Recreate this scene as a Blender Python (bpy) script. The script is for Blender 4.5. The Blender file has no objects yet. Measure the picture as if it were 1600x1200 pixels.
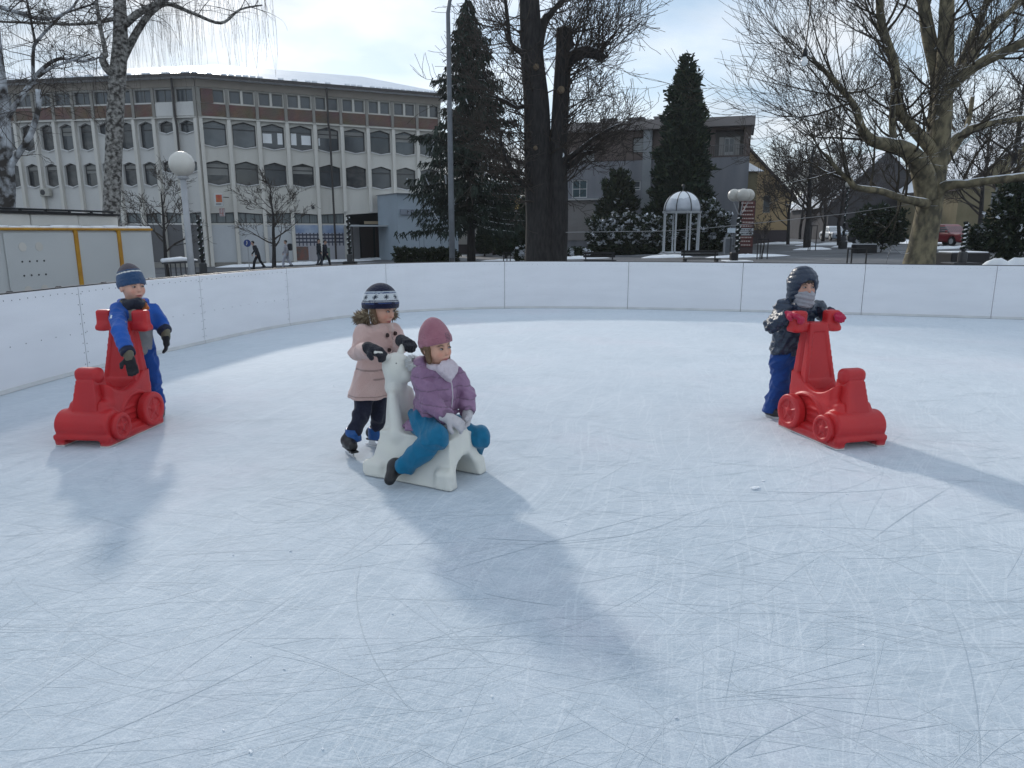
import bpy, bmesh, math, random
import numpy as np
from mathutils import Vector, Matrix
from mathutils.geometry import tessellate_polygon

scene = bpy.context.scene
C = scene.collection
R = math.radians
# ------------------------------------------------------------------ camera
CAM_H, PITCH, FPX = 1.55, R(12.0), 1120.0        # eye height, downward pitch, focal length in px of a 1600 px wide frame
cam = bpy.data.cameras.new('camera')
cam.sensor_width = 36.0
cam.lens = 36.0 * FPX / 1600.0
cam.clip_end = 3000.0
cam.clip_start = 0.05
cam_o = bpy.data.objects.new('camera', cam)
C.objects.link(cam_o)
cam_o.location = (0, 0, CAM_H)
cam_o.rotation_euler = (R(90) - PITCH, 0, 0)
scene.camera = cam_o
# ------------------------------------------------------------------ sky, sun, exposure
SUN_EL, SUN_AZ = R(23.0), R(-23.5)               # azimuth measured from +Y towards +X
world = bpy.data.worlds.new('World')
scene.world = world
world.use_nodes = True
wn, wl = world.node_tree.nodes, world.node_tree.links
wn.clear()
w_out = wn.new('ShaderNodeOutputWorld')
w_bg = wn.new('ShaderNodeBackground')
w_sky = wn.new('ShaderNodeTexSky')
w_sky.sky_type = 'NISHITA'
w_sky.sun_disc = False
w_sky.sun_elevation = SUN_EL
w_sky.sun_rotation = SUN_AZ
w_sky.air_density = 1.0
w_sky.dust_density = 0.4
w_sky.ozone_density = 1.5
w_bg.inputs['Strength'].default_value = 0.148
tc = wn.new('ShaderNodeTexCoord')
sep = wn.new('ShaderNodeSeparateXYZ')
wl.new(tc.outputs['Generated'], sep.inputs[0])
zc = wn.new('ShaderNodeMath'); zc.operation = 'MAXIMUM'; zc.inputs[1].default_value = 0.0
wl.new(sep.outputs['Z'], zc.inputs[0])
zd = wn.new('ShaderNodeMath'); zd.operation = 'ADD'; zd.inputs[1].default_value = 0.22
wl.new(zc.outputs[0], zd.inputs[0])
dx = wn.new('ShaderNodeMath'); dx.operation = 'DIVIDE'
dy = wn.new('ShaderNodeMath'); dy.operation = 'DIVIDE'
wl.new(sep.outputs['X'], dx.inputs[0]); wl.new(zd.outputs[0], dx.inputs[1])
wl.new(sep.outputs['Y'], dy.inputs[0]); wl.new(zd.outputs[0], dy.inputs[1])
cmb = wn.new('ShaderNodeCombineXYZ')
wl.new(dx.outputs[0], cmb.inputs['X']); wl.new(dy.outputs[0], cmb.inputs['Y'])
cn = wn.new('ShaderNodeTexNoise')
cn.inputs['Scale'].default_value = 1.15
cn.inputs['Detail'].default_value = 7.0
cn.inputs['Roughness'].default_value = 0.52
cn.inputs['Distortion'].default_value = 0.5
cofs = wn.new('ShaderNodeVectorMath'); cofs.operation = 'ADD'; cofs.inputs[1].default_value = (2.3, 0.9, 0.0)
wl.new(cmb.outputs[0], cofs.inputs[0])
wl.new(cofs.outputs[0], cn.inputs['Vector'])
cr = wn.new('ShaderNodeValToRGB')
cr.color_ramp.elements[0].position = 0.42
cr.color_ramp.elements[0].color = (0.70, 0.70, 0.70, 1)
cr.color_ramp.elements[1].position = 0.62
cr.color_ramp.elements[1].color = (0.97, 0.97, 0.97, 1)
wl.new(cn.outputs['Fac'], cr.inputs['Fac'])
cn2 = wn.new('ShaderNodeTexNoise')
cn2.inputs['Scale'].default_value = 2.0
cn2.inputs['Detail'].default_value = 6.0
wl.new(cmb.outputs[0], cn2.inputs['Vector'])
ccol = wn.new('ShaderNodeMixRGB')
ccol.inputs['Color1'].default_value = (2.9, 3.75, 4.65, 1)     # thin grey underside
ccol.inputs['Color2'].default_value = (5.1, 5.4, 5.75, 1)      # bright cloud
cr2 = wn.new('ShaderNodeValToRGB')
cr2.color_ramp.elements[0].position = 0.38
cr2.color_ramp.elements[1].position = 0.60
wl.new(cn2.outputs['Fac'], cr2.inputs['Fac'])
wl.new(cr2.outputs['Color'], ccol.inputs['Fac'])
cmix = wn.new('ShaderNodeMixRGB')
hz_ = wn.new('ShaderNodeMapRange'); hz_.inputs['From Min'].default_value = 0.0; hz_.inputs['From Max'].default_value = 0.22
hz_.inputs['To Min'].default_value = 0.95; hz_.inputs['To Max'].default_value = 0.0
wl.new(zc.outputs[0], hz_.inputs['Value'])
mxc = wn.new('ShaderNodeMath'); mxc.operation = 'MAXIMUM'
wl.new(cr.outputs['Color'], mxc.inputs[0]); wl.new(hz_.outputs['Result'], mxc.inputs[1])
wl.new(mxc.outputs[0], cmix.inputs['Fac'])
wl.new(w_sky.outputs['Color'], cmix.inputs['Color1'])
wl.new(ccol.outputs['Color'], cmix.inputs['Color2'])
wl.new(cmix.outputs['Color'], w_bg.inputs['Color'])
wl.new(w_bg.outputs['Background'], w_out.inputs['Surface'])

sun = bpy.data.lights.new('sun', 'SUN')
sun.energy = 1.65
sun.angle = R(3.4)
sun.color = (1.0, 0.94, 0.86)
sun_o = bpy.data.objects.new('sun', sun)
C.objects.link(sun_o)
sd = Vector((math.sin(SUN_AZ) * math.cos(SUN_EL), math.cos(SUN_AZ) * math.cos(SUN_EL), math.sin(SUN_EL)))
sun_o.rotation_euler = sd.to_track_quat('Z', 'Y').to_euler()
sun_o.location = sd * 60
vs = scene.view_settings
vs.view_transform = 'Standard'
vs.look = 'None'
vs.exposure = 0.23
vs.gamma = 1.0
vs.use_curve_mapping = False
scene.cycles.max_bounces = 5
scene.cycles.diffuse_bounces = 3
scene.cycles.glossy_bounces = 2
scene.cycles.adaptive_threshold = 0.02

# ------------------------------------------------------------------ placing helpers (real metres, real depth)
_c, _s = math.cos(PITCH), math.sin(PITCH)


def at(px, py, Y):
    """world point at depth Y that the photograph shows at (px, py)"""
    a, b = (px - 800.0) / FPX, (py - 600.0) / FPX
    t = Y / (_c - b * _s)
    return Vector((a * t, Y, CAM_H + (-_s - b * _c) * t))


def gnd(px, py, z=0.0):
    a, b = (px - 800.0) / FPX, (py - 600.0) / FPX
    t = (z - CAM_H) / (-_s - b * _c)
    return Vector((a * t, (_c - b * _s) * t, z))


def pxm(Y):
    """metres per photograph pixel at depth Y"""
    return (Y * _c + 0.3) / FPX


def smooth(a, b, x):
    t = min(1.0, max(0.0, (x - a) / (b - a)))
    return t * t * (3 - 2 * t)


def plaza_z(x, y):
    """the square falls gently to the left; it is lower than the rink platform"""
    xx = max(-48.0, min(52.0, x))
    far = 0.028 * xx - 0.30
    near = -0.42 + 0.012 * max(-12.0, min(12.0, x))
    return near + (far - near) * smooth(17.0, 38.0, y)


def on_plaza(px, Y):
    p = at(px, 370, Y)
    return Vector((p.x, Y, plaza_z(p.x, Y)))


# ------------------------------------------------------------------ materials
MATS = {}


def mat(name, col, rough=0.7, col2=None, nscale=6.0, bump=0.0, bscale=40.0, spec=0.4, metal=0.0, snow=0.0, snow_scale=5.0,
        stretch=None, coords='Object', detail=6.0, contrast=0.25, sheen=0.0, coat=0.0, vcol=False, sss=0.0, trans=0.0):
    if name in MATS:
        return MATS[name]
    m = bpy.data.materials.new(name)
    MATS[name] = m
    m.use_nodes = True
    n, l = m.node_tree.nodes, m.node_tree.links
    b = n['Principled BSDF']
    b.inputs['Roughness'].default_value = rough
    b.inputs['Metallic'].default_value = metal
    b.inputs['Specular IOR Level'].default_value = spec
    b.inputs['Sheen Weight'].default_value = sheen
    b.inputs['Coat Weight'].default_value = coat
    b.inputs['Coat Roughness'].default_value = 0.25
    if sss:
        b.inputs['Subsurface Weight'].default_value = sss
        b.inputs['Subsurface Radius'].default_value = (0.02, 0.008, 0.005)
    tcn = n.new('ShaderNodeTexCoord')
    vec = tcn.outputs[coords]
    if stretch:
        mp = n.new('ShaderNodeMapping')
        mp.inputs['Scale'].default_value = stretch
        l.new(vec, mp.inputs['Vector'])
        vec = mp.outputs['Vector']
    colour = None
    if vcol:
        at_ = n.new('ShaderNodeVertexColor')
        at_.layer_name = 'tint'
        colour = at_.outputs['Color']
    elif col2 is not None:
        no = n.new('ShaderNodeTexNoise')
        no.inputs['Scale'].default_value = nscale
        no.inputs['Detail'].default_value = detail
        l.new(vec, no.inputs['Vector'])
        rp = n.new('ShaderNodeValToRGB')
        rp.color_ramp.elements[0].position = 0.5 - contrast / 2
        rp.color_ramp.elements[0].color = (*col, 1)
        rp.color_ramp.elements[1].position = 0.5 + contrast / 2
        rp.color_ramp.elements[1].color = (*col2, 1)
        l.new(no.outputs['Fac'], rp.inputs['Fac'])
        colour = rp.outputs['Color']
    if snow > 0:
        ge = n.new('ShaderNodeNewGeometry')
        sx = n.new('ShaderNodeSeparateXYZ')
        l.new(ge.outputs['Normal'], sx.inputs[0])
        n2 = n.new('ShaderNodeTexNoise')
        n2.inputs['Scale'].default_value = snow_scale
        n2.inputs['Detail'].default_value = 5.0
        l.new(tcn.outputs['Object'], n2.inputs['Vector'])
        ad = n.new('ShaderNodeMath')
        ad.operation = 'ADD'
        l.new(sx.outputs['Z'], ad.inputs[0])
        l.new(n2.outputs['Fac'], ad.inputs[1])
        r2 = n.new('ShaderNodeValToRGB')
        th = 1.55 - snow
        r2.color_ramp.elements[0].position = max(0.0, min(0.97, th / 2))
        r2.color_ramp.elements[1].position = max(0.01, min(0.99, th / 2 + 0.02))
        hv = n.new('ShaderNodeMath')
        hv.operation = 'MULTIPLY'
        hv.inputs[1].default_value = 0.5
        l.new(ad.outputs[0], hv.inputs[0])
        l.new(hv.outputs[0], r2.inputs['Fac'])
        mx = n.new('ShaderNodeMixRGB')
        l.new(r2.outputs['Color'], mx.inputs['Fac'])
        if colour is not None:
            l.new(colour, mx.inputs['Color1'])
        else:
            mx.inputs['Color1'].default_value = (*col, 1)
        mx.inputs['Color2'].default_value = (0.78, 0.81, 0.85, 1)
        colour = mx.outputs['Color']
    if colour is not None:
        l.new(colour, b.inputs['Base Color'])
    else:
        b.inputs['Base Color'].default_value = (*col, 1)
    if bump > 0:
        nb = n.new('ShaderNodeTexNoise')
        nb.inputs['Scale'].default_value = bscale
        nb.inputs['Detail'].default_value = 6.0
        l.new(vec, nb.inputs['Vector'])
        bp = n.new('ShaderNodeBump')
        bp.inputs['Strength'].default_value = bump
        bp.inputs['Distance'].default_value = 0.02
        l.new(nb.outputs['Fac'], bp.inputs['Height'])
        l.new(bp.outputs['Normal'], b.inputs['Normal'])
    return m


def emit_free_glass(name, col, rough=0.08):
    return mat(name, col, rough=rough, spec=0.6)


# ------------------------------------------------------------------ mesh builder
class MB:
    def __init__(self):
        self.v, self.f, self.m = [], [], []

    def add(self, vs, fs, mi=0):
        o = len(self.v)
        self.v += [tuple(p) for p in vs]
        self.f += [tuple(i + o for i in q) for q in fs]
        self.m += [mi] * len(fs)
        return self

    def box(self, c, size, rz=0.0, mi=0, M=None):
        hx, hy, hz = size[0] / 2, size[1] / 2, size[2] / 2
        vs = [Vector((x, y, z)) for z in (-hz, hz) for y in (-hy, hy) for x in (-hx, hx)]
        T = Matrix.Translation(Vector(c)) @ (M if M is not None else Matrix.Rotation(rz, 4, 'Z'))
        vs = [T @ p for p in vs]
        return self.add(vs, [(0, 2, 3, 1), (4, 5, 7, 6), (0, 1, 5, 4), (2, 6, 7, 3), (0, 4, 6, 2), (1, 3, 7, 5)], mi)

    def bevbox(self, c, size, b=0.01, rz=0.0, mi=0):
        """box with chamfered vertical and horizontal edges"""
        hx, hy, hz = size[0] / 2, size[1] / 2, size[2] / 2
        b = min(b, hx * .9, hy * .9, hz * .9)
        T = Matrix.Translation(Vector(c)) @ Matrix.Rotation(rz, 4, 'Z')
        rings = []
        for z, ins in ((-hz, b), (-hz + b, 0), (hz - b, 0), (hz, b)):
            x, y = hx - ins, hy - ins
            k = b if ins == 0 else b * .5
            rings.append([(x - k, -y, z), (x, -y + k, z), (x, y - k, z), (x - k, y, z), (-x + k, y, z), (-x, y - k, z), (-x, -y + k, z), (-x + k, -y, z)])
        vs = [T @ Vector(p) for r in rings for p in r]
        fs = [tuple(range(7, -1, -1)), tuple(range(24, 32))]
        for k in range(3):
            for i in range(8):
                j = (i + 1) % 8
                fs.append((k * 8 + i, k * 8 + j, k * 8 + 8 + j, k * 8 + 8 + i))
        return self.add(vs, fs, mi)

    def tube(self, pts, rad, n=8, mi=0, cap=True):
        pts = [Vector(p) for p in pts]
        if not isinstance(rad, (list, tuple)):
            rad = [rad] * len(pts)
        vs, fs = [], []
        up = Vector((0, 0, 1))
        ref = None
        for i, p in enumerate(pts):
            d = (pts[min(i + 1, len(pts) - 1)] - pts[max(i - 1, 0)])
            if d.length < 1e-9:
                d = Vector((0, 0, 1))
            d.normalize()
            if ref is None:
                ref = d.cross(up if abs(d.z) < 0.9 else Vector((1, 0, 0)))
            ref = ref - d * ref.dot(d)
            if ref.length < 1e-6:
                ref = d.cross(Vector((1, 0.3, 0)))
            ref.normalize()
            q = d.cross(ref)
            for k in range(n):
                a = 2 * math.pi * k / n
                vs.append(p + (ref * math.cos(a) + q * math.sin(a)) * rad[i])
        for i in range(len(pts) - 1):
            for k in range(n):
                j = (k + 1) % n
                fs.append((i * n + k, i * n + j, (i + 1) * n + j, (i + 1) * n + k))
        if cap:
            fs.append(tuple(range(n - 1, -1, -1)))
            o = (len(pts) - 1) * n
            fs.append(tuple(range(o, o + n)))
        return self.add(vs, fs, mi)

    def lathe(self, prof, n=20, c=(0, 0, 0), mi=0):
        """prof: list of (r, z)"""
        vs, fs = [], []
        for r, z in prof:
            for k in range(n):
                a = 2 * math.pi * k / n
                vs.append((c[0] + r * math.cos(a), c[1] + r * math.sin(a), c[2] + z))
        for i in range(len(prof) - 1):
            for k in range(n):
                j = (k + 1) % n
                fs.append((i * n + k, i * n + j, (i + 1) * n + j, (i + 1) * n + k))
        fs.append(tuple(range(n - 1, -1, -1)))
        o = (len(prof) - 1) * n
        fs.append(tuple(range(o, o + n)))
        return self.add(vs, fs, mi)

    def prism(self, poly, O, U, V, N, d, mi=0):
        """polygon (u,v) in plane O,U,V, extruded by d along N"""
        O, U, V, N = Vector(O), Vector(U), Vector(V), Vector(N)
        n = len(poly)
        a = [O + U * p[0] + V * p[1] for p in poly]
        b = [p + N * d for p in a]
        fs = [tuple(range(n - 1, -1, -1)), tuple(range(n, 2 * n))]
        for i in range(n):
            j = (i + 1) % n
            fs.append((i, j, n + j, n + i))
        return self.add(a + b, fs, mi)

    def build(self, name, mats, parent=None, smooth_=False, base=None, fixn=True):
        me = bpy.data.meshes.new(name)
        vs = self.v
        if base is not None:
            bx, by, bz = base
            vs = [(p[0] - bx, p[1] - by, p[2] - bz) for p in vs]
        me.from_pydata(vs, [], self.f)
        if not isinstance(mats, (list, tuple)):
            mats = [mats]
        for m in mats:
            me.materials.append(m)
        if len(mats) > 1:
            me.polygons.foreach_set('material_index', self.m)
        if fixn and len(self.f) < 60000:
            bm = bmesh.new()
            bm.from_mesh(me)
            bmesh.ops.recalc_face_normals(bm, faces=bm.faces)
            bm.to_mesh(me)
            bm.free()
        if smooth_:
            me.polygons.foreach_set('use_smooth', [True] * len(me.polygons))
        me.update()
        o = bpy.data.objects.new(name, me)
        C.objects.link(o)
        if parent is not None:
            o.parent = parent
        return o


def tag(o, label=None, cat=None, group=None, kind=None):
    if label:
        o['label'] = label
    if cat:
        o['category'] = cat
    if group:
        o['group'] = group
    if kind:
        o['kind'] = kind
    return o


def empty(name, loc, label=None, cat=None, group=None, rz=0.0):
    o = bpy.data.objects.new(name, None)
    C.objects.link(o)
    o.location = loc
    o.rotation_euler = (0, 0, rz)
    o.empty_display_size = 0.2
    return tag(o, label, cat, group)


def copy_tree(o, parent=None):
    c = o.copy()
    C.objects.link(c)
    c.parent = parent
    for ch in o.children:
        copy_tree(ch, c)
    return c


# ------------------------------------------------------------------ implicit surfaces (for people and moulded plastic)
def V3(*a):
    return np.array(a, dtype=np.float32)


def cap(P, a, b, ra, rb):
    a, b = V3(*a), V3(*b)
    ba = b - a
    pa = P - a
    h = np.clip(pa @ ba / max(1e-9, float(ba @ ba)), 0, 1)
    q = pa - h[:, None] * ba
    return np.sqrt((q * q).sum(1)) - (ra + (rb - ra) * h)


def ell(P, c, r, M=None):
    q = P - V3(*c)
    if M is not None:
        q = q @ np.array(M, dtype=np.float32)
    r = V3(*r)
    k0 = np.sqrt(((q / r) ** 2).sum(1))
    k1 = np.sqrt(((q / (r * r)) ** 2).sum(1)) + 1e-6
    return k0 * (k0 - 1) / k1


def rbox(P, c, h, r, M=None):
    q = P - V3(*c)
    if M is not None:
        q = q @ np.array(M, dtype=np.float32)
    d = np.abs(q) - (V3(*h) - r)
    return np.sqrt((np.maximum(d, 0) ** 2).sum(1)) + np.minimum(d.max(1), 0) - r


def cylx(P, c, r, hw, rnd=0.01):
    """cylinder along local x"""
    q = P - V3(*c)
    dr = np.sqrt(q[:, 1] ** 2 + q[:, 2] ** 2) - (r - rnd)
    dx_ = np.abs(q[:, 0]) - (hw - rnd)
    return np.minimum(np.maximum(dr, dx_), 0) + np.sqrt(np.maximum(dr, 0) ** 2 + np.maximum(dx_, 0) ** 2) - rnd


def smin(a, b, k):
    h = np.clip(0.5 + 0.5 * (b - a) / k, 0, 1)
    return b + (a - b) * h - k * h * (1 - h)


def smax(a, b, k):
    return -smin(-a, -b, k)


def smn(k, *ds):
    r = ds[0]
    for d in ds[1:]:
        r = smin(r, d, k)
    return r


def folds(P, amp, scale, seed=0):
    rs = np.random.RandomState(seed)
    out = np.zeros(len(P), dtype=np.float32)
    for i in range(5):
        d = rs.normal(size=3)
        d /= np.linalg.norm(d)
        e = rs.normal(size=3)
        ph = rs.uniform(0, 6.28, 2)
        w = scale * rs.uniform(0.6, 1.6)
        sn = np.sin(P @ V3(*(d * w)) + ph[0] + 1.4 * np.sin(P @ V3(*(e * w * .35)) + ph[1]))
        out += sn if i < 2 else 1.6 * np.sqrt(np.abs(sn) + .02) - 1.2       # soft rolls plus sharper creases
    return out * (amp / 2.4)


def mesh_sdf(name, fn, lo, hi, h, material, parent=None, base=(0, 0, 0), tint=None):
    """surface nets of fn(P)<0 in the box lo..hi"""
    lo, hi = np.array(lo, dtype=np.float32), np.array(hi, dtype=np.float32)
    n = np.maximum(4, np.ceil((hi - lo) / h).astype(int) + 1)
    ax = [lo[i] + h * np.arange(n[i], dtype=np.float32) for i in range(3)]
    G = np.stack(np.meshgrid(*ax, indexing='ij'), -1).reshape(-1, 3)
    # evaluate block centres first, then only the points of blocks near the surface
    B = 4
    nbk = (n + B - 1) // B
    bc = [lo[i] + h * (B * np.arange(nbk[i], dtype=np.float32) + (B - 1) / 2) for i in range(3)]
    BC = np.stack(np.meshgrid(*bc, indexing='ij'), -1).reshape(-1, 3)
    DB = fn(BC).reshape(nbk).astype(np.float32)
    D = np.repeat(np.repeat(np.repeat(DB, B, 0), B, 1), B, 2)[:n[0], :n[1], :n[2]].copy()
    need = np.abs(D).ravel() < h * B * 1.6 + .012
    Df = D.ravel()
    Df[need] = fn(G[need])
    D = Df.reshape(n)
    S = D < 0
    cnt = np.zeros(n - 1, dtype=np.int8)
    for i in (0, 1):
        for j in (0, 1):
            for k in (0, 1):
                cnt += S[i:n[0] - 1 + i, j:n[1] - 1 + j, k:n[2] - 1 + k]
    cells = np.argwhere((cnt > 0) & (cnt < 8))
    if len(cells) == 0:
        raise RuntimeError('empty sdf ' + name)
    corners = [(0, 0, 0), (1, 0, 0), (0, 1, 0), (1, 1, 0), (0, 0, 1), (1, 0, 1), (0, 1, 1), (1, 1, 1)]
    edges = [(0, 1), (2, 3), (4, 5), (6, 7), (0, 2), (1, 3), (4, 6), (5, 7), (0, 4), (1, 5), (2, 6), (3, 7)]
    vals = np.stack([D[cells[:, 0] + a, cells[:, 1] + b, cells[:, 2] + c] for a, b, c in corners], 1)
    acc = np.zeros((len(cells), 3), dtype=np.float32)
    num = np.zeros(len(cells), dtype=np.float32)
    for a, b in edges:
        va, vb = vals[:, a], vals[:, b]
        mk = (va < 0) != (vb < 0)
        t = np.where(mk, va / np.where(mk, va - vb, 1), 0)
        ca, cb = np.array(corners[a], np.float32), np.array(corners[b], np.float32)
        acc += np.where(mk[:, None], ca + (cb - ca) * t[:, None], 0)
        num += mk
    vert = (cells + acc / num[:, None]) * h + lo
    idx = -np.ones(n - 1, dtype=np.int64)
    idx[cells[:, 0], cells[:, 1], cells[:, 2]] = np.arange(len(cells))
    faces = []
    for axis in range(3):
        u, w = (axis + 1) % 3, (axis + 2) % 3
        sl0 = [slice(None)] * 3
        sl1 = [slice(None)] * 3
        sl0[axis] = slice(0, -1)
        sl1[axis] = slice(1, None)
        A, B = S[tuple(sl0)], S[tuple(sl1)]
        for flip, mk in ((False, A & ~B), (True, ~A & B)):
            e = np.argwhere(mk)
            ok = (e[:, u] > 0) & (e[:, w] > 0) & (e[:, u] < n[u] - 1) & (e[:, w] < n[w] - 1)
            e = e[ok]
            q = []
            for du, dw in ((-1, -1), (0, -1), (0, 0), (-1, 0)):
                g = e.copy()
                g[:, u] += du
                g[:, w] += dw
                q.append(idx[g[:, 0], g[:, 1], g[:, 2]])
            q = np.stack(q, 1)
            faces.append(q[:, ::-1] if flip else q)
    F = np.concatenate(faces)
    F = F[(F >= 0).all(1)]
    me = bpy.data.meshes.new(name)
    vert = vert.astype(np.float32)
    me.vertices.add(len(vert))
    me.vertices.foreach_set('co', (vert - np.array(base, dtype=np.float32)).ravel())
    me.loops.add(F.size)
    me.loops.foreach_set('vertex_index', F.ravel().astype(np.int32))
    me.polygons.add(len(F))
    me.polygons.foreach_set('loop_start', np.arange(0, F.size, 4, dtype=np.int32))
    me.polygons.foreach_set('loop_total', np.full(len(F), 4, dtype=np.int32))
    me.polygons.foreach_set('use_smooth', np.ones(len(F), dtype=bool))
    me.update(calc_edges=True)
    me.validate()
    if tint is not None:
        col = tint(vert)
        ca = me.color_attributes.new('tint', 'FLOAT_COLOR', 'POINT')
        rgba = np.ones((len(vert), 4), dtype=np.float32)
        rgba[:, :3] = col
        ca.data.foreach_set('color', rgba.ravel())
    me.materials.append(material)
    o = bpy.data.objects.new(name, me)
    C.objects.link(o)
    if parent is not None:
        o.parent = parent
    return o
# ------------------------------------------------------------------ the square, the ice, the boards
rng = random.Random(7)
m_snow = mat('snow', (0.78, 0.81, 0.86), 0.85, col2=(0.86, 0.88, 0.90), nscale=3, bump=0.5, bscale=9, spec=0.2)


def plaza_material():
    m = bpy.data.materials.new('plaza_paving')
    m.use_nodes = True
    n, l = m.node_tree.nodes, m.node_tree.links
    b = n['Principled BSDF']
    b.inputs['Roughness'].default_value = 0.75
    t = n.new('ShaderNodeTexCoord')
    a = n.new('ShaderNodeTexNoise'); a.inputs['Scale'].default_value = 0.35; a.inputs['Detail'].default_value = 8
    l.new(t.outputs['Object'], a.inputs['Vector'])
    r = n.new('ShaderNodeValToRGB')
    r.color_ramp.elements[0].position = 0.35; r.color_ramp.elements[0].color = (0.085, 0.09, 0.10, 1)
    r.color_ramp.elements[1].position = 0.68; r.color_ramp.elements[1].color = (0.15, 0.155, 0.165, 1)
    l.new(a.outputs['Fac'], r.inputs['Fac'])
    w = n.new('ShaderNodeTexBrick'); w.inputs['Scale'].default_value = 1.0
    w.inputs['Color1'].default_value = (1, 1, 1, 1); w.inputs['Color2'].default_value = (0.86, 0.86, 0.86, 1)
    w.inputs['Mortar'].default_value = (0.55, 0.55, 0.55, 1); w.inputs['Mortar Size'].default_value = 0.02
    w.inputs['Brick Width'].default_value = 0.8; w.inputs['Row Height'].default_value = 0.4
    l.new(t.outputs['Object'], w.inputs['Vector'])
    mx = n.new('ShaderNodeMixRGB'); mx.blend_type = 'MULTIPLY'; mx.inputs['Fac'].default_value = 1
    l.new(r.outputs['Color'], mx.inputs['Color1']); l.new(w.outputs['Color'], mx.inputs['Color2'])
    # thin trodden snow in irregular patches
    s = n.new('ShaderNodeTexNoise'); s.inputs['Scale'].default_value = 0.11; s.inputs['Detail'].default_value = 9; s.inputs['Roughness'].default_value = 0.6
    l.new(t.outputs['Object'], s.inputs['Vector'])
    sr = n.new('ShaderNodeValToRGB')
    sr.color_ramp.elements[0].position = 0.60; sr.color_ramp.elements[1].position = 0.70
    l.new(s.outputs['Fac'], sr.inputs['Fac'])
    m2 = n.new('ShaderNodeMixRGB'); m2.inputs['Color2'].default_value = (0.72, 0.75, 0.80, 1)
    l.new(sr.outputs['Color'], m2.inputs['Fac']); l.new(mx.outputs['Color'], m2.inputs['Color1'])
    l.new(m2.outputs['Color'], b.inputs['Base Color'])
    return m


xs = [-900, -300, -120, -70, -52, -48] + [-44 + 4 * i for i in range(25)] + [56, 70, 120, 300, 900]
ys = [-80, -20, 0, 8, 14, 17] + [19 + 2 * i for i in range(12)] + [46, 55, 70, 100, 160, 300, 700, 940]
g = MB()
g.v = [(x, y, plaza_z(x, y)) for y in ys for x in xs]
nx = len(xs)
g.f = [(j * nx + i, j * nx + i + 1, (j + 1) * nx + i + 1, (j + 1) * nx + i) for j in range(len(ys) - 1) for i in range(nx - 1)]
g.m = [0] * len(g.f)
o = g.build('ground', plaza_material(), smooth_=True)
tag(o, kind='structure', label='grey paved town square with patches of thin snow')

# rink outline: joints between the board panels, two metres apart, then the closed rest behind the viewer
JOINTS = [(-5.12, -0.6), (-5.13, 1.55), (-5.10, 3.70), (-5.00, 5.85), (-4.81, 7.99), (-4.35, 10.06), (-3.74, 12.02), (-2.41, 13.84),
          (-0.15, 14.78), (2.36, 14.66), (4.52, 14.18), (6.64, 13.62), (8.71, 13.01), (10.78, 12.40), (12.85, 11.79)]


def catmull(p0, p1, p2, p3, t):
    return tuple(0.5 * (2 * b + (c - a) * t + (2 * a - 5 * b + 4 * c - d) * t * t + (3 * b - a - 3 * c + d) * t ** 3)
                 for a, b, c, d in zip(p0, p1, p2, p3))


def panel_line(i, n=6):
    p0 = JOINTS[max(i - 1, 0)]; p1 = JOINTS[i]; p2 = JOINTS[i + 1]; p3 = JOINTS[min(i + 2, len(JOINTS) - 1)]
    return [catmull(p0, p1, p2, p3, k / n) for k in range(n + 1)]


outline = []
for i in range(len(JOINTS) - 1):
    outline += panel_line(i)[:-1]
outline += [JOINTS[-1], (14.8, 10.6), (15.9, 8.6), (16.2, 6.0), (16.2, -1.0), (14.5, -3.5), (-3.6, -3.5), (-4.9, -2.2)]


def out_normal(line, k):
    a = Vector(line[max(k - 1, 0)]); b = Vector(line[min(k + 1, len(line) - 1)])
    d = (b - a).normalized()
    return Vector((-d.y, d.x))            # to the left of travel: outwards


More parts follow.
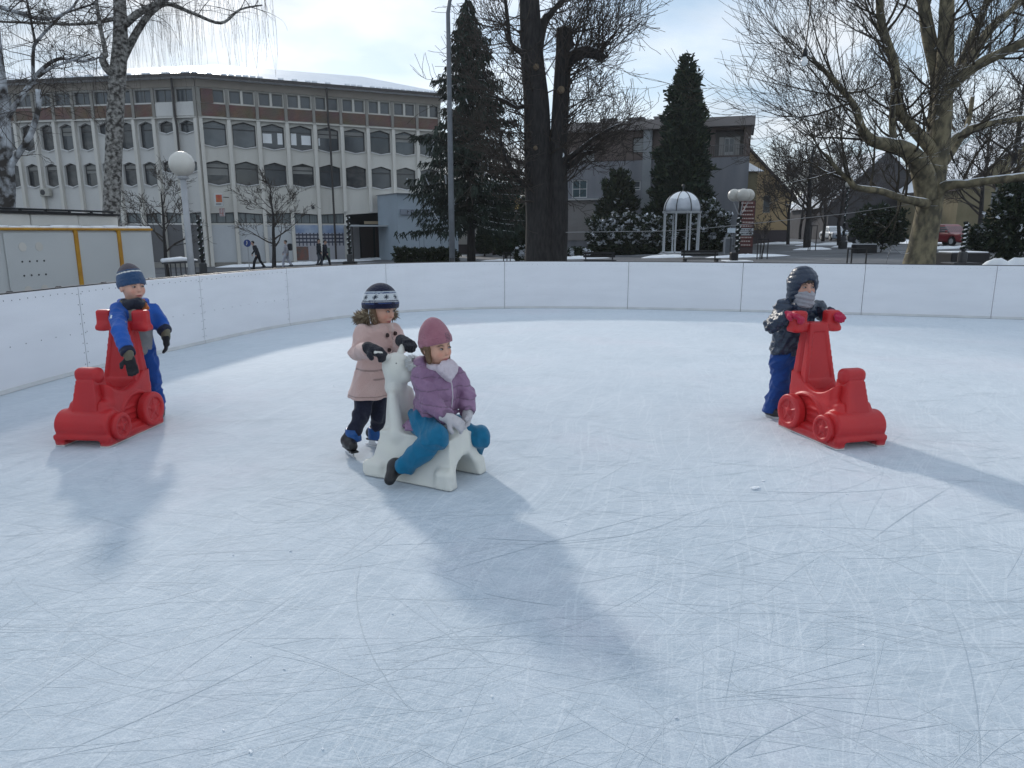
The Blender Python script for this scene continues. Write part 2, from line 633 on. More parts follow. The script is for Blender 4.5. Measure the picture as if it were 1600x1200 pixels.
def ice_material():
    m = bpy.data.materials.new('skated_ice')
    m.use_nodes = True
    n, l = m.node_tree.nodes, m.node_tree.links
    b = n['Principled BSDF']
    b.inputs['Specular IOR Level'].default_value = 0.22
    b.inputs['Sheen Weight'].default_value = 0.75
    b.inputs['Sheen Roughness'].default_value = 0.45
    b.inputs['Sheen Tint'].default_value = (0.92, 0.95, 1.0, 1)
    t = n.new('ShaderNodeTexCoord')
    obj = t.outputs['Object']
    # cloudy colour of the ice sheet: cold white with greyer and faintly rosy zones
    a = n.new('ShaderNodeTexNoise'); a.inputs['Scale'].default_value = 0.55; a.inputs['Detail'].default_value = 6; a.inputs['Roughness'].default_value = 0.6
    l.new(obj, a.inputs['Vector'])
    r = n.new('ShaderNodeValToRGB')
    e = r.color_ramp.elements
    e[0].position = 0.34; e[0].color = (0.395, 0.485, 0.55, 1)
    e[1].position = 0.68; e[1].color = (0.515, 0.53, 0.59, 1)
    mid = r.color_ramp.elements.new(0.52); mid.color = (0.47, 0.545, 0.605, 1)
    l.new(a.outputs['Fac'], r.inputs['Fac'])
    mo = n.new('ShaderNodeTexNoise'); mo.inputs['Scale'].default_value = 3.2; mo.inputs['Detail'].default_value = 9; mo.inputs['Roughness'].default_value = 0.68; mo.inputs['Distortion'].default_value = 1.2
    l.new(obj, mo.inputs['Vector'])
    mor = n.new('ShaderNodeValToRGB')
    mor.color_ramp.elements[0].position = 0.34; mor.color_ramp.elements[0].color = (0.86, 0.875, 0.895, 1)
    mor.color_ramp.elements[1].position = 0.66; mor.color_ramp.elements[1].color = (1.10, 1.07, 1.07, 1)
    l.new(mo.outputs['Fac'], mor.inputs['Fac'])
    mom = n.new('ShaderNodeMixRGB'); mom.blend_type = 'MULTIPLY'; mom.inputs['Fac'].default_value = 1.0
    l.new(r.outputs['Color'], mom.inputs['Color1']); l.new(mor.outputs['Color'], mom.inputs['Color2'])
    # warp the coordinates so that scratches bend
    wz = n.new('ShaderNodeTexNoise'); wz.inputs['Scale'].default_value = 0.5; wz.inputs['Detail'].default_value = 2
    l.new(obj, wz.inputs['Vector'])
    wv = n.new('ShaderNodeVectorMath'); wv.operation = 'SCALE'; wv.inputs['Scale'].default_value = 0.55
    l.new(wz.outputs['Color'], wv.inputs[0])
    va = n.new('ShaderNodeVectorMath'); va.operation = 'ADD'
    l.new(obj, va.inputs[0]); l.new(wv.outputs[0], va.inputs[1])
    col = mom.outputs['Color']
    layers = [(0.20, 70, 0.8, (0.66, 0.715, 0.76), 0.50, 0.56, 0.70), (0.55, 95, 1.3, (0.66, 0.715, 0.76), 0.48, 0.55, 0.70),
              (2.95, 60, 0.7, (0.36, 0.435, 0.51), 0.34, 0.62, 0.72), (1.15, 150, 5.0, (0.67, 0.72, 0.77), 0.45, 0.50, 0.66),
              (2.35, 150, 6.0, (0.38, 0.455, 0.53), 0.36, 0.50, 0.66), (1.75, 160, 7.0, (0.68, 0.73, 0.775), 0.45, 0.50, 0.66)]
    for k, (ang, su, sv, c, amt, lo, hi) in enumerate(layers):
        mp = n.new('ShaderNodeMapping')
        mp.inputs['Rotation'].default_value = (0, 0, ang)
        mp.inputs['Location'].default_value = (k * 3.7, k * 5.1, k * 1.3)
        l.new(va.outputs[0], mp.inputs['Vector'])
        sc = n.new('ShaderNodeVectorMath'); sc.operation = 'MULTIPLY'; sc.inputs[1].default_value = (su, sv, 1)
        l.new(mp.outputs['Vector'], sc.inputs[0])
        no = n.new('ShaderNodeTexNoise'); no.inputs['Scale'].default_value = 1.0; no.inputs['Detail'].default_value = 1.5; no.inputs['Roughness'].default_value = 0.65
        l.new(sc.outputs[0], no.inputs['Vector'])
        rp = n.new('ShaderNodeValToRGB')
        rp.color_ramp.elements[0].position = lo; rp.color_ramp.elements[0].color = (0, 0, 0, 1)
        rp.color_ramp.elements[1].position = hi; rp.color_ramp.elements[1].color = (amt, amt, amt, 1)
        l.new(no.outputs['Fac'], rp.inputs['Fac'])
        mx = n.new('ShaderNodeMixRGB'); mx.inputs['Color2'].default_value = (*c, 1)
        l.new(rp.outputs['Color'], mx.inputs['Fac']); l.new(col, mx.inputs['Color1'])
        col = mx.outputs['Color']
    # frosty grain
    fr = n.new('ShaderNodeTexNoise'); fr.inputs['Scale'].default_value = 150; fr.inputs['Detail'].default_value = 4; fr.inputs['Roughness'].default_value = 0.7
    l.new(obj, fr.inputs['Vector'])
    frr = n.new('ShaderNodeValToRGB')
    frr.color_ramp.elements[0].position = 0.34; frr.color_ramp.elements[0].color = (0.74, 0.77, 0.80, 1)
    frr.color_ramp.elements[1].position = 0.66; frr.color_ramp.elements[1].color = (1.08, 1.08, 1.07, 1)
    l.new(fr.outputs['Fac'], frr.inputs['Fac'])
    mg = n.new('ShaderNodeMixRGB'); mg.blend_type = 'MULTIPLY'; mg.inputs['Fac'].default_value = 0.75
    l.new(col, mg.inputs['Color1']); l.new(frr.outputs['Color'], mg.inputs['Color2'])
    l.new(mg.outputs['Color'], b.inputs['Base Color'])
    rr = n.new('ShaderNodeMapRange'); rr.inputs['To Min'].default_value = 0.55; rr.inputs['To Max'].default_value = 0.85
    l.new(fr.outputs['Fac'], rr.inputs['Value'])
    l.new(rr.outputs['Result'], b.inputs['Roughness'])
    bp = n.new('ShaderNodeBump'); bp.inputs['Strength'].default_value = 0.35; bp.inputs['Distance'].default_value = 0.006
    l.new(fr.outputs['Fac'], bp.inputs['Height'])
    l.new(bp.outputs['Normal'], b.inputs['Normal'])
    return m


ice = MB()
n0 = len(outline)
ice.add([(p[0], p[1], 0.0) for p in outline] + [(p[0], p[1], -0.06) for p in outline],
        [tuple(range(n0 - 1, -1, -1)), tuple(range(n0, 2 * n0))] + [(i, (i + 1) % n0, n0 + (i + 1) % n0, n0 + i) for i in range(n0)])
o = ice.build('ice', ice_material())
tag(o, kind='structure', label='pale blue scratched ice of the skating rink')
# platform that carries the ice above the sloping square
pl = MB()
cx_, cy_ = 5.0, 5.0
big = [(p[0] + (0.22 if p[0] > cx_ else -0.22), p[1] + (0.22 if p[1] > cy_ else -0.22)) for p in outline]
pl.add([(p[0], p[1], -0.064) for p in big] + [(p[0], p[1], -0.75) for p in big],
       [tuple(range(n0 - 1, -1, -1)), tuple(range(n0, 2 * n0))] + [(i, (i + 1) % n0, n0 + (i + 1) % n0, n0 + i) for i in range(n0)])
o = pl.build('rink_platform', mat('platform', (0.10, 0.10, 0.11), 0.8))
tag(o, kind='structure')

# long skate cuts: thin curved ribbons of white frost or dark blade grooves on the ice
def skate_marks(name, count, seed, width, mat_, near, lmin, lmax, label, zlo=.0003):
    r = random.Random(seed)
    mb = MB()
    for _ in range(count):
        for _try in range(20):
            y = 0.9 + (r.random() ** near) * 13.0
            x = (r.random() - 0.5) * 2 * min(5.5 + y * .35, 0.80 * y + 1.2)
            if x > -4.6 + max(0, y - 8) * .42 and (y < 13.2 - abs(x - 1) * .1):
                break
        else:
            continue
        L = r.uniform(lmin, lmax)
        a = r.uniform(0, math.pi) if r.random() < .6 else r.gauss(0.15, 0.35)
        k = r.gauss(0, 0.35)
        w = width * r.uniform(0.5, 1.5)
        nseg = 7
        pts = []
        px_, py_ = x, y
        for s in range(nseg + 1):
            ww = w * math.sin(math.pi * (s + .35) / (nseg + .7)) ** .6
            nx_, ny_ = -math.sin(a), math.cos(a)
            pts.append(((px_ - nx_ * ww / 2, py_ - ny_ * ww / 2), (px_ + nx_ * ww / 2, py_ + ny_ * ww / 2)))
            px_ += math.cos(a) * L / nseg
            py_ += math.sin(a) * L / nseg
            a += k * L / nseg
        if not all(p[0][0] > -4.7 + max(0, p[0][1] - 8) * .42 and p[0][1] < 13.5 - max(0, p[0][0] - 4) * .28 for p in pts):
            continue
        zz = zlo + r.random() * .0006
        vs = [(q[0], q[1], zz) for p in pts for q in p]
        mb.add(vs, [(2 * s, 2 * s + 2, 2 * s + 3, 2 * s + 1) for s in range(nseg)])
    o_ = mb.build(name, mat_, fixn=False)
    return tag(o_, label, 'skate marks', kind='stuff')


def veil(name, col, col2):
    return mat(name, col, .7, col2=col2, nscale=14, spec=.42, contrast=.3, detail=2)


skate_marks('frost_scratches', 3600, 3, 0.0026, veil('frost_veil', (0.47, 0.54, 0.60), (0.57, 0.63, 0.68)), 1.5, 0.08, 0.8, 'fine white skate scratches all over the ice')
skate_marks('blade_grooves', 60, 5, 0.0030, veil('groove_veil', (0.43, 0.50, 0.555), (0.37, 0.44, 0.50)), 1.3, 0.3, 1.6, 'darker blade grooves cut into the ice', .0010)
# loose ice crumbs
cr_ = MB()
for i in range(60):
    y = 1.4 + rng.random() ** 1.4 * 9
    x = rng.uniform(-.6, .6) * y
    if x < -4.4:
        continue
    s = rng.uniform(.003, .006)
    M = Matrix.Rotation(rng.uniform(0, 3), 4, 'Z') @ Matrix.Rotation(rng.uniform(0, 1), 4, 'X')
    cr_.box((x, y, s * .5), (s * rng.uniform(1, 2.4), s, s), M=M)
for (px_, py_, s) in ((1178, 764, .030), (1192, 752, .012)):
    q = gnd(px_, py_)
    cr_.bevbox((q.x, q.y, s * .22), (s * 1.6, s, s * .45), s * .2, rz=.5)
    cr_.bevbox((q.x + s, q.y + s * .5, s * .15), (s * .9, s * .6, s * .3), s * .1, rz=1.2)
o = cr_.build('ice_crumbs', m_snow)
tag(o, 'small white crumbs of scraped ice lying on the rink', 'ice crumbs', kind='stuff')

# boards
BH = 0.95
m_board = mat('board_plastic', (0.76, 0.76, 0.79), 0.42, col2=(0.81, 0.81, 0.84), nscale=2.2, spec=0.35, contrast=.35, detail=8, stretch=(.6, .6, 2.6))
m_rail = mat('board_rail', (0.03, 0.03, 0.035), 0.5)
m_kick = mat('kick_strip', (0.62, 0.62, 0.62), 0.5, col2=(0.70, 0.70, 0.69), nscale=3)
m_screw = mat('screw', (0.10, 0.10, 0.11), 0.4, metal=.7)
boards = empty('rink_boards', (JOINTS[8][0], JOINTS[8][1], 0), 'low white plastic boards curving around the ice rink', 'rink boards')
bbase = boards.location


def ribbon(line, z0, z1, d0, d1, trim0=0.0, trim1=0.0):
    """solid strip following line, between offsets d0..d1 outward"""
    mb = MB()
    pts = [Vector(p) for p in line]
    d = (pts[1] - pts[0]).normalized(); pts[0] = pts[0] + d * trim0
    d = (pts[-1] - pts[-2]).normalized(); pts[-1] = pts[-1] - d * trim1
    vs = []
    for k, p in enumerate(pts):
        nrm = out_normal(line, k)
        for dd, zz in ((d0, z0), (d1, z0), (d1, z1), (d0, z1)):
            q = p + nrm * dd
            vs.append((q.x, q.y, zz))
    fs = [(3, 2, 1, 0), tuple((len(pts) - 1) * 4 + j for j in range(4))]
    for k in range(len(pts) - 1):
        for j in range(4):
            j2 = (j + 1) % 4
            fs.append((k * 4 + j, k * 4 + j2, k * 4 + 4 + j2, k * 4 + 4 + j))
    return mb.add(vs, fs)


for i in range(len(JOINTS) - 1):
    line = panel_line(i)
    pn = ribbon(line, 0.004, BH, 0.0, 0.03, 0.005, 0.005).build('panel', m_board, boards, base=bbase)
    ribbon(line, BH - 0.02, BH + 0.012, 0.034, 0.075).build('top_rail', m_rail, pn, base=bbase)
    ribbon(line, 0.004, 0.045, -0.012, -0.002, 0.006, 0.006).build('kick_strip', m_kick, pn, base=bbase)
    # steel posts behind the joint
    nrm = out_normal(line, 0)
    p = Vector(line[0]) + nrm * 0.12
    po = MB().box((p.x, p.y, (BH - .06) / 2 - .03), (0.06, 0.06, BH - .06), math.atan2(nrm.y, nrm.x)).build('post', mat('steel_post', (.25, .26, .27), .5, metal=.6), boards, base=bbase)
    if i in (3, 4, 5):
        for t in (0.25, 0.62, 0.93):
            k = int(t * 6)
            nrm = out_normal(line, k)
            p = Vector(line[k]) * (1 - (t * 6 - k)) + Vector(line[k + 1]) * (t * 6 - k) + nrm * 0.11
            MB().bevbox((p.x, p.y, BH - .005), (0.05, 0.075, 0.05), .012, math.atan2(nrm.y, nrm.x)).build('clamp', m_rail, boards, base=bbase)
    # screws: a row under the rim, one at mid height, and pairs beside each joint
    sc = MB()
    rs = random.Random(i)
    L = sum((Vector(line[k + 1]) - Vector(line[k])).length for k in range(6))
    spots = []
    for q in range(int(L / 0.105)):
        spots.append(((q + .5) * .105 / L, BH - 0.055 + rs.gauss(0, .004)))
        if q % 2 == 0:
            spots.append(((q + .5) * .105 / L, BH * .47 + rs.gauss(0, .004)))
    for q in range(8):
        for e in (0.03, L - 0.03):
            spots.append((e / L, 0.1 + q * .11 + rs.gauss(0, .006)))
    for t, z in spots:
        k = min(5, int(t * 6)); u = t * 6 - k
        nrm = out_normal(line, k) * (1 - u) + out_normal(line, k + 1) * u
        nrm.normalize()
        p = Vector(line[k]) * (1 - u) + Vector(line[k + 1]) * u - nrm * 0.003
        tx, ty = -nrm.y, nrm.x
        r_ = 0.0065 if i < 6 else 0.0035
        sc.add([(p.x + tx * r_ * math.cos(a), p.y + ty * r_ * math.cos(a), z + r_ * math.sin(a)) for a in [j * math.pi / 3 for j in range(6)]], [(0, 1, 2, 3, 4, 5)])
    so = sc.build('screws', m_screw, pn, base=bbase)
    so['kind'] = 'stuff'
# ------------------------------------------------------------------ red kart-shaped skating aids
m_red = mat('red_plastic', (0.52, 0.024, 0.026), 0.40, col2=(0.45, 0.022, 0.026), nscale=9, spec=0.35, bump=.10, bscale=45, contrast=.5, detail=9)


m_red = mat('worn_red_plastic', (.5, .02, .02), .40, vcol=True, spec=.35, bump=.10, bscale=45)


def red_tint(v):
    c = noise_tint(v, (.52, .024, .026), (.44, .021, .026), 14, 3)
    sc = folds(v, 1.0, 120, 9)
    lowz = np.clip((.10 - v[:, 2]) / .10, 0, 1)
    m = np.clip((.030 - v[:, 2]) / .025, 0, 1) * (.35 + .25 * sc)
    m = np.clip(m, 0, .6)
    return c * (1 - m[:, None]) + np.array((.72, .42, .40), np.float32) * m[:, None]


def noise_tint(v, col, col2, scale, seed=0, thr=None):
    n = folds(v, 1.2, scale, seed)
    t = np.clip(n * .5 + .5, 0, 1)[:, None]
    if thr is not None:
        t = (t > thr).astype(np.float32)
    return np.array(col, np.float32) * (1 - t) + np.array(col2, np.float32) * t


def rot_x(a):
    return [[1, 0, 0], [0, math.cos(a), -math.sin(a)], [0, math.sin(a), math.cos(a)]]


def kart_hull(P):
    x, y, z = P[:, 0], P[:, 1], P[:, 2]
    hull = rbox(P, (0, .03, .19), (.150, .30, .135), .05)
    tub = rbox(P, (0, .08, .30), (.150, .27, .20), .05)
    tub = smax(tub, z - (.355 + 2.1 * (y - .02) ** 2), .02)                 # saddle line: low in the middle, rising to both ends
    hull = smin(hull, tub, .03)
    drum = cylx(P, (0, -.245, .145), .115, .205, .02)                   # rounded bonnet over the front axle
    hull = smin(hull, drum, .03)
    axle = cylx(P, (0, .205, .16), .10, .205, .02)
    hull = smin(hull, axle, .03)
    runner = smin(rbox(P, (.175, .0, .035), (.040, .355, .033), .02), rbox(P, (-.175, .0, .035), (.040, .355, .033), .02), .01)
    hull = smin(hull, rbox(P, (0, .0, .075), (.19, .345, .03), .02), .02)
    hull = smin(hull, runner, .02)
    lip = rbox(P, (0, -.335, .068), (.222, .022, .020), .015)
    hull = smin(hull, lip, .015)
    # bulged fender line between the wheels
    arc = np.abs(np.sqrt((y - .10) ** 2 + (z - .10) ** 2) - .215) - .010
    fl = np.maximum(np.maximum(arc, np.abs(x) - .168), -z + .12)
    hull = smin(hull, fl, .02)
    for zz in (.13, .175, .22):
        rib = rbox(P, (0, .0, zz), (.165, .075, .008), .006)
        hull = smin(hull, rib, .012)
    # saddle hollow
    seat = ell(P, (0, .045, .44), (.122, .19, .12))
    hull = smax(hull, -seat, .03)
    # hollow underneath at both ends
    hull = smax(hull, -rbox(P, (0, -.36, .01), (.135, .06, .035), .015), .01)
    return hull


def kart_pylon(P):
    z = P[:, 2]
    t = np.clip((z - .34) / (.84 - .34), 0, 1)
    wx = .138 + (.066 - .138) * t ** .85
    wy = .078 + (.044 - .078) * t
    yc = .235 + .045 * t
    d = np.maximum(np.abs(P[:, 0]) - wx, np.abs(P[:, 1] - yc) - wy)
    d = smax(d * .93, np.abs(z - .57) - .27, .02) - .012
    # recessed panel on the front, fluted sides
    rec = np.maximum(np.abs(P[:, 0]) - (wx - .022), np.abs(z - .60) - .18)
    d = smax(d, -np.maximum(rec, np.abs(P[:, 1] - (yc - wy - .012)) - .010), .012)
    for s in (-1, 1):
        fl = np.sqrt((P[:, 0] - s * (wx + .014)) ** 2 + (P[:, 1] - yc) ** 2) - .016
        d = smax(d, -np.maximum(fl, np.abs(z - .6) - .17), .01)
    return d


def kart_handle(P):
    bar = rbox(P, (0, .285, .815), (.200, .045, .034), .02)
    for s in (-1, 1):
        g = rbox(P, (s * .150, .285, .862), (.060, .042, .080), .022)
        fl = rbox(P, (s * .180, .285, .80), (.040, .048, .020), .014)
        bar = smn(.02, bar, g, fl)
    return bar


def kart_column(P):
    z = P[:, 2]
    t = np.clip((z - .12) / .36, 0, 1)
    yc = -.165 - .055 * (1 - t) - .01
    wx = .116 - .058 * t ** .8
    d = np.maximum(np.abs(P[:, 0]) - wx, np.abs(P[:, 1] - yc) - (.075 - .02 * t))
    return smax(d * .95, np.abs(z - .28) - .2, .03) - .012


def kart_head(P):
    d = smin(rbox(P, (0, -.180, .510), (.100, .056, .054), .045), rbox(P, (0, -.168, .455), (.072, .05, .04), .03), .03)
    return d


def wheel(P, yc, zc, r, s):
    w = cylx(P, (s * .205, yc, zc), r, .036, .016)
    face = cylx(P, (s * .240, yc, zc), r * .66, .014, .006)
    w = smax(w, -face, .008)
    return w


def hub_fn(P, yc, zc, r, s):
    h = cylx(P, (s * .218, yc, zc), r * .22, .014, .006)
    for k in range(5):
        a = 2 * math.pi * k / 5 + .3
        h = smin(h, cap(P, (s * .218, yc, zc), (s * .218, yc + math.cos(a) * r * .6, zc + math.sin(a) * r * .6), .015, .015), .016)
    return h


def make_kart():
    root = empty('skating_aid_kart', (0, 0, 0))
    mesh_sdf('body', kart_hull, (-.26, -.39, -.01), (.26, .39, .46), .007, m_red, root, tint=red_tint)
    mesh_sdf('back_pylon', kart_pylon, (-.19, .10, .26), (.19, .36, .88), .007, m_red, root, tint=red_tint)
    mesh_sdf('handlebar', kart_handle, (-.26, .20, .74), (.26, .37, .97), .006, m_red, root, tint=red_tint)
    col = mesh_sdf('front_column', kart_column, (-.16, -.34, .05), (.16, -.04, .52), .007, m_red, root, tint=red_tint)
    mesh_sdf('headrest', kart_head, (-.12, -.26, .39), (.12, -.09, .58), .006, m_red, col, tint=red_tint)
    for yc, zc, r in ((-.205, .125, .105), (.205, .160, .137)):
        for s in (-1, 1):
            w = mesh_sdf('wheel', lambda P: wheel(P, yc, zc, r, s), (s * .205 - .06, yc - r - .03, zc - r - .03), (s * .205 + .06, yc + r + .03, zc + r + .03), .006, m_red, root, tint=red_tint)
            mesh_sdf('hub', lambda P: hub_fn(P, yc, zc, r, s), (s * .222 - .04, yc - r * .8, zc - r * .8), (s * .222 + .04, yc + r * .8, zc + r * .8), .005, m_red, w, tint=red_tint)
    ti = MB()
    for s in (-1, 1):
        ti.box((s * .175, 0, .006), (.07, .70, .010))
    ti.build('glide_strip', mat('glide_strip', (.62, .60, .58), .4), root)
    return root


kart = make_kart()
KL = (-3.12, 5.40)
KR = (2.46, 5.36)
kart.location = (KL[0], KL[1], 0.002)
kart.rotation_euler = (0, 0, math.atan2(-.995, -.10) + math.pi / 2)
tag(kart, 'red plastic kart-shaped skating aid beside the boards, in front of the boy in bright blue', 'skating aid', 'red kart skating aids')
kart2 = copy_tree(kart)
kart2.location = (KR[0], KR[1], 0.002)
kart2.rotation_euler = (0, 0, math.atan2(-.965, .25) + math.pi / 2)
tag(kart2, 'red plastic kart-shaped skating aid pushed by the boy in the dark quilted hooded jacket', 'skating aid', 'red kart skating aids')

# ------------------------------------------------------------------ white animal ride (local: +x forward, z up)
m_white = mat('milky_plastic', (0.70, 0.69, 0.62), 0.42, col2=(0.66, 0.65, 0.60), nscale=7, spec=.4)


def animal_body(P):
    x, y, z = P[:, 0], P[:, 1], P[:, 2]
    seat = rbox(P, (.05, 0, .23), (.26, .095, .085), .06)
    hump = rbox(P, (.225, 0, .275), (.062, .085, .115), .05)                # handle block in front of the rider
    d = smin(seat, hump, .06)
    # upright back
    t = np.clip((z - .12) / .50, 0, 1)
    wx = .086 - .034 * t
    wy = .104 - .030 * t
    yy = y / wy
    xx = (x + .215 - .02 * t) / wx
    k = np.sqrt(xx ** 2 + yy ** 2)
    back = smax((k - 1) * np.minimum(wx, wy), np.abs(z - .36) - .27, .05)
    d = smin(d, back, .05)
    # folded arms/flanks lying along the sides of the back
    for s in (-1, 1):
        d = smin(d, cap(P, (-.175, s * .085, .52), (-.13, s * .105, .27), .030, .050), .025)
    # flared side skirts that run the whole length down to the ice, with a foot at each end
    k2 = np.clip(z / .26, 0, 1)
    yc = .178 - .100 * k2 ** .8
    skirt = np.maximum(np.abs(np.abs(y) - yc) - (.030 + .012 * k2), np.maximum(np.abs(x - .015) - (.315 - .060 * k2), z - .28))
    skirt = skirt * .9 - .012
    d = smin(d, skirt, .035)
    for s in (-1, 1):
        d = smin(d, rbox(P, (.275, s * .178, .06), (.062, .042, .062), .035), .03)
        d = smin(d, rbox(P, (-.265, s * .178, .05), (.085, .044, .052), .035), .03)
    d = smax(d, -cap(P, (-.6, 0, .03), (.6, 0, .03), .125, .125), .03)           # open arch under the seat
    d = smax(d, -z + .002, .01)
    return d


def animal_head(P):
    q = P.copy()
    d = ell(P, (-.205, 0, .70), (.092, .090, .085))
    d = smin(d, cap(P, (-.205, 0, .62), (-.21, 0, .56), .070, .075), .05)
    d = smin(d, cap(P, (-.15, 0, .675), (-.12, 0, .655), .062, .055), .04)     # muzzle
    return d


def animal_ear(P, s):
    d = cap(P, (-.215, s * .05, .755), (-.25, s * .135, .80), .024, .020)
    return d


m_eye = mat('black_eye', (0.01, 0.01, 0.012), 0.2)
AN = Vector((-0.57, 4.47, 0.002))
AF = math.atan2(-.47, .88)
ride = empty('animal_ride', AN, 'milky white plastic animal-shaped skating aid under the seated girl', 'skating aid', rz=AF)
mesh_sdf('body', animal_body, (-.42, -.26, -.01), (.44, .26, .70), .008, m_white, ride)
hd = mesh_sdf('head', animal_head, (-.33, -.13, .44), (.0, .13, .82), .007, m_white, ride)
for s in (-1, 1):
    mesh_sdf('ear', lambda P: animal_ear(P, s), (-.31, s * .09 - .09, .70), (-.16, s * .09 + .09, .86), .006, m_white, hd)
    mesh_sdf('eye', lambda P: ell(P, (-.155, s * .062, .725), (.009, .009, .011)), (-.18, s * .062 - .025, .70), (-.13, s * .062 + .025, .75), .003, m_eye, hd)
# ------------------------------------------------------------------ people
def cloth(name, col, col2=None, rough=0.85, bump=.25, bscale=220, sheen=.15, vcol=False, spec=.25, nscale=25):
    return mat(name, col, rough, col2=col2 or tuple(c * .82 for c in col), nscale=nscale, bump=bump, bscale=bscale, sheen=sheen, vcol=vcol, spec=spec, contrast=.5)


m_vcloth = cloth('patterned_cloth', (.5, .5, .5), vcol=True)
m_vknit = mat('knitwear', (.5, .5, .5), .95, vcol=True, bump=.6, bscale=160, sheen=.25, spec=.15)
m_skin = mat('skin', (.6, .4, .3), .5, vcol=True, spec=.35)
m_black_glove = cloth('black_glove', (.012, .012, .015), (.022, .022, .027))
m_boot = mat('boot_black', (.012, .012, .014), .38, col2=(.02, .02, .022), nscale=30)
m_blade = mat('skate_blade', (.62, .63, .65), .25, metal=.9)
m_hair = mat('brown_hair', (.10, .055, .028), .55, col2=(.17, .10, .055), nscale=60, stretch=(6, 6, 1))


def unit(v):
    v = Vector(v)
    return v.normalized()


class Frame:
    """a local frame: x forward, y left, z up; maps arrays of world points into it"""
    def __init__(self, o, fwd, tilt=0.0, roll=0.0):
        self.o = np.array(o, dtype=np.float32)
        f = Vector((fwd[0], fwd[1], 0)).normalized()
        M = Matrix((f, Vector((-f.y, f.x, 0)), Vector((0, 0, 1)))).transposed()
        M = M @ Matrix.Rotation(tilt, 3, 'Y') @ Matrix.Rotation(roll, 3, 'X')
        self.M = np.array(M, dtype=np.float32)

    def loc(self, P):
        return (P - self.o) @ self.M

    def w(self, p):
        return Vector(self.o + self.M @ np.array(p, dtype=np.float32))


def head_sdf(q, s=1.0):
    """q: points in head frame, unit = child head"""
    q = q / s
    d = ell(q, (-.008, 0, .022), (.090, .077, .092))
    d = smin(d, ell(q, (.022, 0, -.045), (.064, .056, .062)), .035)
    d = smin(d, ell(q, (.045, .036, -.030), (.034, .028, .030)), .02)
    d = smin(d, ell(q, (.045, -.036, -.030), (.034, .028, .030)), .02)
    for sy in (-1, 1):
        d = smax(d, -ell(q, (.096, sy * .030, .006), (.017, .019, .013)), .014)
        d = smin(d, ell(q, (-.004, sy * .079, -.012), (.020, .010, .030)), .008)
    d = smin(d, cap(q, (.082, 0, .002), (.097, 0, -.024), .007, .011), .012)
    d = smin(d, ell(q, (.083, 0, -.055), (.012, .022, .007)), .007)
    d = smin(d, ell(q, (.079, 0, -.066), (.012, .019, .007)), .007)
    d = smin(d, cap(q, (-.012, 0, -.05), (-.022, 0, -.16), .043, .046), .02)
    return d * s


def head_tint(q, s, skin, lip=(.42, .13, .12), brow=(.10, .06, .035)):
    q = q / s
    n = len(q)
    c = np.tile(np.array(skin, np.float32), (n, 1))
    x, y, z = q[:, 0], q[:, 1], q[:, 2]

    def blend(mask, col):
        m = np.clip(mask, 0, 1)[:, None]
        c[:] = c * (1 - m) + np.array(col, np.float32) * m
    for sy in (-1, 1):
        blend(.55 * np.exp(-(((y - sy * .040) / .020) ** 2 + ((z + .030) / .018) ** 2)) * (x > .03), (skin[0] * 1.0, skin[1] * .62, skin[2] * .60))
        bz = .027 - .004 * np.abs(np.abs(y) - .03) / .01
        blend(1.2 * np.exp(-((z - bz) / .005) ** 2 - ((y - sy * .032) / .019) ** 4) * (x > .04), brow)
        blend(.6 * np.exp(-((z - .006) / .010) ** 2 - ((y - sy * .031) / .018) ** 4) * (x > .04), (skin[0] * .62, skin[1] * .5, skin[2] * .5))
    blend(.5 * np.exp(-(y / .012) ** 2 - ((z + .024) / .010) ** 2) * (x > .05), (skin[0] * .95, skin[1] * .68, skin[2] * .66))
    blend(1.1 * np.exp(-(y / .022) ** 4 - ((z + .060) / .008) ** 4) * (x > .05), lip)
    blend(.9 * np.exp(-(y / .021) ** 4 - ((z + .0605) / .0022) ** 2) * (x > .05), (.16, .04, .04))
    return c


def make_eyes(fr, s, parent, base, iris=(.05, .03, .02)):
    m = mat('eye_tint', (.8, .8, .8), .15, vcol=True, spec=.6)
    for sy in (-1, 1):
        cen = fr.w((.0805 * s, sy * .031 * s, .005 * s))

        def tint(v):
            q = fr.loc(v) / s
            r = np.sqrt((q[:, 1] - sy * .031) ** 2 + (q[:, 2] - .005) ** 2)
            c = np.tile(np.array((.36, .34, .33), np.float32), (len(v), 1))
            c[r < .0070] = iris
            c[(q[:, 2] - .005) > .0045] = (.05, .03, .02)
            return c
        mesh_sdf('eye', lambda P: ell(fr.loc(P) / s, (.0805, sy * .031, .005), (.010, .0125, .0065)) * s,
                 np.array(cen) - .022, np.array(cen) + .022, .0028, m, parent, base, tint)


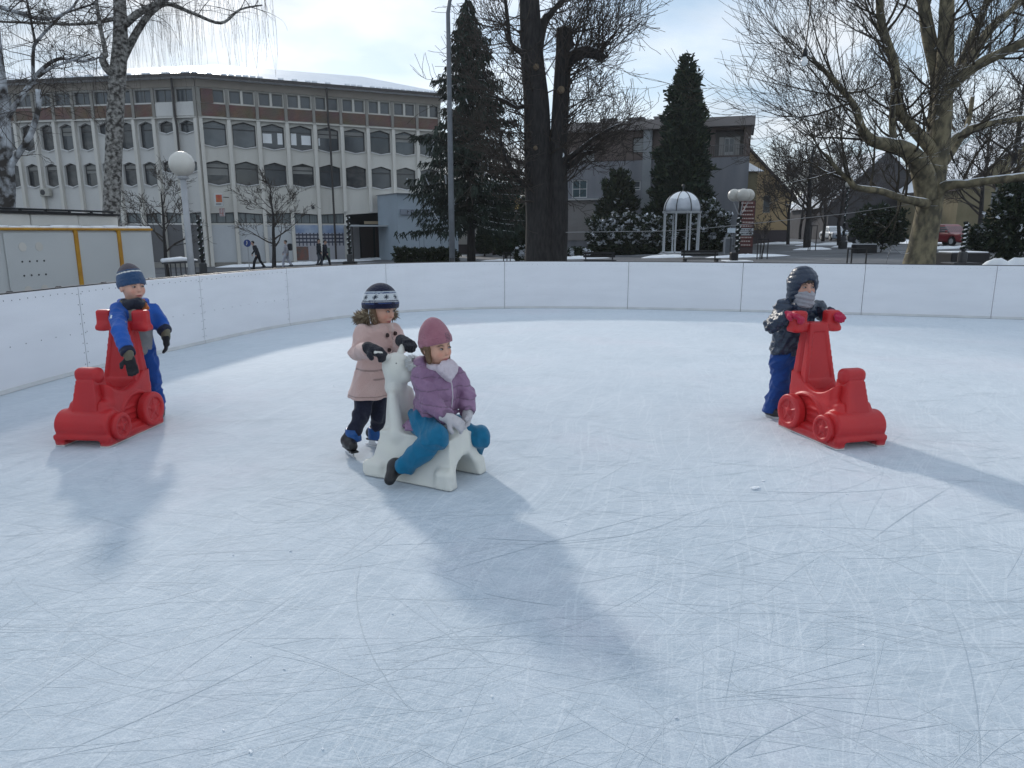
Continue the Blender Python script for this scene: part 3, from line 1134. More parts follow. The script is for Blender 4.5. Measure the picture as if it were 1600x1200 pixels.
def hand_sdf(P, wrist, d, nrm, thumb, curl=.5, s=1.0, puff=1.0):
    """gloved hand: wrist, direction to the knuckles, palm side, thumb side sign"""
    d, nrm = unit(d), unit(nrm)
    nrm = (nrm - d * nrm.dot(d)).normalized()
    side = d.cross(nrm) * thumb
    w = Vector(wrist)
    M = np.array([list(d), list(side), list(nrm)], dtype=np.float32).T
    cen = w + d * .036 * s
    r = rbox(P, cen, (.040 * s, .034 * s, .017 * s * puff), .015 * s, M)
    r = smin(r, cap(P, w - d * .03 * s, w + d * .01 * s, .027 * s * puff, .024 * s * puff), .015)
    for i, (off, L) in enumerate(((.026, .050), (.009, .056), (-.009, .053), (-.026, .043))):
        b = w + d * .072 * s + side * off * s
        a1 = curl * 1.0
        d1 = d * math.cos(a1) + nrm * math.sin(a1)
        p1 = b + d1 * L * .52 * s
        a2 = curl * 2.1
        d2 = d * math.cos(a2) + nrm * math.sin(a2)
        p2 = p1 + d2 * L * .48 * s
        rr = .0092 * s * puff
        r = smin(r, cap(P, b - d * .01 * s, p1, rr * 1.05, rr), .005)
        r = smin(r, cap(P, p1, p2, rr, rr * .88), .004)
    t0 = w + d * .016 * s + side * .030 * s
    t1 = t0 + (d * .5 + side * .75 + nrm * .35).normalized() * .030 * s
    t2 = t1 + (d * .8 + side * .2 + nrm * (.2 + curl * .5)).normalized() * .026 * s
    r = smin(r, cap(P, t0, t1, .0125 * s * puff, .0115 * s * puff), .008)
    r = smin(r, cap(P, t1, t2, .0115 * s * puff, .010 * s * puff), .005)
    return r


def loft(P, secs, yaw):
    """stack of ellipses: (centre, r_forward, r_side) from bottom to top, turned by yaw"""
    z = P[:, 2]
    zs = [s[0][2] for s in secs]
    f = np.array([math.cos(yaw), math.sin(yaw)], np.float32)
    l = np.array([-f[1], f[0]], np.float32)
    cx = np.interp(z, zs, [s[0][0] for s in secs]).astype(np.float32)
    cy = np.interp(z, zs, [s[0][1] for s in secs]).astype(np.float32)
    rf = np.interp(z, zs, [s[1] for s in secs]).astype(np.float32)
    rl = np.interp(z, zs, [s[2] for s in secs]).astype(np.float32)
    qx, qy = P[:, 0] - cx, P[:, 1] - cy
    u = (qx * f[0] + qy * f[1]) / rf
    v = (qx * l[0] + qy * l[1]) / rl
    k = np.sqrt(u * u + v * v)
    d = (k - 1) * np.minimum(rf, rl)
    return smax(d, np.maximum(zs[0] - z, z - zs[-1]), .02)


def chain(P, pts, rs, k=.02):
    d = None
    for i in range(len(pts) - 1):
        c = cap(P, pts[i], pts[i + 1], rs[i], rs[i + 1])
        d = c if d is None else smin(d, c, k)
    return d


def bounds(pts, pad):
    a = np.array([list(p) for p in pts])
    return a.min(0) - pad, a.max(0) + pad


def boot_sdf(P, ankle, heel, toe, h=.0, s=1.0):
    """boot from ankle joint, sole points heel and toe (on the sole plane)"""
    a, he, to = Vector(ankle), Vector(heel), Vector(toe)
    f = (to - he)
    L = f.length
    f.normalize()
    up = Vector((0, 0, 1))
    d = cap(P, he + f * .035 * s + up * .04 * s, he + f * L * .55 + up * .040 * s, .040 * s, .042 * s)
    d = smin(d, cap(P, he + f * L * .5 + up * .036 * s, to - f * .035 * s + up * .032 * s, .042 * s, .033 * s), .02)
    d = smin(d, cap(P, he + f * .045 * s + up * .05 * s, a + up * .03, .044 * s, .046 * s), .03)
    sole_n = up - f * up.dot(f)
    sole_n.normalize()
    sd_ = (P - V3(*he)) @ V3(*sole_n)
    return smax(d, -sd_ + .002, .008)


def add_blade(parent, base, heel, toe, zsole, steel=True):
    """figure-skate holder and blade under a boot"""
    he, to = Vector(heel), Vector(toe)
    f = to - he
    f.z = 0
    L = f.length
    f.normalize()
    side = Vector((-f.y, f.x, 0))
    up = Vector((0, 0, 1))
    O = Vector((he.x, he.y, 0.003)) - side * .002
    prof = [(-.025, .010), (-.018, 0), (L * .9, 0), (L + .012, .012), (L + .005, .020), (L * .85, .018), (L * .8, zsole - .005), (L * .55, zsole - .005), (L * .5, .020),
            (L * .35, .020), (L * .30, zsole - .005), (.01, zsole - .005), (.005, .018)]
    b = MB().prism([(p[0], p[1]) for p in prof], O, f, up, side, .006)
    return b.build('blade', m_blade if steel else m_boot, parent, base=base)


def body_mesh(parent, base, fr, hs, skin, limbs, torso, yaw, h=.006):
    def fn(P):
        d = head_sdf(fr.loc(P), hs)
        d = smin(d, loft(P, torso, yaw), .03)
        for pts, rs in limbs:
            d = smin(d, chain(P, pts, rs), .02)
        return d
    allp = [p for pts, _ in limbs for p in pts] + [s[0] for s in torso] + [fr.w((0, 0, .1 * hs)), fr.w((.1 * hs, .1 * hs, -.1 * hs)), fr.w((-.1 * hs, -.1 * hs, 0))]
    lo, hi = bounds(allp, .10)

    def tint(v):
        return head_tint(fr.loc(v), hs, skin)
    return mesh_sdf('body', fn, lo, hi, h, m_skin, parent, base, tint)


def fur_ring(name, parent, base, path, r, n, ln, mats, seed=0, outward=None):
    """fluffy trim: short tapering tufts around a path"""
    rs = random.Random(seed)
    mb = MB()
    for i in range(n):
        t = rs.random() * (len(path) - 1)
        k = int(t)
        p = path[k].lerp(path[min(k + 1, len(path) - 1)], t - k)
        d = Vector((rs.gauss(0, 1), rs.gauss(0, 1), rs.gauss(0, 1))).normalized()
        if outward is not None:
            d = (d + (p - outward).normalized() * .9).normalized()
        a = p + d * r * .3
        L = ln * rs.uniform(.6, 1.3)
        bend = Vector((rs.gauss(0, .3), rs.gauss(0, .3), rs.gauss(-.2, .3)))
        e = a + (d + bend * .5).normalized() * L
        q = d.cross(Vector((rs.gauss(0, 1), rs.gauss(0, 1), rs.gauss(0, 1)))).normalized() * ln * .16
        q2 = d.cross(q).normalized() * ln * .16
        mi = 0 if rs.random() < .6 else 1
        mb.add([a + q, a - q * .5 + q2, a - q * .5 - q2, e], [(0, 1, 3), (1, 2, 3), (2, 0, 3)], mi)
    return mb.build(name, mats, parent, base=base, smooth_=True)


def hat_sdf(q, s, rim=.0, tiltk=.36, grow=1.0, peak=0.0):
    q = q / s
    d = ell(q, (-.012, 0, .030), (.104 * grow, .093 * grow, .112 * grow))
    if peak:
        d = smin(d, ell(q, (-.03, 0, .075), (.075, .068, .085 + peak)), .04)
    band = ell(q, (-.012, 0, .027), (.1075 * grow, .0965 * grow, .116 * grow))
    zc = q[:, 2] - (rim + tiltk * q[:, 0])
    d = smin(d, np.maximum(band, np.abs(zc - .022) - .022), .01)
    return smax(d, -zc, .008) * s


# =================================================================== boy in bright blue behind the kart by the boards
def boy_blue():
    base = gnd(232, 655)
    base = Vector((base.x, 5.95, 0))
    t = empty('person', base, 'child in bright blue ski suit and beanie behind a red kart by the boards', 'person', 'children skating')
    hs = 1.10
    F = (.84, -.54)
    fr = Frame(at(206.5, 447, 5.83), F, tilt=R(4))
    yaw = math.atan2(-.93, .37)
    sh_r, el_r, wr_r = at(184, 485, 5.74), at(186, 520, 5.47), at(200, 552, 5.36)
    sh_l, el_l, wr_l = at(235, 485, 5.90), at(250, 505, 5.96), at(258.5, 519, 5.90)
    chest, waist, hip = at(209, 487, 5.83), at(211, 518, 5.86), at(214, 545, 5.90)
    kn_l, an_l = at(237, 590, 5.90), at(245, 634, 5.94)
    kn_r, an_r = at(206, 590, 5.86), at(205, 634, 5.97)
    hp_l, hp_r = at(228, 553, 5.92), at(201, 553, 5.88)
    sec = [(hip, .095, .12), (waist, .095, .115), (chest, .10, .135), (at(208, 476, 5.83), .075, .09)]
    body_mesh(t, base, fr, hs, (.62, .36, .27), [([sh_r, el_r, wr_r], [.036, .030, .024]), ([sh_l, el_l, wr_l], [.036, .030, .024]),
              ([hp_l, kn_l, an_l], [.055, .045, .034]), ([hp_r, kn_r, an_r], [.055, .045, .034])], sec, yaw)
    make_eyes(fr, hs, t, base)
    bf = Frame(chest, (.37, -.93))
    jsec = [(at(214, 552, 5.90), .112, .142), (waist, .112, .140), (at(209, 500, 5.84), .122, .158), (at(209, 484, 5.83), .112, .152), (at(208, 472, 5.83), .078, .095)]

    def jacket(P):
        d = loft(P, jsec, yaw)
        d = smin(d, chain(P, [sh_r, el_r, wr_r], [.066, .056, .050]), .03)
        d = smin(d, chain(P, [sh_l, el_l, wr_l], [.066, .056, .050]), .03)
        for wr, el in ((wr_r, el_r), (wr_l, el_l)):
            n_ = V3(*(wr - el).normalized())
            near = np.sqrt(((P - V3(*wr)) ** 2).sum(1)) < .11
            d = np.where(near, smax(d, (P - V3(*wr)) @ n_ - .004, .01), d)
        d += folds(P, .011, 40, 3)
        return d

    blue, grey = (.016, .082, .34), (.23, .23, .22)

    def jt(v):
        q = bf.loc(v)
        c = noise_tint(v, blue, (.020, .10, .42), 18, 1)
        arm = np.minimum(chain(v, [sh_r, el_r, wr_r], [.066, .056, .050]), chain(v, [sh_l, el_l, wr_l], [.066, .056, .050])) < .014
        front = (q[:, 0] > .045) & (np.abs(q[:, 1]) < .105) & (q[:, 2] > -.42) & ~arm
        camo = noise_tint(v, (.30, .27, .23), (.16, .17, .19), 60, 5, .5)
        tan = noise_tint(v, (.30, .27, .23), (.36, .24, .15), 45, 8, .66)
        c[front] = (.5 * camo + .5 * tan)[front]
        low = (q[:, 2] < -.155) & (np.abs(q[:, 1]) < .13) & (q[:, 0] > -.02) & (q[:, 2] > -.42) & ~arm
        c[low] = noise_tint(v, (.21, .22, .23), (.28, .28, .28), 30, 2)[low]
        for wr, el in ((wr_r, el_r), (wr_l, el_l)):
            n_ = V3(*(wr - el).normalized())
            sdist = (v - V3(*wr)) @ n_
            near = np.sqrt(((v - V3(*wr)) ** 2).sum(1)) < .075
            c[(sdist > -.035) & near] = (.012, .016, .04)
        # pale arrow mark on the sleeve
        e = at(181.5, 493, 5.66)
        q2 = v - V3(*e)
        c[(np.abs(q2[:, 0]) < .011 * np.clip((.022 - q2[:, 2]) / .03, 0, 1)) & (q2[:, 2] > -.012) & (q2[:, 1] < .03)] = (.75, .78, .8)
        return c
    lo, hi = bounds([sh_r, el_r, wr_r, sh_l, el_l, wr_l, jsec[0][0], jsec[-1][0]], .19)
    mesh_sdf('jacket', jacket, lo, hi, .0075, m_vcloth, t, base, jt)

    def collar(P):
        q = bf.loc(P)
        a = []
        for sy in (-1, 1):
            a.append(rbox(q, (.075, sy * .082, .030), (.045, .042, .016), .012, np.array(Matrix.Rotation(sy * R(38), 3, 'X') @ Matrix.Rotation(R(28), 3, 'Y'))))
        back = np.maximum(loft(P, [(at(208, 478, 5.85), .105, .125), (at(208, 466, 5.86), .10, .115)], yaw), 0 * q[:, 0] - 1)
        return smn(.02, a[0], a[1], back)

    def ct(v):
        q = bf.loc(v)
        c = noise_tint(v, blue, (.02, .09, .45), 18, 1)
        c[(q[:, 2] > .022) & (q[:, 0] > .03)] = (.42, .12, .035)
        c[(q[:, 2] > .028) & (q[:, 0] > .03) & (q[:, 1] < 0)] = (.16, .14, .11)
        return c
    mesh_sdf('collar', collar, np.array(chest) - .24, np.array(chest) + .24, .008, m_vcloth, t, base, ct)
    mesh_sdf('neck_warmer', lambda P: smin(loft(P, [(at(209, 484, 5.80), .088, .088), (at(208.5, 474, 5.81), .092, .092), (at(208, 467, 5.82), .080, .084)], yaw),
                                           ell(P, at(213, 475, 5.76), (.06, .055, .035)), .03) + folds(P, .009, 60, 9),
             np.array(at(209, 473, 5.8)) - .17, np.array(at(209, 473, 5.8)) + .17, .0075, cloth('navy_fleece', (.016, .020, .035)), t, base)

    # trousers
    def trs(P):
        d = loft(P, [(at(213, 566, 5.91), .105, .130), (at(213, 540, 5.89), .110, .132)], yaw)
        d = smin(d, chain(P, [hp_l, kn_l, an_l + Vector((0, 0, -.02))], [.082, .072, .066]), .025)
        d = smin(d, chain(P, [hp_r, kn_r, an_r + Vector((0, 0, -.02))], [.082, .072, .066]), .025)
        return smax(d + folds(P, .012, 36, 21), .055 - P[:, 2], .01)
    lo, hi = bounds([hp_l, hp_r, kn_l, kn_r, an_l, an_r, hip], .15)
    mesh_sdf('trousers', trs, lo, hi, .0075, cloth('blue_ski_trousers', (.011, .058, .25), (.014, .068, .29)), t, base)
    for (an, fx) in ((an_l, .03), (an_r, -.02)):
        he = Vector((an.x - .02, an.y + .07, .0)); to = he + Vector((.09, -.19, 0))
        mesh_sdf('boot', lambda P: boot_sdf(P, an, he, to), np.array([he.x - .12, to.y - .08, -.02]), np.array([to.x + .12, he.y + .09, .2]), .007, m_boot, t, base)

    # gloves
    m_olive = cloth('olive_cuff', (.16, .145, .10), (.11, .10, .075))
    for wr, dr, nr, th in ((wr_r, (.22, -.10, -1), (.4, -.9, 0), 1), (wr_l, (.02, -.05, -1), (-.9, -.3, 0), 1)):
        dr = Vector(dr).normalized()
        g0 = wr + dr * .035
        gl = mesh_sdf('glove', lambda P: hand_sdf(P, g0, dr, nr, th, .35, 1.12, 1.2), np.array(wr) - .20, np.array(wr) + .20, .0058, m_black_glove, t, base)
        mesh_sdf('cuff', lambda P: smax(cap(P, wr - dr * .005, g0 + dr * .012, .039, .035), (P - V3(*g0)) @ V3(*dr) - .022, .006) + folds(P, .002, 90, 4),
                 np.array(wr) - .11, np.array(wr) + .11, .006, m_olive, gl, base)

    def ht(v):
        q = fr.loc(v) / hs
        zc = q[:, 2] - .36 * q[:, 0]
        c = noise_tint(v, (.030, .070, .155), (.04, .09, .19), 60, 2)
        c[(zc > .094) & (zc < .104)] = (.70, .70, .68)
        c[(zc > .104) & (zc < .109)] = (.03, .04, .07)
        c[zc > .118] = (.09, .075, .09)
        return c
    mesh_sdf('hat', lambda P: hat_sdf(fr.loc(P), hs, -.004, .36, .975, .004) + .0012 * np.sin(fr.loc(P)[:, 1] * 700), np.array(fr.o) - .16, np.array(fr.o) + .20, .006, m_vknit, t, base, ht)
    pp = fr.w((-.07, 0, .145))
    return t


boy_blue()


# =================================================================== girl in the pink coat pushing the animal
def girl_coat():
    base = Vector((-1.05, 4.96, 0))
    t = empty('person', base, 'girl in pale pink fur-hooded coat and patterned navy hat pushing the white animal ride', 'person', 'children skating')
    hs = 1.08
    fr = Frame(at(595, 481, 4.93), (.90, -.44), tilt=R(17), roll=R(-3))
    yaw = math.atan2(-.45, .89)
    sh_r, el_r, wr_r = at(566, 519, 4.85), at(558, 551, 4.74), at(577, 545, 4.53)
    sh_l, el_l, wr_l = at(615, 518, 5.02), at(627, 540, 4.92), at(628, 533, 4.78)
    chest, hip = at(591, 525, 4.93), at(584, 598, 4.95)
    hp_r, kn_r, an_r = at(572, 612, 4.91), at(563, 648, 4.86), at(552, 679, 4.86)
    hp_l, kn_l, an_l = at(596, 612, 4.99), at(593, 648, 5.00), at(587, 676, 5.04)
    sec = [(hip, .085, .105), (at(589, 555, 4.94), .085, .10), (chest, .09, .12), (at(594, 511, 4.93), .06, .08)]
    body_mesh(t, base, fr, hs, (.58, .33, .24), [([sh_r, el_r, wr_r], [.034, .028, .022]), ([sh_l, el_l, wr_l], [.034, .028, .022]),
              ([hp_r, kn_r, an_r], [.05, .042, .032]), ([hp_l, kn_l, an_l], [.05, .042, .032])], sec, yaw)
    make_eyes(fr, hs, t, base)
    hem = at(581, 621, 4.93)
    jsec = [(hem, .158, .168), (at(584, 590, 4.94), .140, .152), (at(587, 560, 4.94), .118, .128), (at(591, 530, 4.93), .112, .132), (at(593, 515, 4.93), .095, .122), (at(594, 504, 4.93), .066, .074)]

    def coat(P):
        d = loft(P, jsec, yaw)
        d = smin(d, chain(P, [sh_r, el_r, wr_r], [.060, .052, .048]), .03)
        d = smin(d, chain(P, [sh_l, el_l, wr_l], [.060, .052, .048]), .03)
        for wr, el in ((wr_r, el_r), (wr_l, el_l)):
            n_ = V3(*(wr - el).normalized())
            near = np.sqrt(((P - V3(*wr)) ** 2).sum(1)) < .10
            d = np.where(near, smax(d, (P - V3(*wr)) @ n_ - .002, .01), d)
        fl = folds(P, .010, 30, 13)
        # skirt flutes below the waist
        q = P - V3(*hem)
        ang = np.arctan2(q[:, 1], q[:, 0])
        fl += .007 * np.sin(ang * 7) * np.clip((.30 - q[:, 2]) / .30, 0, 1)
        zsw = P[:, 2] - (hem.z + .21)
        fl += .004 * np.exp(-(zsw / .012) ** 2)
        return smax(d + fl, hem.z + .01 - P[:, 2], .012)
    lo, hi = bounds([sh_r, el_r, wr_r, sh_l, el_l, wr_l, hem, jsec[-1][0]], .19)
    m_coat = cloth('pink_wool_coat', (.54, .385, .345), (.60, .445, .40), bump=.5, bscale=140, sheen=.4)
    cfr = Frame(chest, (.89, -.45))

    def ctint(v):
        q = cfr.loc(v)
        c = noise_tint(v, (.58, .385, .345), (.64, .45, .41), 22, 4)
        hz_ = v[:, 2] - hem.z
        line = (np.abs(hz_ - .215) < .0055) | ((np.abs(q[:, 1] - .012) < .0045) & (q[:, 0] > .05)) | ((np.abs(hz_ - .035) < .004))
        pk = (q[:, 0] > .02) & (np.abs(np.abs(q[:, 1]) - .085) < .045) & (np.abs(hz_ - .155) < .005)
        c[line | pk] *= .55
        return c
    ct = mesh_sdf('coat', coat, lo, hi, .0065, mat('wool_coat', (.5, .4, .3), .92, vcol=True, bump=.6, bscale=130, sheen=.4, spec=.2), t, base, ctint)
    m_btn = mat('brown_button', (.035, .015, .012), .3)
    f = Vector((math.cos(yaw), math.sin(yaw), 0)); l = Vector((-f.y, f.x, 0))
    for (u, zz) in ((.045, .02), (-.045, .018), (-.035, -.085), (.045, -.08)):
        c0 = Vector(chest) + l * u + Vector((0, 0, zz))
        b0 = c0 + f * (.112 * math.sqrt(max(.1, 1 - (u / .135) ** 2)) + .004)
        MB().tube([b0, b0 + f * .010], [.016, .013], 12).build('button', m_btn, ct, base=base)
    # hood with fur lying on the back of the neck
    hc = at(586, 505, 4.98)
    hood = mesh_sdf('hood', lambda P: smax(ell(P, at(587, 508, 4.98), (.115, .115, .075)), -ell(P, at(598, 494, 4.93), (.10, .10, .12)), .02) + folds(P, .004, 50, 4),
                    np.array(hc) - .17, np.array(hc) + .17, .008, m_coat, t, base)
    ring = []
    for k in range(13):
        a = yaw + R(65) + R(230) * k / 12
        ring.append(Vector((hc.x + .022 + math.cos(a) * .115, hc.y + math.sin(a) * .115, hc.z + .055 + .02 * math.sin(k * .6))))
    fur_ring('fur_trim', hood, base, ring, .03, 1500, .055, [mat('brown_fur', (.16, .115, .075), .9), mat('pale_fur', (.30, .24, .16), .9)], 4, Vector(fr.o))
    # collar lapels
    mesh_sdf('lapels', lambda P: smax(loft(P, [(at(593, 519, 4.91), .098, .092), (at(594, 504, 4.92), .090, .085)], yaw) + folds(P, .004, 60, 2), -ell(P, at(602, 510, 4.84), (.035, .035, .06)), .012),
             np.array(at(593, 512, 4.92)) - .14, np.array(at(593, 512, 4.92)) + .14, .0075, m_coat, ct, base)
    mesh_sdf('hair', lambda P: (lambda q: smn(.02, cap(q, (-.02, -.075, .01), (.035, -.072, -.085), .030, .016), cap(q, (-.02, .075, .01), (.035, .074, -.095), .030, .016), ell(q, (-.04, 0, 0), (.07, .082, .08))))(fr.loc(P) / hs) * hs + folds(P, .003, 160, 3),
             np.array(fr.o) - .16, np.array(fr.o) + .14, .006, m_hair, t, base)

    # jeans
    def trs(P):
        d = chain(P, [hp_r, kn_r, an_r], [.072, .058, .050])
        d = smin(d, chain(P, [hp_l, kn_l, an_l], [.072, .058, .050]), .03)
        return d + folds(P, .009, 52, 31)
    lo, hi = bounds([hp_l, hp_r, kn_l, kn_r, an_l, an_r], .11)
    mesh_sdf('trousers', trs, lo, hi, .007, cloth('dark_jeans', (.008, .009, .022), (.020, .022, .045), nscale=90), t, base)
    m_sk = mat('skate_blue', (.010, .07, .24), .4, col2=(.012, .09, .30), nscale=20)
    for an, he, to in ((an_r, Vector((-1.185, 4.91, .062)), Vector((-1.085, 4.745, .062))), (an_l, Vector((-1.065, 5.10, .062)), Vector((-.895, 5.035, .062)))):
        bt = mesh_sdf('skate_boot', lambda P: boot_sdf(P, an, he, to, s=.98), np.minimum(np.array(he), np.array(to)) - .11, np.maximum(np.array(he), np.array(to)) + np.array((.11, .11, .24)), .007, m_boot, t, base)
        cuff_c = an + Vector((0, 0, .005))
        mesh_sdf('skate_cuff', lambda P: smax(cap(P, an + Vector((0, 0, -.045)), an + Vector((0, 0, .05)), .057, .054), np.abs(P[:, 2] - an.z) - .045, .006) + folds(P, .003, 90, 8),
                 np.array(cuff_c) - .10, np.array(cuff_c) + .10, .0065, m_sk, bt, base)
        fd = (to - he).normalized()
        MB().bevbox(((he + to) / 2) + Vector((0, 0, -.004)), ((to - he).length + .01, .060, .014), .006, math.atan2(fd.y, fd.x)).build('sole', m_boot, bt, base=base)
        add_blade(bt, base, he, to, .058)
    # mittens gripping the ears of the ride
    m_mit = cloth('navy_mitten', (.010, .011, .018), (.018, .02, .03), bump=.8, bscale=120)
    for wr, dr, nr, th in ((wr_r, (.75, -.45, -.15), (.1, .1, -1), -1), (wr_l, (.5, -.65, -.05), (-.1, .1, -1), 1)):
        dr = Vector(dr).normalized()
        mesh_sdf('glove', lambda P: hand_sdf(P, wr + dr * .02, dr, nr, th, .75, 1.02, 1.6), np.array(wr) - .20, np.array(wr) + .20, .006, m_mit, t, base)

    def ht(v):
        q = fr.loc(v) / hs
        zc = q[:, 2] - .36 * q[:, 0]
        c = np.tile(np.array((.008, .010, .035), np.float32), (len(v), 1))
        a = np.arctan2(q[:, 1], q[:, 0] + .012)
        sp = .42 + .26 * np.sin(q[:, 0] * 400) * np.sin(q[:, 1] * 400) * np.sin(q[:, 2] * 400)
        c[(zc > .040) & (zc < .046)] = (.40, .42, .46)
        band = (zc > .052) & (zc < .098)
        c[band] = (.60, .63, .66)
        for k in range(9):
            ak = -math.pi + (k + .5) * 2 * math.pi / 9
            da = (np.abs(((a - ak + math.pi) % (2 * math.pi)) - math.pi)) * .09
            dz = np.abs(zc - .074)
            fl = ((da < .003) & (dz < .016)) | ((dz < .003) & (da < .016)) | ((np.abs(da - dz) < .003) & (da < .012))
            c[band & fl] = (.02, .03, .05)
        c[(zc > .098) & (zc < .104)] = (.03, .06, .16)
        c[(zc > .104) & (zc < .112)] = (.45, .5, .56)
        c[(zc > .030) & (zc < .034)] = (.05, .09, .25)
        return c
    mesh_sdf('hat', lambda P: hat_sdf(fr.loc(P), hs, -.004, .36, 1.13), np.array(fr.o) - .16, np.array(fr.o) + .20, .005, m_vknit, t, base, ht)
    cords = MB()
    p0 = fr.w((-.03, -.098, .02)); cords.tube([p0, p0 + Vector((-.005, -.012, -.06)), p0 + Vector((.008, -.02, -.13))], .0035, 5)
    cords.build('hat_cord', mat('pale_cord', (.6, .6, .62), .8), t, base=base)


girl_coat()


# =================================================================== girl in the purple jacket riding
def girl_purple():
    base = Vector((-0.55, 4.46, 0))
    t = empty('person', base, 'girl in purple quilted jacket and pink beanie sitting astride the white animal ride', 'person', 'children skating')
    hs = 1.04
    fr = Frame(at(682, 541, 4.44), (.74, -.67), tilt=R(6), roll=R(4))
    yaw = math.atan2(-.60, .80)
    sh_r, el_r, wr_r = at(656, 587, 4.37), at(672, 630, 4.31), at(698, 652, 4.24)
    sh_l, el_l, wr_l = at(714, 588, 4.55), at(729, 619, 4.51), at(731, 645, 4.43)
    chest, hip = at(684, 600, 4.46), Vector((-.55, 4.46, .375))
    hp_r, kn_r, an_r = Vector((-.57, 4.39, .36)), at(684, 684, 4.20), at(632, 728, 4.26)
    hp_l, kn_l, an_l = Vector((-.50, 4.53, .36)), at(748, 684, 4.50), at(728, 716, 4.66)
    sec = [(hip, .085, .105), (at(681, 630, 4.46), .085, .10), (chest, .09, .115), (at(683, 574, 4.45), .058, .072)]
    body_mesh(t, base, fr, hs, (.62, .35, .25), [([sh_r, el_r, wr_r], [.034, .028, .022]), ([sh_l, el_l, wr_l], [.034, .028, .022]),
              ([hp_r, kn_r, an_r], [.052, .044, .032]), ([hp_l, kn_l, an_l], [.052, .044, .032])], sec, yaw)
    make_eyes(fr, hs, t, base)
    jsec = [(Vector((-.575, 4.46, .325)), .125, .140), (at(679, 645, 4.46), .132, .145), (at(683, 615, 4.46), .128, .143), (at(684, 594, 4.46), .112, .138), (at(683, 574, 4.45), .072, .085)]
    fdir = V3(math.cos(yaw), math.sin(yaw), 0)

    def jacket(P):
        d = loft(P, jsec, yaw)
        a1 = chain(P, [sh_r, el_r, wr_r], [.062, .056, .048])
        a2 = chain(P, [sh_l, el_l, wr_l], [.062, .056, .048])
        d = smin(d, a1, .018)
        d = smin(d, a2, .018)
        for wr, el in ((wr_r, el_r), (wr_l, el_l)):
            n_ = V3(*(wr - el).normalized())
            near = np.sqrt(((P - V3(*wr)) ** 2).sum(1)) < .10
            d = np.where(near, smax(d, (P - V3(*wr)) @ n_ - .002, .008), d)
        zz = P[:, 2] + .12 * ((P - V3(*chest)) @ fdir)
        quilt = np.abs(np.sin(zz * math.pi / .075))
        d -= .007 * np.sqrt(quilt + .02) - .004
        return d + folds(P, .009, 46, 17)
    lo, hi = bounds([sh_r, el_r, wr_r, sh_l, el_l, wr_l, jsec[0][0], jsec[-1][0]], .18)
    m_pur = mat('purple_shell', (.27, .15, .255), .62, col2=(.22, .12, .21), nscale=25, bump=.2, bscale=120, spec=.35, sheen=.1)
    def jtint(v):
        c = noise_tint(v, (.27, .15, .255), (.225, .122, .215), 20, 4)
        zz = v[:, 2] + .12 * ((v - V3(*chest)) @ fdir)
        st = np.abs(np.sin(zz * math.pi / .075)) < .10
        c[st] *= .55
        for wr in (wr_r, wr_l):
            c[np.sqrt(((v - V3(*wr)) ** 2).sum(1)) < .052] *= .7
        return c
    jk = mesh_sdf('jacket', jacket, lo, hi, .0062, mat('purple_nylon', (.2, .1, .2), .48, vcol=True, bump=.35, bscale=70, spec=.45, sheen=.1), t, base, jtint)
    # zip, pale neck lining, hood
    l = Vector((-math.sin(yaw), math.cos(yaw), 0)); f = Vector((math.cos(yaw), math.sin(yaw), 0))
    zp = []
    for k in range(8):
        z = .70 - .29 * k / 7
        cx = np.interp(z, [s[0][2] for s in jsec], [s[0][0] for s in jsec]); cy = np.interp(z, [s[0][2] for s in jsec], [s[0][1] for s in jsec])
        rf = np.interp(z, [s[0][2] for s in jsec], [s[1] for s in jsec])
        zp.append(Vector((cx, cy, z)) + f * (rf + .005))
    MB().tube(zp, .0045, 6).build('zip', mat('silver_zip', (.55, .50, .54), .35, metal=.5), jk, base=base)
    m_lin = cloth('pale_lilac_fleece', (.56, .48, .53), (.62, .55, .60), bump=.6, bscale=90)
    mesh_sdf('neck_scarf', lambda P: (lambda q: smn(.015, loft(P, [(at(684, 576, 4.44), .082, .088), (at(684, 567, 4.44), .074, .078)], yaw), smax(ell(q, (.088, 0, -.005), (.030, .088, .075)), np.abs(q[:, 1]) - .085 * np.clip((q[:, 2] + .085) / .09, 0, 1), .012)))(Frame(at(684, 580, 4.44), (.80, -.60), tilt=R(-12)).loc(P)) + folds(P, .006, 60, 12),
             np.array(at(694, 576, 4.4)) - .13, np.array(at(694, 576, 4.4)) + .13, .0065, m_lin, t, base)
    hc = at(667, 569, 4.48)
    hood = mesh_sdf('hood', lambda P: smax(ell(P, at(669, 572, 4.49), (.11, .11, .072)), -ell(P, at(685, 552, 4.44), (.095, .095, .105)), .02) + folds(P, .006, 45, 6),
                    np.array(hc) - .17, np.array(hc) + .17, .0075, m_pur, t, base)
    ring = []
    for k in range(11):
        a = yaw + R(120) + R(150) * k / 10
        ring.append(Vector((hc.x + .01 + math.cos(a) * .105, hc.y + math.sin(a) * .105, hc.z + .012 - .015 * math.cos(k * .6))))
    fur_ring('fur_trim', hood, base, ring, .03, 800, .042, [mat('white_fur', (.70, .70, .70), .95), mat('cream_fur', (.60, .59, .57), .95)], 8, Vector(fr.o))
    mesh_sdf('hair', lambda P: (lambda q: smn(.02, cap(q, (.0, -.074, .01), (.020, -.074, -.080), .026, .014), cap(q, (.0, .074, .01), (.025, .074, -.085), .026, .014), ell(q, (-.04, 0, 0), (.07, .080, .08))))(fr.loc(P) / hs) * hs + folds(P, .003, 160, 5),
             np.array(fr.o) - .16, np.array(fr.o) + .14, .006, m_hair, t, base)

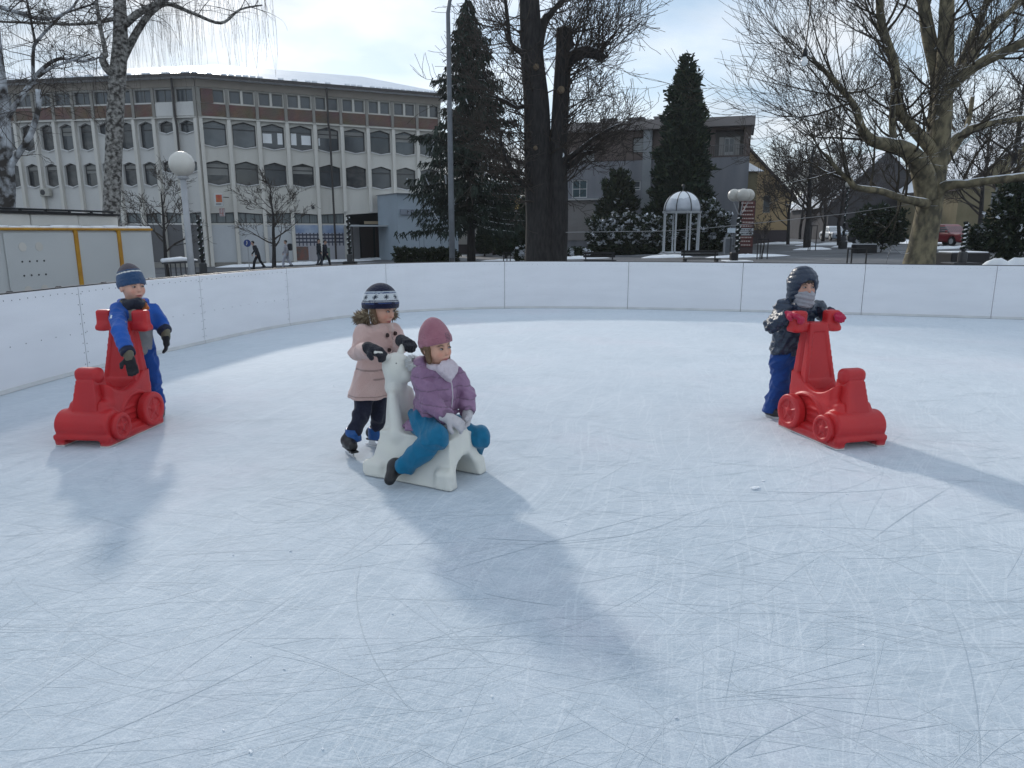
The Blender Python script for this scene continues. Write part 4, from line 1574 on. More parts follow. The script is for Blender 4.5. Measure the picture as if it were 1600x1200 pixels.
    def trs(P):
        d = loft(P, [(Vector((-.56, 4.46, .30)), .10, .12), (Vector((-.55, 4.46, .42)), .10, .12)], yaw)
        d = smin(d, chain(P, [hp_r, kn_r, an_r], [.085, .074, .066]), .03)
        d = smin(d, chain(P, [hp_l, kn_l, an_l], [.085, .074, .066]), .03)
        for an, kn in ((an_r, kn_r), (an_l, kn_l)):
            n_ = V3(*(an - kn).normalized())
            near = np.sqrt(((P - V3(*an)) ** 2).sum(1)) < .14
            d = np.where(near, smax(d, (P - V3(*an)) @ n_ - .015, .01), d)
        return d + folds(P, .012, 38, 41)
    lo, hi = bounds([hp_l, hp_r, kn_l, kn_r, an_l, an_r], .14)
    mesh_sdf('trousers', trs, lo, hi, .0072, cloth('teal_ski_trousers', (.006, .125, .235), (.008, .15, .28)), t, base)
    to = at(606, 757, 4.19); he = at(612, 731, 4.28)
    a0 = he + Vector((.03, .0, .05))

    def boot(P):
        d = chain(P, [an_r, he + Vector((.025, 0, .01)), to + Vector((.012, 0, .03))], [.046, .048, .034], .03)
        return d
    mesh_sdf('boot', boot, np.minimum(np.array(an_r), np.array(to)) - .10, np.maximum(np.array(an_r), np.array(to)) + .10, .0065, m_boot, t, base)
    mesh_sdf('boot', lambda P: chain(P, [an_l, an_l + Vector((-.05, .06, -.06)), an_l + Vector((-.02, .0, -.10))], [.044, .046, .034], .03), np.array(an_l) - .2, np.array(an_l) + .16, .007, m_boot, t, base)
    m_gl = cloth('pale_grey_glove', (.50, .47, .49), (.58, .55, .57), bump=.5, bscale=160)
    for wr, dr, nr, th in ((wr_r, (.72, .10, -.42), (.1, .6, -.8), -1), (wr_l, (-.15, -.50, -.75), (-.6, -.5, -.3), -1)):
        dr = Vector(dr).normalized()
        mesh_sdf('glove', lambda P: hand_sdf(P, wr + dr * .012, dr, nr, th, .55, 1.08, 1.25), np.array(wr) - .18, np.array(wr) + .18, .0055, m_gl, t, base)

    def ht(v):
        q = fr.loc(v) / hs
        c = noise_tint(v, (.34, .135, .175), (.39, .165, .205), 70, 2)
        mk = (q[:, 0] > .06) & (np.abs(q[:, 1] - .012) < .020) & (np.abs(q[:, 2] - .075) < .022) & (np.sin(q[:, 1] * 500) * np.sin(q[:, 2] * 420) > .1)
        c[mk] = (.05, .03, .05)
        return c
    mesh_sdf('hat', lambda P: hat_sdf(fr.loc(P), hs, .010, .34, 1.02, .012) + .001 * np.sin(fr.loc(P)[:, 1] * 800), np.array(fr.o) - .16, np.array(fr.o) + .22, .0055, m_vknit, t, base, ht)


girl_purple()


# =================================================================== boy in the dark hooded jacket
def boy_dark():
    base = Vector((2.36, 5.97, 0))
    t = empty('person', base, 'child in dark quilted hooded jacket with grey neck warmer pushing a red kart', 'person', 'children skating')
    hs = 1.08
    fr = Frame(at(1255, 447, 5.84), (.14, -.99), tilt=R(6))
    yaw = math.atan2(-.94, .33)
    sh_r, el_r, wr_r = at(1225, 480, 5.80), at(1206, 508, 5.80), at(1232, 493, 5.63)
    sh_l, el_l, wr_l = at(1278, 480, 5.92), at(1296, 503, 5.92), at(1300, 490, 5.73)
    chest, hip = at(1249, 492, 5.87), at(1231, 548, 5.97)
    hp_r, kn_r, an_r = at(1219, 560, 5.94), at(1219, 604, 5.91), at(1206, 640, 5.94)
    hp_l, kn_l, an_l = at(1242, 560, 6.01), at(1240, 604, 6.00), at(1234, 640, 6.05)
    sec = [(hip, .09, .11), (at(1240, 520, 5.92), .09, .105), (chest, .095, .125), (at(1253, 474, 5.85), .06, .078)]
    body_mesh(t, base, fr, hs, (.50, .29, .22), [([sh_r, el_r, wr_r], [.035, .029, .023]), ([sh_l, el_l, wr_l], [.035, .029, .023]),
              ([hp_r, kn_r, an_r], [.052, .044, .033]), ([hp_l, kn_l, an_l], [.052, .044, .033])], sec, yaw)
    make_eyes(fr, hs, t, base)
    jsec = [(at(1229, 551, 5.97), .128, .148), (at(1234, 530, 5.95), .132, .150), (at(1245, 500, 5.89), .130, .158), (at(1251, 482, 5.86), .105, .140), (at(1254, 470, 5.85), .075, .090)]

    def quilt(P, amp, pitch):
        return amp * (np.sqrt(np.abs(np.sin(P[:, 2] * math.pi / pitch)) + .01) - .6)

    def jacket(P):
        d = loft(P, jsec, yaw)
        d = smin(d, chain(P, [sh_r, el_r, wr_r], [.066, .060, .050]), .02)
        d = smin(d, chain(P, [sh_l, el_l, wr_l], [.066, .060, .050]), .02)
        for wr, el in ((wr_r, el_r), (wr_l, el_l)):
            n_ = V3(*(wr - el).normalized())
            near = np.sqrt(((P - V3(*wr)) ** 2).sum(1)) < .09
            d = np.where(near, smax(d, (P - V3(*wr)) @ n_ - .002, .008), d)
        return d - quilt(P, .006, .047) + folds(P, .011, 50, 19)
    lo, hi = bounds([sh_r, el_r, wr_r, sh_l, el_l, wr_l, jsec[0][0], jsec[-1][0]], .19)
    m_puff = mat('navy_puffer', (.013, .024, .050), .33, col2=(.019, .033, .062), nscale=20, bump=.25, bscale=70, spec=.55)
    def jtint(v):
        c = noise_tint(v, (.013, .024, .050), (.020, .035, .066), 20, 4)
        st = np.abs(np.sin(v[:, 2] * math.pi / .047)) < .14
        c[st] *= .45
        return c
    mesh_sdf('jacket', jacket, lo, hi, .0062, mat('navy_nylon', (.01, .02, .04), .34, vcol=True, bump=.35, bscale=60, spec=.55), t, base, jtint)

    def hood(P):
        q = fr.loc(P) / hs
        d = ell(q, (-.018, 0, .020), (.118, .108, .128))
        d = smin(d, ell(q, (-.03, 0, -.09), (.095, .095, .07)), .04)
        op = ell(q, (.115, 0, -.025), (.085, .074, .092))
        d = smax(d, -op, .016)
        zz = q[:, 2] - .3 * q[:, 0]
        return (d - .0045 * (np.sqrt(np.abs(np.sin(zz * math.pi / .040)) + .01) - .6)) * hs + folds(P, .005, 60, 77)
    mesh_sdf('hood', hood, np.array(fr.o) - .20, np.array(fr.o) + .20, .006, m_puff, t, base)
    m_nw = cloth('grey_neck_warmer', (.30, .30, .33), (.36, .36, .39), bump=.5, bscale=110)

    def gaiter(P):
        q = fr.loc(P) / hs
        d = ell(q, (.032, 0, -.066), (.082, .076, .066))
        d = smin(d, ell(q, (.035, 0, -.120), (.075, .078, .045)), .02)
        return smax(d + .003 * np.sin(q[:, 2] * 190 + 2 * np.sin(q[:, 1] * 20)), q[:, 2] + .020 - .10 * (q[:, 0] - .05), .006) * hs
    mesh_sdf('neck_warmer', gaiter, np.array(fr.o) - .22, np.array(fr.o) + .16, .0065, m_nw, t, base)
    mesh_sdf('fringe', lambda P: (lambda q: smax(ell(q, (-.006, 0, .026), (.0945, .080, .094)), -(q[:, 2] - .034 - .004 * np.sin(q[:, 1] * 260)), .004))(fr.loc(P) / hs) * hs,
             np.array(fr.o) - .12, np.array(fr.o) + .15, .005, mat('dark_hair', (.025, .016, .012), .5), t, base)

    def trs(P):
        d = loft(P, [(at(1230, 572, 5.97), .105, .125), (at(1230, 545, 5.97), .112, .130)], yaw)
        d = smin(d, chain(P, [hp_r, kn_r, an_r + Vector((0, 0, -.01))], [.085, .078, .076]), .025)
        d = smin(d, chain(P, [hp_l, kn_l, an_l + Vector((0, 0, -.01))], [.085, .078, .076]), .025)
        return smax(d + folds(P, .013, 38, 51), .045 - P[:, 2], .01)
    lo, hi = bounds([hp_l, hp_r, kn_l, kn_r, an_l, an_r], .16)
    mesh_sdf('trousers', trs, lo, hi, .0075, cloth('royal_blue_trousers', (.012, .050, .205), (.014, .060, .24)), t, base)
    for an in (an_r, an_l):
        he = Vector((an.x - .03, an.y + .05, 0.012)); to = he + Vector((.085, -.19, 0))
        bt = mesh_sdf('boot', lambda P: boot_sdf(P, an, he, to), np.array([he.x - .12, to.y - .08, -.02]), np.array([to.x + .12, he.y + .09, .2]), .007, m_boot, t, base)
        MB().tube([he + Vector((.012, -.03, .004)), to + Vector((-.01, .03, .004))], [.036, .036], 10).build('sole', mat('pale_sole', (.45, .45, .45), .6), bt, base=base)
    m_rg = cloth('crimson_glove', (.46, .016, .065), (.38, .013, .05), bump=.5, bscale=120)
    for wr, dr, nr, th in ((wr_r, (.50, -.80, .02), (.12, -.35, -1), -1), (wr_l, (.10, -.95, .0), (.05, -.4, -1), 1)):
        dr = Vector(dr).normalized()
        gl = mesh_sdf('glove', lambda P: hand_sdf(P, wr + dr * .015, dr, nr, th, .70, 1.12, 1.25), np.array(wr) - .19, np.array(wr) + .19, .0058, m_rg, t, base)


boy_dark()
# ------------------------------------------------------------------ buildings
m_glass = mat('window_glass', (.045, .052, .060), .12, col2=(.10, .11, .12), nscale=.6, spec=.6, detail=2, contrast=.6)
m_glass2 = mat('blind_glass', (.20, .23, .235), .25, col2=(.13, .15, .16), nscale=1.5, spec=.5, stretch=(8, 8, .6), contrast=.4)
GL = [m_glass, m_glass, mat('glass_curtain', (.085, .085, .085), .2, col2=(.035, .04, .045), nscale=1.2, spec=.55, detail=3, contrast=.2, stretch=(1, 1, 1.5)),
      mat('glass_dim', (.018, .022, .027), .08, col2=(.05, .055, .06), nscale=.4, spec=.65, contrast=.4), mat('glass_reflecting', (.10, .115, .125), .06, col2=(.03, .035, .04), nscale=.5, spec=.7, contrast=.25)]
m_frame = mat('dark_frame', (.045, .045, .048), .5)
m_wframe = mat('white_frame', (.52, .53, .53), .5)
m_conc = mat('pale_concrete', (.53, .515, .475), .85, col2=(.60, .585, .545), nscale=.9, bump=.15, bscale=30, contrast=.5, stretch=(1.5, 1.5, .35))
m_conc_l = mat('cool_concrete', (.55, .545, .53), .85, col2=(.61, .605, .59), nscale=.9, bump=.15, bscale=30, contrast=.5, stretch=(1.5, 1.5, .35))
m_rib = mat('rib_concrete', (.57, .55, .505), .85, col2=(.64, .62, .58), nscale=1.2, contrast=.5, stretch=(2, 2, .4))
m_grey = mat('grey_concrete', (.23, .22, .20), .85, col2=(.28, .27, .25), nscale=1.3, contrast=.5)
m_pipe = mat('downpipe', (.05, .045, .045), .5, metal=.3)


def brick_material():
    m = bpy.data.materials.new('brick_band')
    m.use_nodes = True
    n, l = m.node_tree.nodes, m.node_tree.links
    b = n['Principled BSDF']; b.inputs['Roughness'].default_value = .9
    t = n.new('ShaderNodeTexCoord')
    mp = n.new('ShaderNodeMapping'); mp.inputs['Rotation'].default_value = (R(90), 0, R(24))
    l.new(t.outputs['Object'], mp.inputs['Vector'])
    w = n.new('ShaderNodeTexBrick'); w.inputs['Scale'].default_value = 1
    w.inputs['Color1'].default_value = (.165, .095, .070, 1); w.inputs['Color2'].default_value = (.215, .13, .098, 1); w.inputs['Mortar'].default_value = (.22, .19, .17, 1)
    w.inputs['Brick Width'].default_value = .25; w.inputs['Row Height'].default_value = .075; w.inputs['Mortar Size'].default_value = .008
    l.new(mp.outputs['Vector'], w.inputs['Vector'])
    no = n.new('ShaderNodeTexNoise'); no.inputs['Scale'].default_value = 1.2; no.inputs['Detail'].default_value = 6
    l.new(t.outputs['Object'], no.inputs['Vector'])
    mx = n.new('ShaderNodeMixRGB'); mx.blend_type = 'MULTIPLY'; mx.inputs['Fac'].default_value = .6
    l.new(w.outputs['Color'], mx.inputs['Color1']); l.new(no.outputs['Color'], mx.inputs['Color2'])
    l.new(mx.outputs['Color'], b.inputs['Base Color'])
    return m


m_brick = brick_material()


class Wall:
    """a vertical wall: O start point (z = 0 level of v), U unit direction, outward normal N"""
    def __init__(self, A, B, z0=0.0):
        A, B = Vector((A[0], A[1], z0)), Vector((B[0], B[1], z0))
        self.O, self.U = A, (B - A).normalized()
        self.L = (B - A).length
        n_ = Vector((self.U.y, -self.U.x, 0))
        self.N = n_ if n_.y < 0 else -n_          # faces the viewer
        self.V = Vector((0, 0, 1))

    def p(self, s, z, d=0.0):
        return self.O + self.U * s + Vector((0, 0, z - self.O.z)) + self.N * d

    def s_at(self, px, z=3.0):
        a = (px - 800.0) / FPX
        # X = a * (Y*c - (z-H)*s) ; X = Ox + Ux*s ; Y = Oy + Uy*s
        k = -(z - CAM_H) * _s
        return (a * (self.O.y * _c + k) - self.O.x) / (self.U.x - a * self.U.y * _c)

    def z_at(self, py, s):
        return at(800, py, self.O.y + self.U.y * s).z

    def panel(self, mb, outer, holes=(), depth=.18, mi=0):
        polys = [[Vector((q[0], q[1], 0)) for q in outer]] + [[Vector((q[0], q[1], 0)) for q in h] for h in holes]
        flat = [q for pl_ in polys for q in pl_]
        tris = tessellate_polygon(polys)
        mb.add([self.p(q[0], q[1]) for q in flat], [tuple(t) for t in tris], mi)
        for h in holes:
            n = len(h)
            vs = [self.p(q[0], q[1]) for q in h] + [self.p(q[0], q[1], -depth) for q in h]
            mb.add(vs, [(i, (i + 1) % n, n + (i + 1) % n, n + i) for i in range(n)], mi)
        return mb

    def slab(self, mb, s0, s1, z0, z1, d0, d1, mi=0):
        return mb.prism([(s0, z0), (s1, z0), (s1, z1), (s0, z1)], self.O - Vector((0, 0, self.O.z)) + self.N * d0, self.U, self.V, self.N, d1 - d0, mi)


def rect(s0, s1, z0, z1):
    return [(s0, z0), (s1, z0), (s1, z1), (s0, z1)]


def hexa(sc, hw, zb, zt, pt, pb):
    """window with a low gable on top and a shallow point below"""
    return [(sc - hw, zb + pb), (sc, zb), (sc + hw, zb + pb), (sc + hw, zt - pt), (sc, zt), (sc - hw, zt - pt)]


def add_window(parent, base, W, poly, depth=.12, fw=.07, frame=None, glass=None, transom=None, mullion=0, sill=None, blind=0):
    frame = frame or m_frame
    glass = glass or m_glass
    n = len(poly)
    cs = sum(q[0] for q in poly) / n
    cz = sum(q[1] for q in poly) / n
    hw = max(abs(q[0] - cs) for q in poly)
    hh = max(abs(q[1] - cz) for q in poly)
    inn = [(cs + (q[0] - cs) * (1 - fw / hw), cz + (q[1] - cz) * (1 - fw / hh)) for q in poly]
    mb = MB()
    vs = [W.p(q[0], q[1], -depth) for q in poly] + [W.p(q[0], q[1], -depth) for q in inn] + [W.p(q[0], q[1], -depth - .05) for q in inn]
    fs = []
    for i in range(n):
        j = (i + 1) % n
        fs += [(i, j, n + j, n + i), (n + i, n + j, 2 * n + j, 2 * n + i)]
    mb.add(vs, fs)
    if transom is not None:
        zt = cz + transom * hh
        W.slab(mb, cs - hw + fw * .6, cs + hw - fw * .6, zt - .03, zt + .03, -depth - .04, -depth - .005)
    for k in range(mullion):
        ss = cs - hw + 2 * hw * (k + 1) / (mullion + 1)
        W.slab(mb, ss - .025, ss + .025, cz - hh * .9, cz + hh * .88, -depth - .04, -depth - .003)
    o_ = mb.build('window', frame, parent, base=base)
    g_ = MB().add([W.p(q[0], q[1], -depth - .045) for q in poly], [tuple(range(n))])
    g_.build('pane', glass, o_, base=base)
    if blind:
        zt_ = max(q[1] for q in poly); zs_ = zt_ - (zt_ - cz) * .25
        bl_ = MB(); W.slab(bl_, cs - hw + fw, cs + hw - fw, zs_ - 2 * hh * blind, zs_ - .02, -depth - .043, -depth - .036)
        bl_.build('blind', mat('roller_blind', (.26, .26, .25), .8), o_, base=base)
    if sill is not None:
        sb = MB()
        low = [q for q in poly if q[1] < cz]
        low.sort()
        for a, b in zip(low[:-1], low[1:]):
            sb.prism([(a[0], a[1] - .07), (b[0], b[1] - .07), (b[0], b[1] - .005), (a[0], a[1] - .005)], W.O - Vector((0, 0, W.O.z)) + W.N * .003, W.U, W.V, W.N, .09)
        sb.build('sill', sill, o_, base=base)
    return o_


# ---------------------------------------------------------------- four-storey block with hexagonal windows
C0 = Vector((-21.6, 52.0, 0))
C1 = Vector((-5.6, 59.4, 0))
dl = Vector((-17.0, 3.0, 0)).normalized()
C2 = C0 + dl * 29.0
zf = lambda py: at(800, py, 52.0).z
gz0 = plaza_z(C0.x, 52)
block = empty('office_block', (C0.x, C0.y, gz0), 'long four storey concrete block with hexagonal windows and brick top band', 'building')
bb = block.location
Zg, Zgw0, Zgw1 = gz0 - .6, zf(348.5), zf(331)
Zf1 = zf(326)
Zr1b, Zr1t, Zr2b, Zr2t = zf(228.5), zf(186.5), zf(288.5), zf(249.5)
Ztop0, Zbk0, Zbk1, Zw0, Zw1, Zfa, Zea = zf(183), zf(180), zf(160.5), zf(158), zf(137.5), zf(135), zf(117)
WR = Wall(C0, C1)
WL = Wall(C2, C0)
holes_r, wins_r = [], []
nb = 9
bw = WR.L / nb
for i in range(nb):
    sc = (i + .5) * bw
    for zb, zt in ((Zr1b, Zr1t), (Zr2b, Zr2t)):
        h_ = hexa(sc, bw * .395, zb, zt, .22, .16)
        holes_r.append(h_); wins_r.append((h_, 'hex'))
    for k in (-1, 1):
        h_ = rect(sc + k * bw * .225 - bw * .185, sc + k * bw * .225 + bw * .185, Zw0, Zw1)
        holes_r.append(h_); wins_r.append((h_, 'top'))
for i in range(0, 5):
    sc = (i + .5) * bw
    h_ = [(sc - bw * .46, Zgw0), (sc + bw * .46, Zgw0), (sc + bw * .46, Zgw1 - .12 * (i % 2)), (sc - bw * .46, Zgw1 - .12 * ((i + 1) % 2))]
    holes_r.append(h_); wins_r.append((h_, 'ground'))
ent = [(5.08 * bw, Zg + .3), (7.55 * bw, Zg + .3), (7.55 * bw, Zgw1 - .10), (6.3 * bw, Zgw1 + .08), (5.08 * bw, Zgw1 - .10)]
holes_r.append(ent)
mb = MB()
WR.panel(mb, rect(0, WR.L, Zg, Zea), holes_r, .30)
mb.build('wall', m_conc, block, base=bb)
vr = random.Random(5)
for h_, kd in wins_r:
    if kd == 'hex':
        add_window(block, bb, WR, h_, .20, .07, transom=.42, glass=vr.choice(GL), blind=vr.choice((0, 0, 0, .2, .3, .45)), sill=mat('snowy_sill', (.6, .6, .6), .7, snow=.6))
    elif kd == 'top':
        add_window(block, bb, WR, h_, .14, .06, frame=mat('grey_frame', (.16, .165, .16), .6), glass=m_glass)
    else:
        add_window(block, bb, WR, h_, .14, .06, glass=m_glass2, mullion=2)
# left face
holes_l, wins_l = [], []
lw = 1.585
nl = int(WL.L / lw)
for i in range(nl):
    sc = WL.L - (i + .55) * lw
    small = i in (0, 1, 4)
    for r_ in (0, 1):
        if small:
            h_ = hexa(sc, lw * .37, (zf(207.5), zf(269.6))[r_], (zf(187), zf(249))[r_], .20, .16)
        else:
            h_ = hexa(sc, lw * .345, (zf(231.5), zf(290))[r_], (zf(187.5), zf(251))[r_], .20, .16)
        holes_l.append(h_); wins_l.append((h_, 'hex'))
    h_ = rect(sc - lw * .43, sc + lw * .43, Zw0, Zw1)
    holes_l.append(h_); wins_l.append((h_, 'top'))
    h_ = [(sc - lw * .48, Zgw0), (sc + lw * .48, Zgw0), (sc + lw * .48, Zgw1 - .12 * (i % 2)), (sc - lw * .48, Zgw1 - .12 * ((i + 1) % 2))]
    holes_l.append(h_); wins_l.append((h_, 'ground'))
mb = MB()
WL.panel(mb, rect(0, WL.L - .02, Zg, Zea), holes_l, .30)
mb.build('wall', m_conc_l, block, base=bb)
for h_, kd in wins_l:
    if kd == 'hex':
        add_window(block, bb, WL, h_, .20, .06, transom=.42, glass=vr.choice(GL), blind=vr.choice((0, 0, 0, .2, .3, .45)), sill=MATS['snowy_sill'])
    elif kd == 'top':
        add_window(block, bb, WL, h_, .14, .05, frame=MATS['grey_frame'], mullion=1)
    else:
        add_window(block, bb, WL, h_, .14, .06, glass=m_glass2, mullion=1)
# white panels painting in the daylight seen through a few upper windows
for i, a0, a1, b0, b1 in ((2, .14, .46, .25, .62), (2, .66, .84, .22, .66), (3, .12, .34, .22, .70), (3, .52, .86, .25, .62), (4, .12, .20, .25, .55)):
    q_ = MB(); hh_ = Zr1t - Zr1b
    WR.slab(q_, (i + a0) * bw, (i + a1) * bw, Zr1b + hh_ * b0, Zr1b + hh_ * b1, -.236, -.230)
    q_.build('daylight_panel', mat('daylight_white', (.82, .84, .86), .5), block, base=bb)
# ribs, brick panels, columns, fascia, per bay
for W, n_, w_, s0 in ((WR, nb, bw, 0.0), (WL, nl, lw, None)):
    for i in range(n_ + 1):
        s = i * w_ if s0 is not None else W.L - (i + .05) * w_
        if s < 0.02 or s > W.L - .02:
            s = min(max(s, .16), W.L - .16)
        r_ = MB()
        W.slab(r_, s - .12, s + .12, Zg if (s0 is None or i < 5 or i > 7) else Zgw1 + .12, Ztop0 - .06, .003, .26)
        r_.build('rib', m_rib, block, base=bb)
        c_ = MB()
        W.slab(c_, s - .10, s + .10, Ztop0, Zfa - .03, .003, .12)
        c_.build('column', m_grey, block, base=bb)
    for i in range(n_):
        a = i * w_ + .12 if s0 is not None else W.L - (i + 1.05) * w_ + .12
        e = a + w_ - .24
        if a < 0:
            continue
        p_ = MB()
        plain = s0 is None and i in (0, 1)
        W.slab(p_, max(a, .02), min(e, W.L - .02), Zbk0, Zbk1, .004, .06)
        p_.build('facing' if plain else 'brick_panel', m_conc_l if plain else m_brick, block, base=bb)
        p_ = MB()
        W.slab(p_, max(a, .02), min(e, W.L - .02), Zw1 + .03, Zfa - .04, .004, .03)
        p_.build('lintel', m_grey, block, base=bb)
    lg = MB()
    W.slab(lg, 0.01, W.L - .01, Ztop0 - .055, Ztop0 - .005, .003, .30)
    lg.build('ledge', m_conc, block, base=bb)
    fa = MB()
    W.slab(fa, 0.01, W.L - .01, Zfa, Zea - .03, .004, .10)
    fa.build('fascia', mat('fascia_brown', (.24, .215, .185), .8, col2=(.29, .26, .23), nscale=1.5, contrast=.5), block, base=bb)
# brick end bay by the corner
p_ = MB(); WR.slab(p_, .30, .55 * bw, Zbk1 + .02, Zw1 + .02, .064, .09); p_.build('brick_panel', m_brick, block, base=bb)
# downpipes
for W, s in ((WR, WR.s_at(513, 8)), (WL, WL.s_at(281, 8))):
    d_ = MB()
    d_.tube([W.p(s, Zea - .1, .36), W.p(s, Zbk0, .36), W.p(s + .08, Ztop0 - .6, .36), W.p(s + .08, Zg + .2, .36)], .075, 8)
    d_.build('downpipe', m_pipe, block, base=bb)
# roof with snow
ov = .75
def off(p, d, z):
    return Vector((p.x + d.x, p.y + d.y, z))
nR, nL = WR.N, WL.N
nc = (nR + nL).normalized() * 1.06
E2, E0, E1 = off(C2, nL * ov, Zea), off(C0, nc * ov, Zea), off(C1, nR * ov + WR.U * ov, Zea)
RZ = Zea + 2.15
K2, K0, K1 = off(C2, nL * -6.5, RZ), off(C0, nc * -6.8, RZ), off(C1 - WR.U * 4.5, nR * -6.5, RZ)
B2, B0, B1 = off(C2, nL * -13.5, Zea), off(C0, nc * -14, Zea), off(C1, nR * -13 + WR.U * ov, Zea)
rf = MB()
rf.add([E2, E0, E1, K2, K0, K1, B2, B0, B1], [(0, 1, 4, 3), (1, 2, 5, 4), (3, 4, 7, 6), (4, 5, 8, 7), (2, 8, 5)])
rf.add([v - Vector((0, 0, .22)) for v in (E2, E0, E1, B1, B0, B2)], [(0, 1, 2, 3, 4, 5)])
rf.add([E2, E0, E1, B1, E2 - Vector((0, 0, .22)), E0 - Vector((0, 0, .22)), E1 - Vector((0, 0, .22)), B1 - Vector((0, 0, .22))], [(0, 4, 5, 1), (1, 5, 6, 2), (2, 6, 7, 3)], 1)
rf.build('roof', [mat('roof_snow', (.78, .81, .86), .38, col2=(.68, .72, .78), nscale=.5, contrast=.5, spec=.6), mat('roof_edge', (.06, .055, .055), .7)], block, base=bb)
ms = MB()
for a, b in ((E2, E0), (E0, E1)):
    for k in range(40):
        t0, t1 = k / 40, (k + .8) / 40
        if vr.random() < .7:
            q0, q1 = a.lerp(b, t0), a.lerp(b, t1)
            ms.tube([q0 + Vector((0, .1, .05)), q1 + Vector((0, .1, .05))], .05 + .05 * vr.random(), 6)
so = ms.build('eave_snow', m_snow, block, base=bb, smooth_=True); so['kind'] = 'stuff'
# end wall and back so that it is a solid block
ew = MB()
ew.add([off(C1, Vector((0, 0, 0)), Zg), off(C1, nR * -12, Zg), off(C1, nR * -12, Zea - .05), off(C1, Vector((0, 0, 0)), Zea - .05)], [(0, 1, 2, 3)])
ew.add([off(C1, nR * -12, Zg), off(C0, nc * -13, Zg), off(C0, nc * -13, Zea - .05), off(C1, nR * -12, Zea - .05)], [(0, 1, 2, 3)])
ew.add([off(C0, nc * -13, Zg), off(C2, nL * -12.5, Zg), off(C2, nL * -12.5, Zea - .05), off(C0, nc * -13, Zea - .05)], [(0, 1, 2, 3)])
ew.build('rear_wall', m_conc, block, base=bb)
# entrance: dark hall, doors, beige sign board, canopy
eb = MB()
WR.slab(eb, 5.0 * bw, 7.7 * bw, Zg, Zgw1 + .2, -2.6, -2.5)
eb.build('hall_wall', mat('dark_hall', (.02, .03, .035), .4), block, base=bb)
for s in (5.2, 5.75, 6.35, 6.95):
    d_ = MB(); WR.slab(d_, s * bw, (s + .5) * bw, Zg + .55, Zgw0 - .1, -1.5, -1.44)
    d_.build('door', mat('bronze_door', (.06, .05, .05), .35), block, base=bb)
d_ = MB(); WR.slab(d_, 5.1 * bw, 5.55 * bw, Zg + .55, Zgw0 - .05, -.28, -.22); d_.build('door', mat('grey_door', (.20, .20, .21), .5), block, base=bb)
sb_ = MB(); WR.slab(sb_, 5.75 * bw, 6.9 * bw, zf(349), zf(344), -.2, -.1); sb_.build('sign_board', mat('tan_board', (.30, .24, .16), .7), block, base=bb)
cp = MB()
WR.slab(cp, 4.95 * bw, 7.35 * bw, zf(353.5), zf(351), .004, 2.3)
co = cp.build('canopy', mat('canopy_plate', (.42, .45, .47), .5, snow=.5), block, base=bb)
for s in (5.0, 7.3):
    MB().tube([WR.p(s * bw, zf(352), 2.2), WR.p(s * bw, Zg + .3, 2.2)], .05, 8).build('strut', m_pipe, co, base=bb)
    MB().tube([WR.p(s * bw, zf(353.6), 2.0), WR.p(s * bw, zf(376), .1)], .035, 6).build('strut', m_pipe, co, base=bb)
# ground-floor boarding and mural, bay by bay
for i in range(5):
    mur = i in (3, 4)
    if i == 2:
        a, e = 2 * bw + .13, 2.62 * bw
        q = MB(); WR.slab(q, a, 3 * bw - .13, Zg + .9, Zgw0 - .12, .003, .06)
        q.build('boarding', mat('white_boarding', (.50, .52, .54), .6, col2=(.45, .47, .49), nscale=1, contrast=.5), block, base=bb)
    elif not mur:
        q = MB(); WR.slab(q, i * bw + .13, (i + 1) * bw - .13, Zg + .9, Zgw0 - .12, .003, .06)
        q.build('boarding', mat('white_boarding', (.50, .52, .54), .6, col2=(.45, .47, .49), nscale=1, contrast=.5), block, base=bb)
# mural: blue sky band over a dark lattice of balconies, with lighter blocks below
a, e = 3 * bw + .02, 5 * bw - .16
z1, z0 = Zgw0 - .10, Zg + .9
mu = MB()
WR.slab(mu, a, e, z0, z1, .003, .05, 0)
H_ = z1 - z0
WR.slab(mu, a + .02, e - .02, z1 - H_ * .24, z1 - .02, .054, .058, 1)
for k in range(14):
    ss = a + .1 + (e - a - .2) * k / 13
    WR.slab(mu, ss - .04, ss + .04, z0 + H_ * .42, z1 - H_ * .22, .060, .063, 2)
for zz in (.50, .60, .70):
    WR.slab(mu, a + .05, e - .05, z0 + H_ * zz, z0 + H_ * (zz + .045), .066, .069, 2)
WR.slab(mu, a + .1, a + 1.0, z0 + .05, z0 + H_ * .40, .060, .063, 3)
WR.slab(mu, a + 1.1, a + 1.8, z0 + .05, z0 + H_ * .42, .060, .063, 4)
WR.slab(mu, a + 1.95, a + 2.6, z0 + .05, z0 + H_ * .36, .060, .063, 5)
mu.build('mural', [mat('mural_pale', (.40, .40, .44), .6), mat('mural_blue', (.20, .27, .42), .6, col2=(.36, .42, .52), nscale=1.5, contrast=.3), mat('mural_dark', (.05, .055, .085), .6),
                   mat('mural_red', (.22, .09, .07), .6, col2=(.12, .10, .09), nscale=3), mat('mural_grey', (.38, .36, .38), .6), mat('mural_green', (.12, .16, .13), .6)], block, base=bb)
# vent and lamp dots
MB().tube([WR.p(WR.s_at(488, 4), zf(322), .004), WR.p(WR.s_at(488, 4), zf(322), .10)], .12, 12).build('vent', m_frame, block, base=bb)
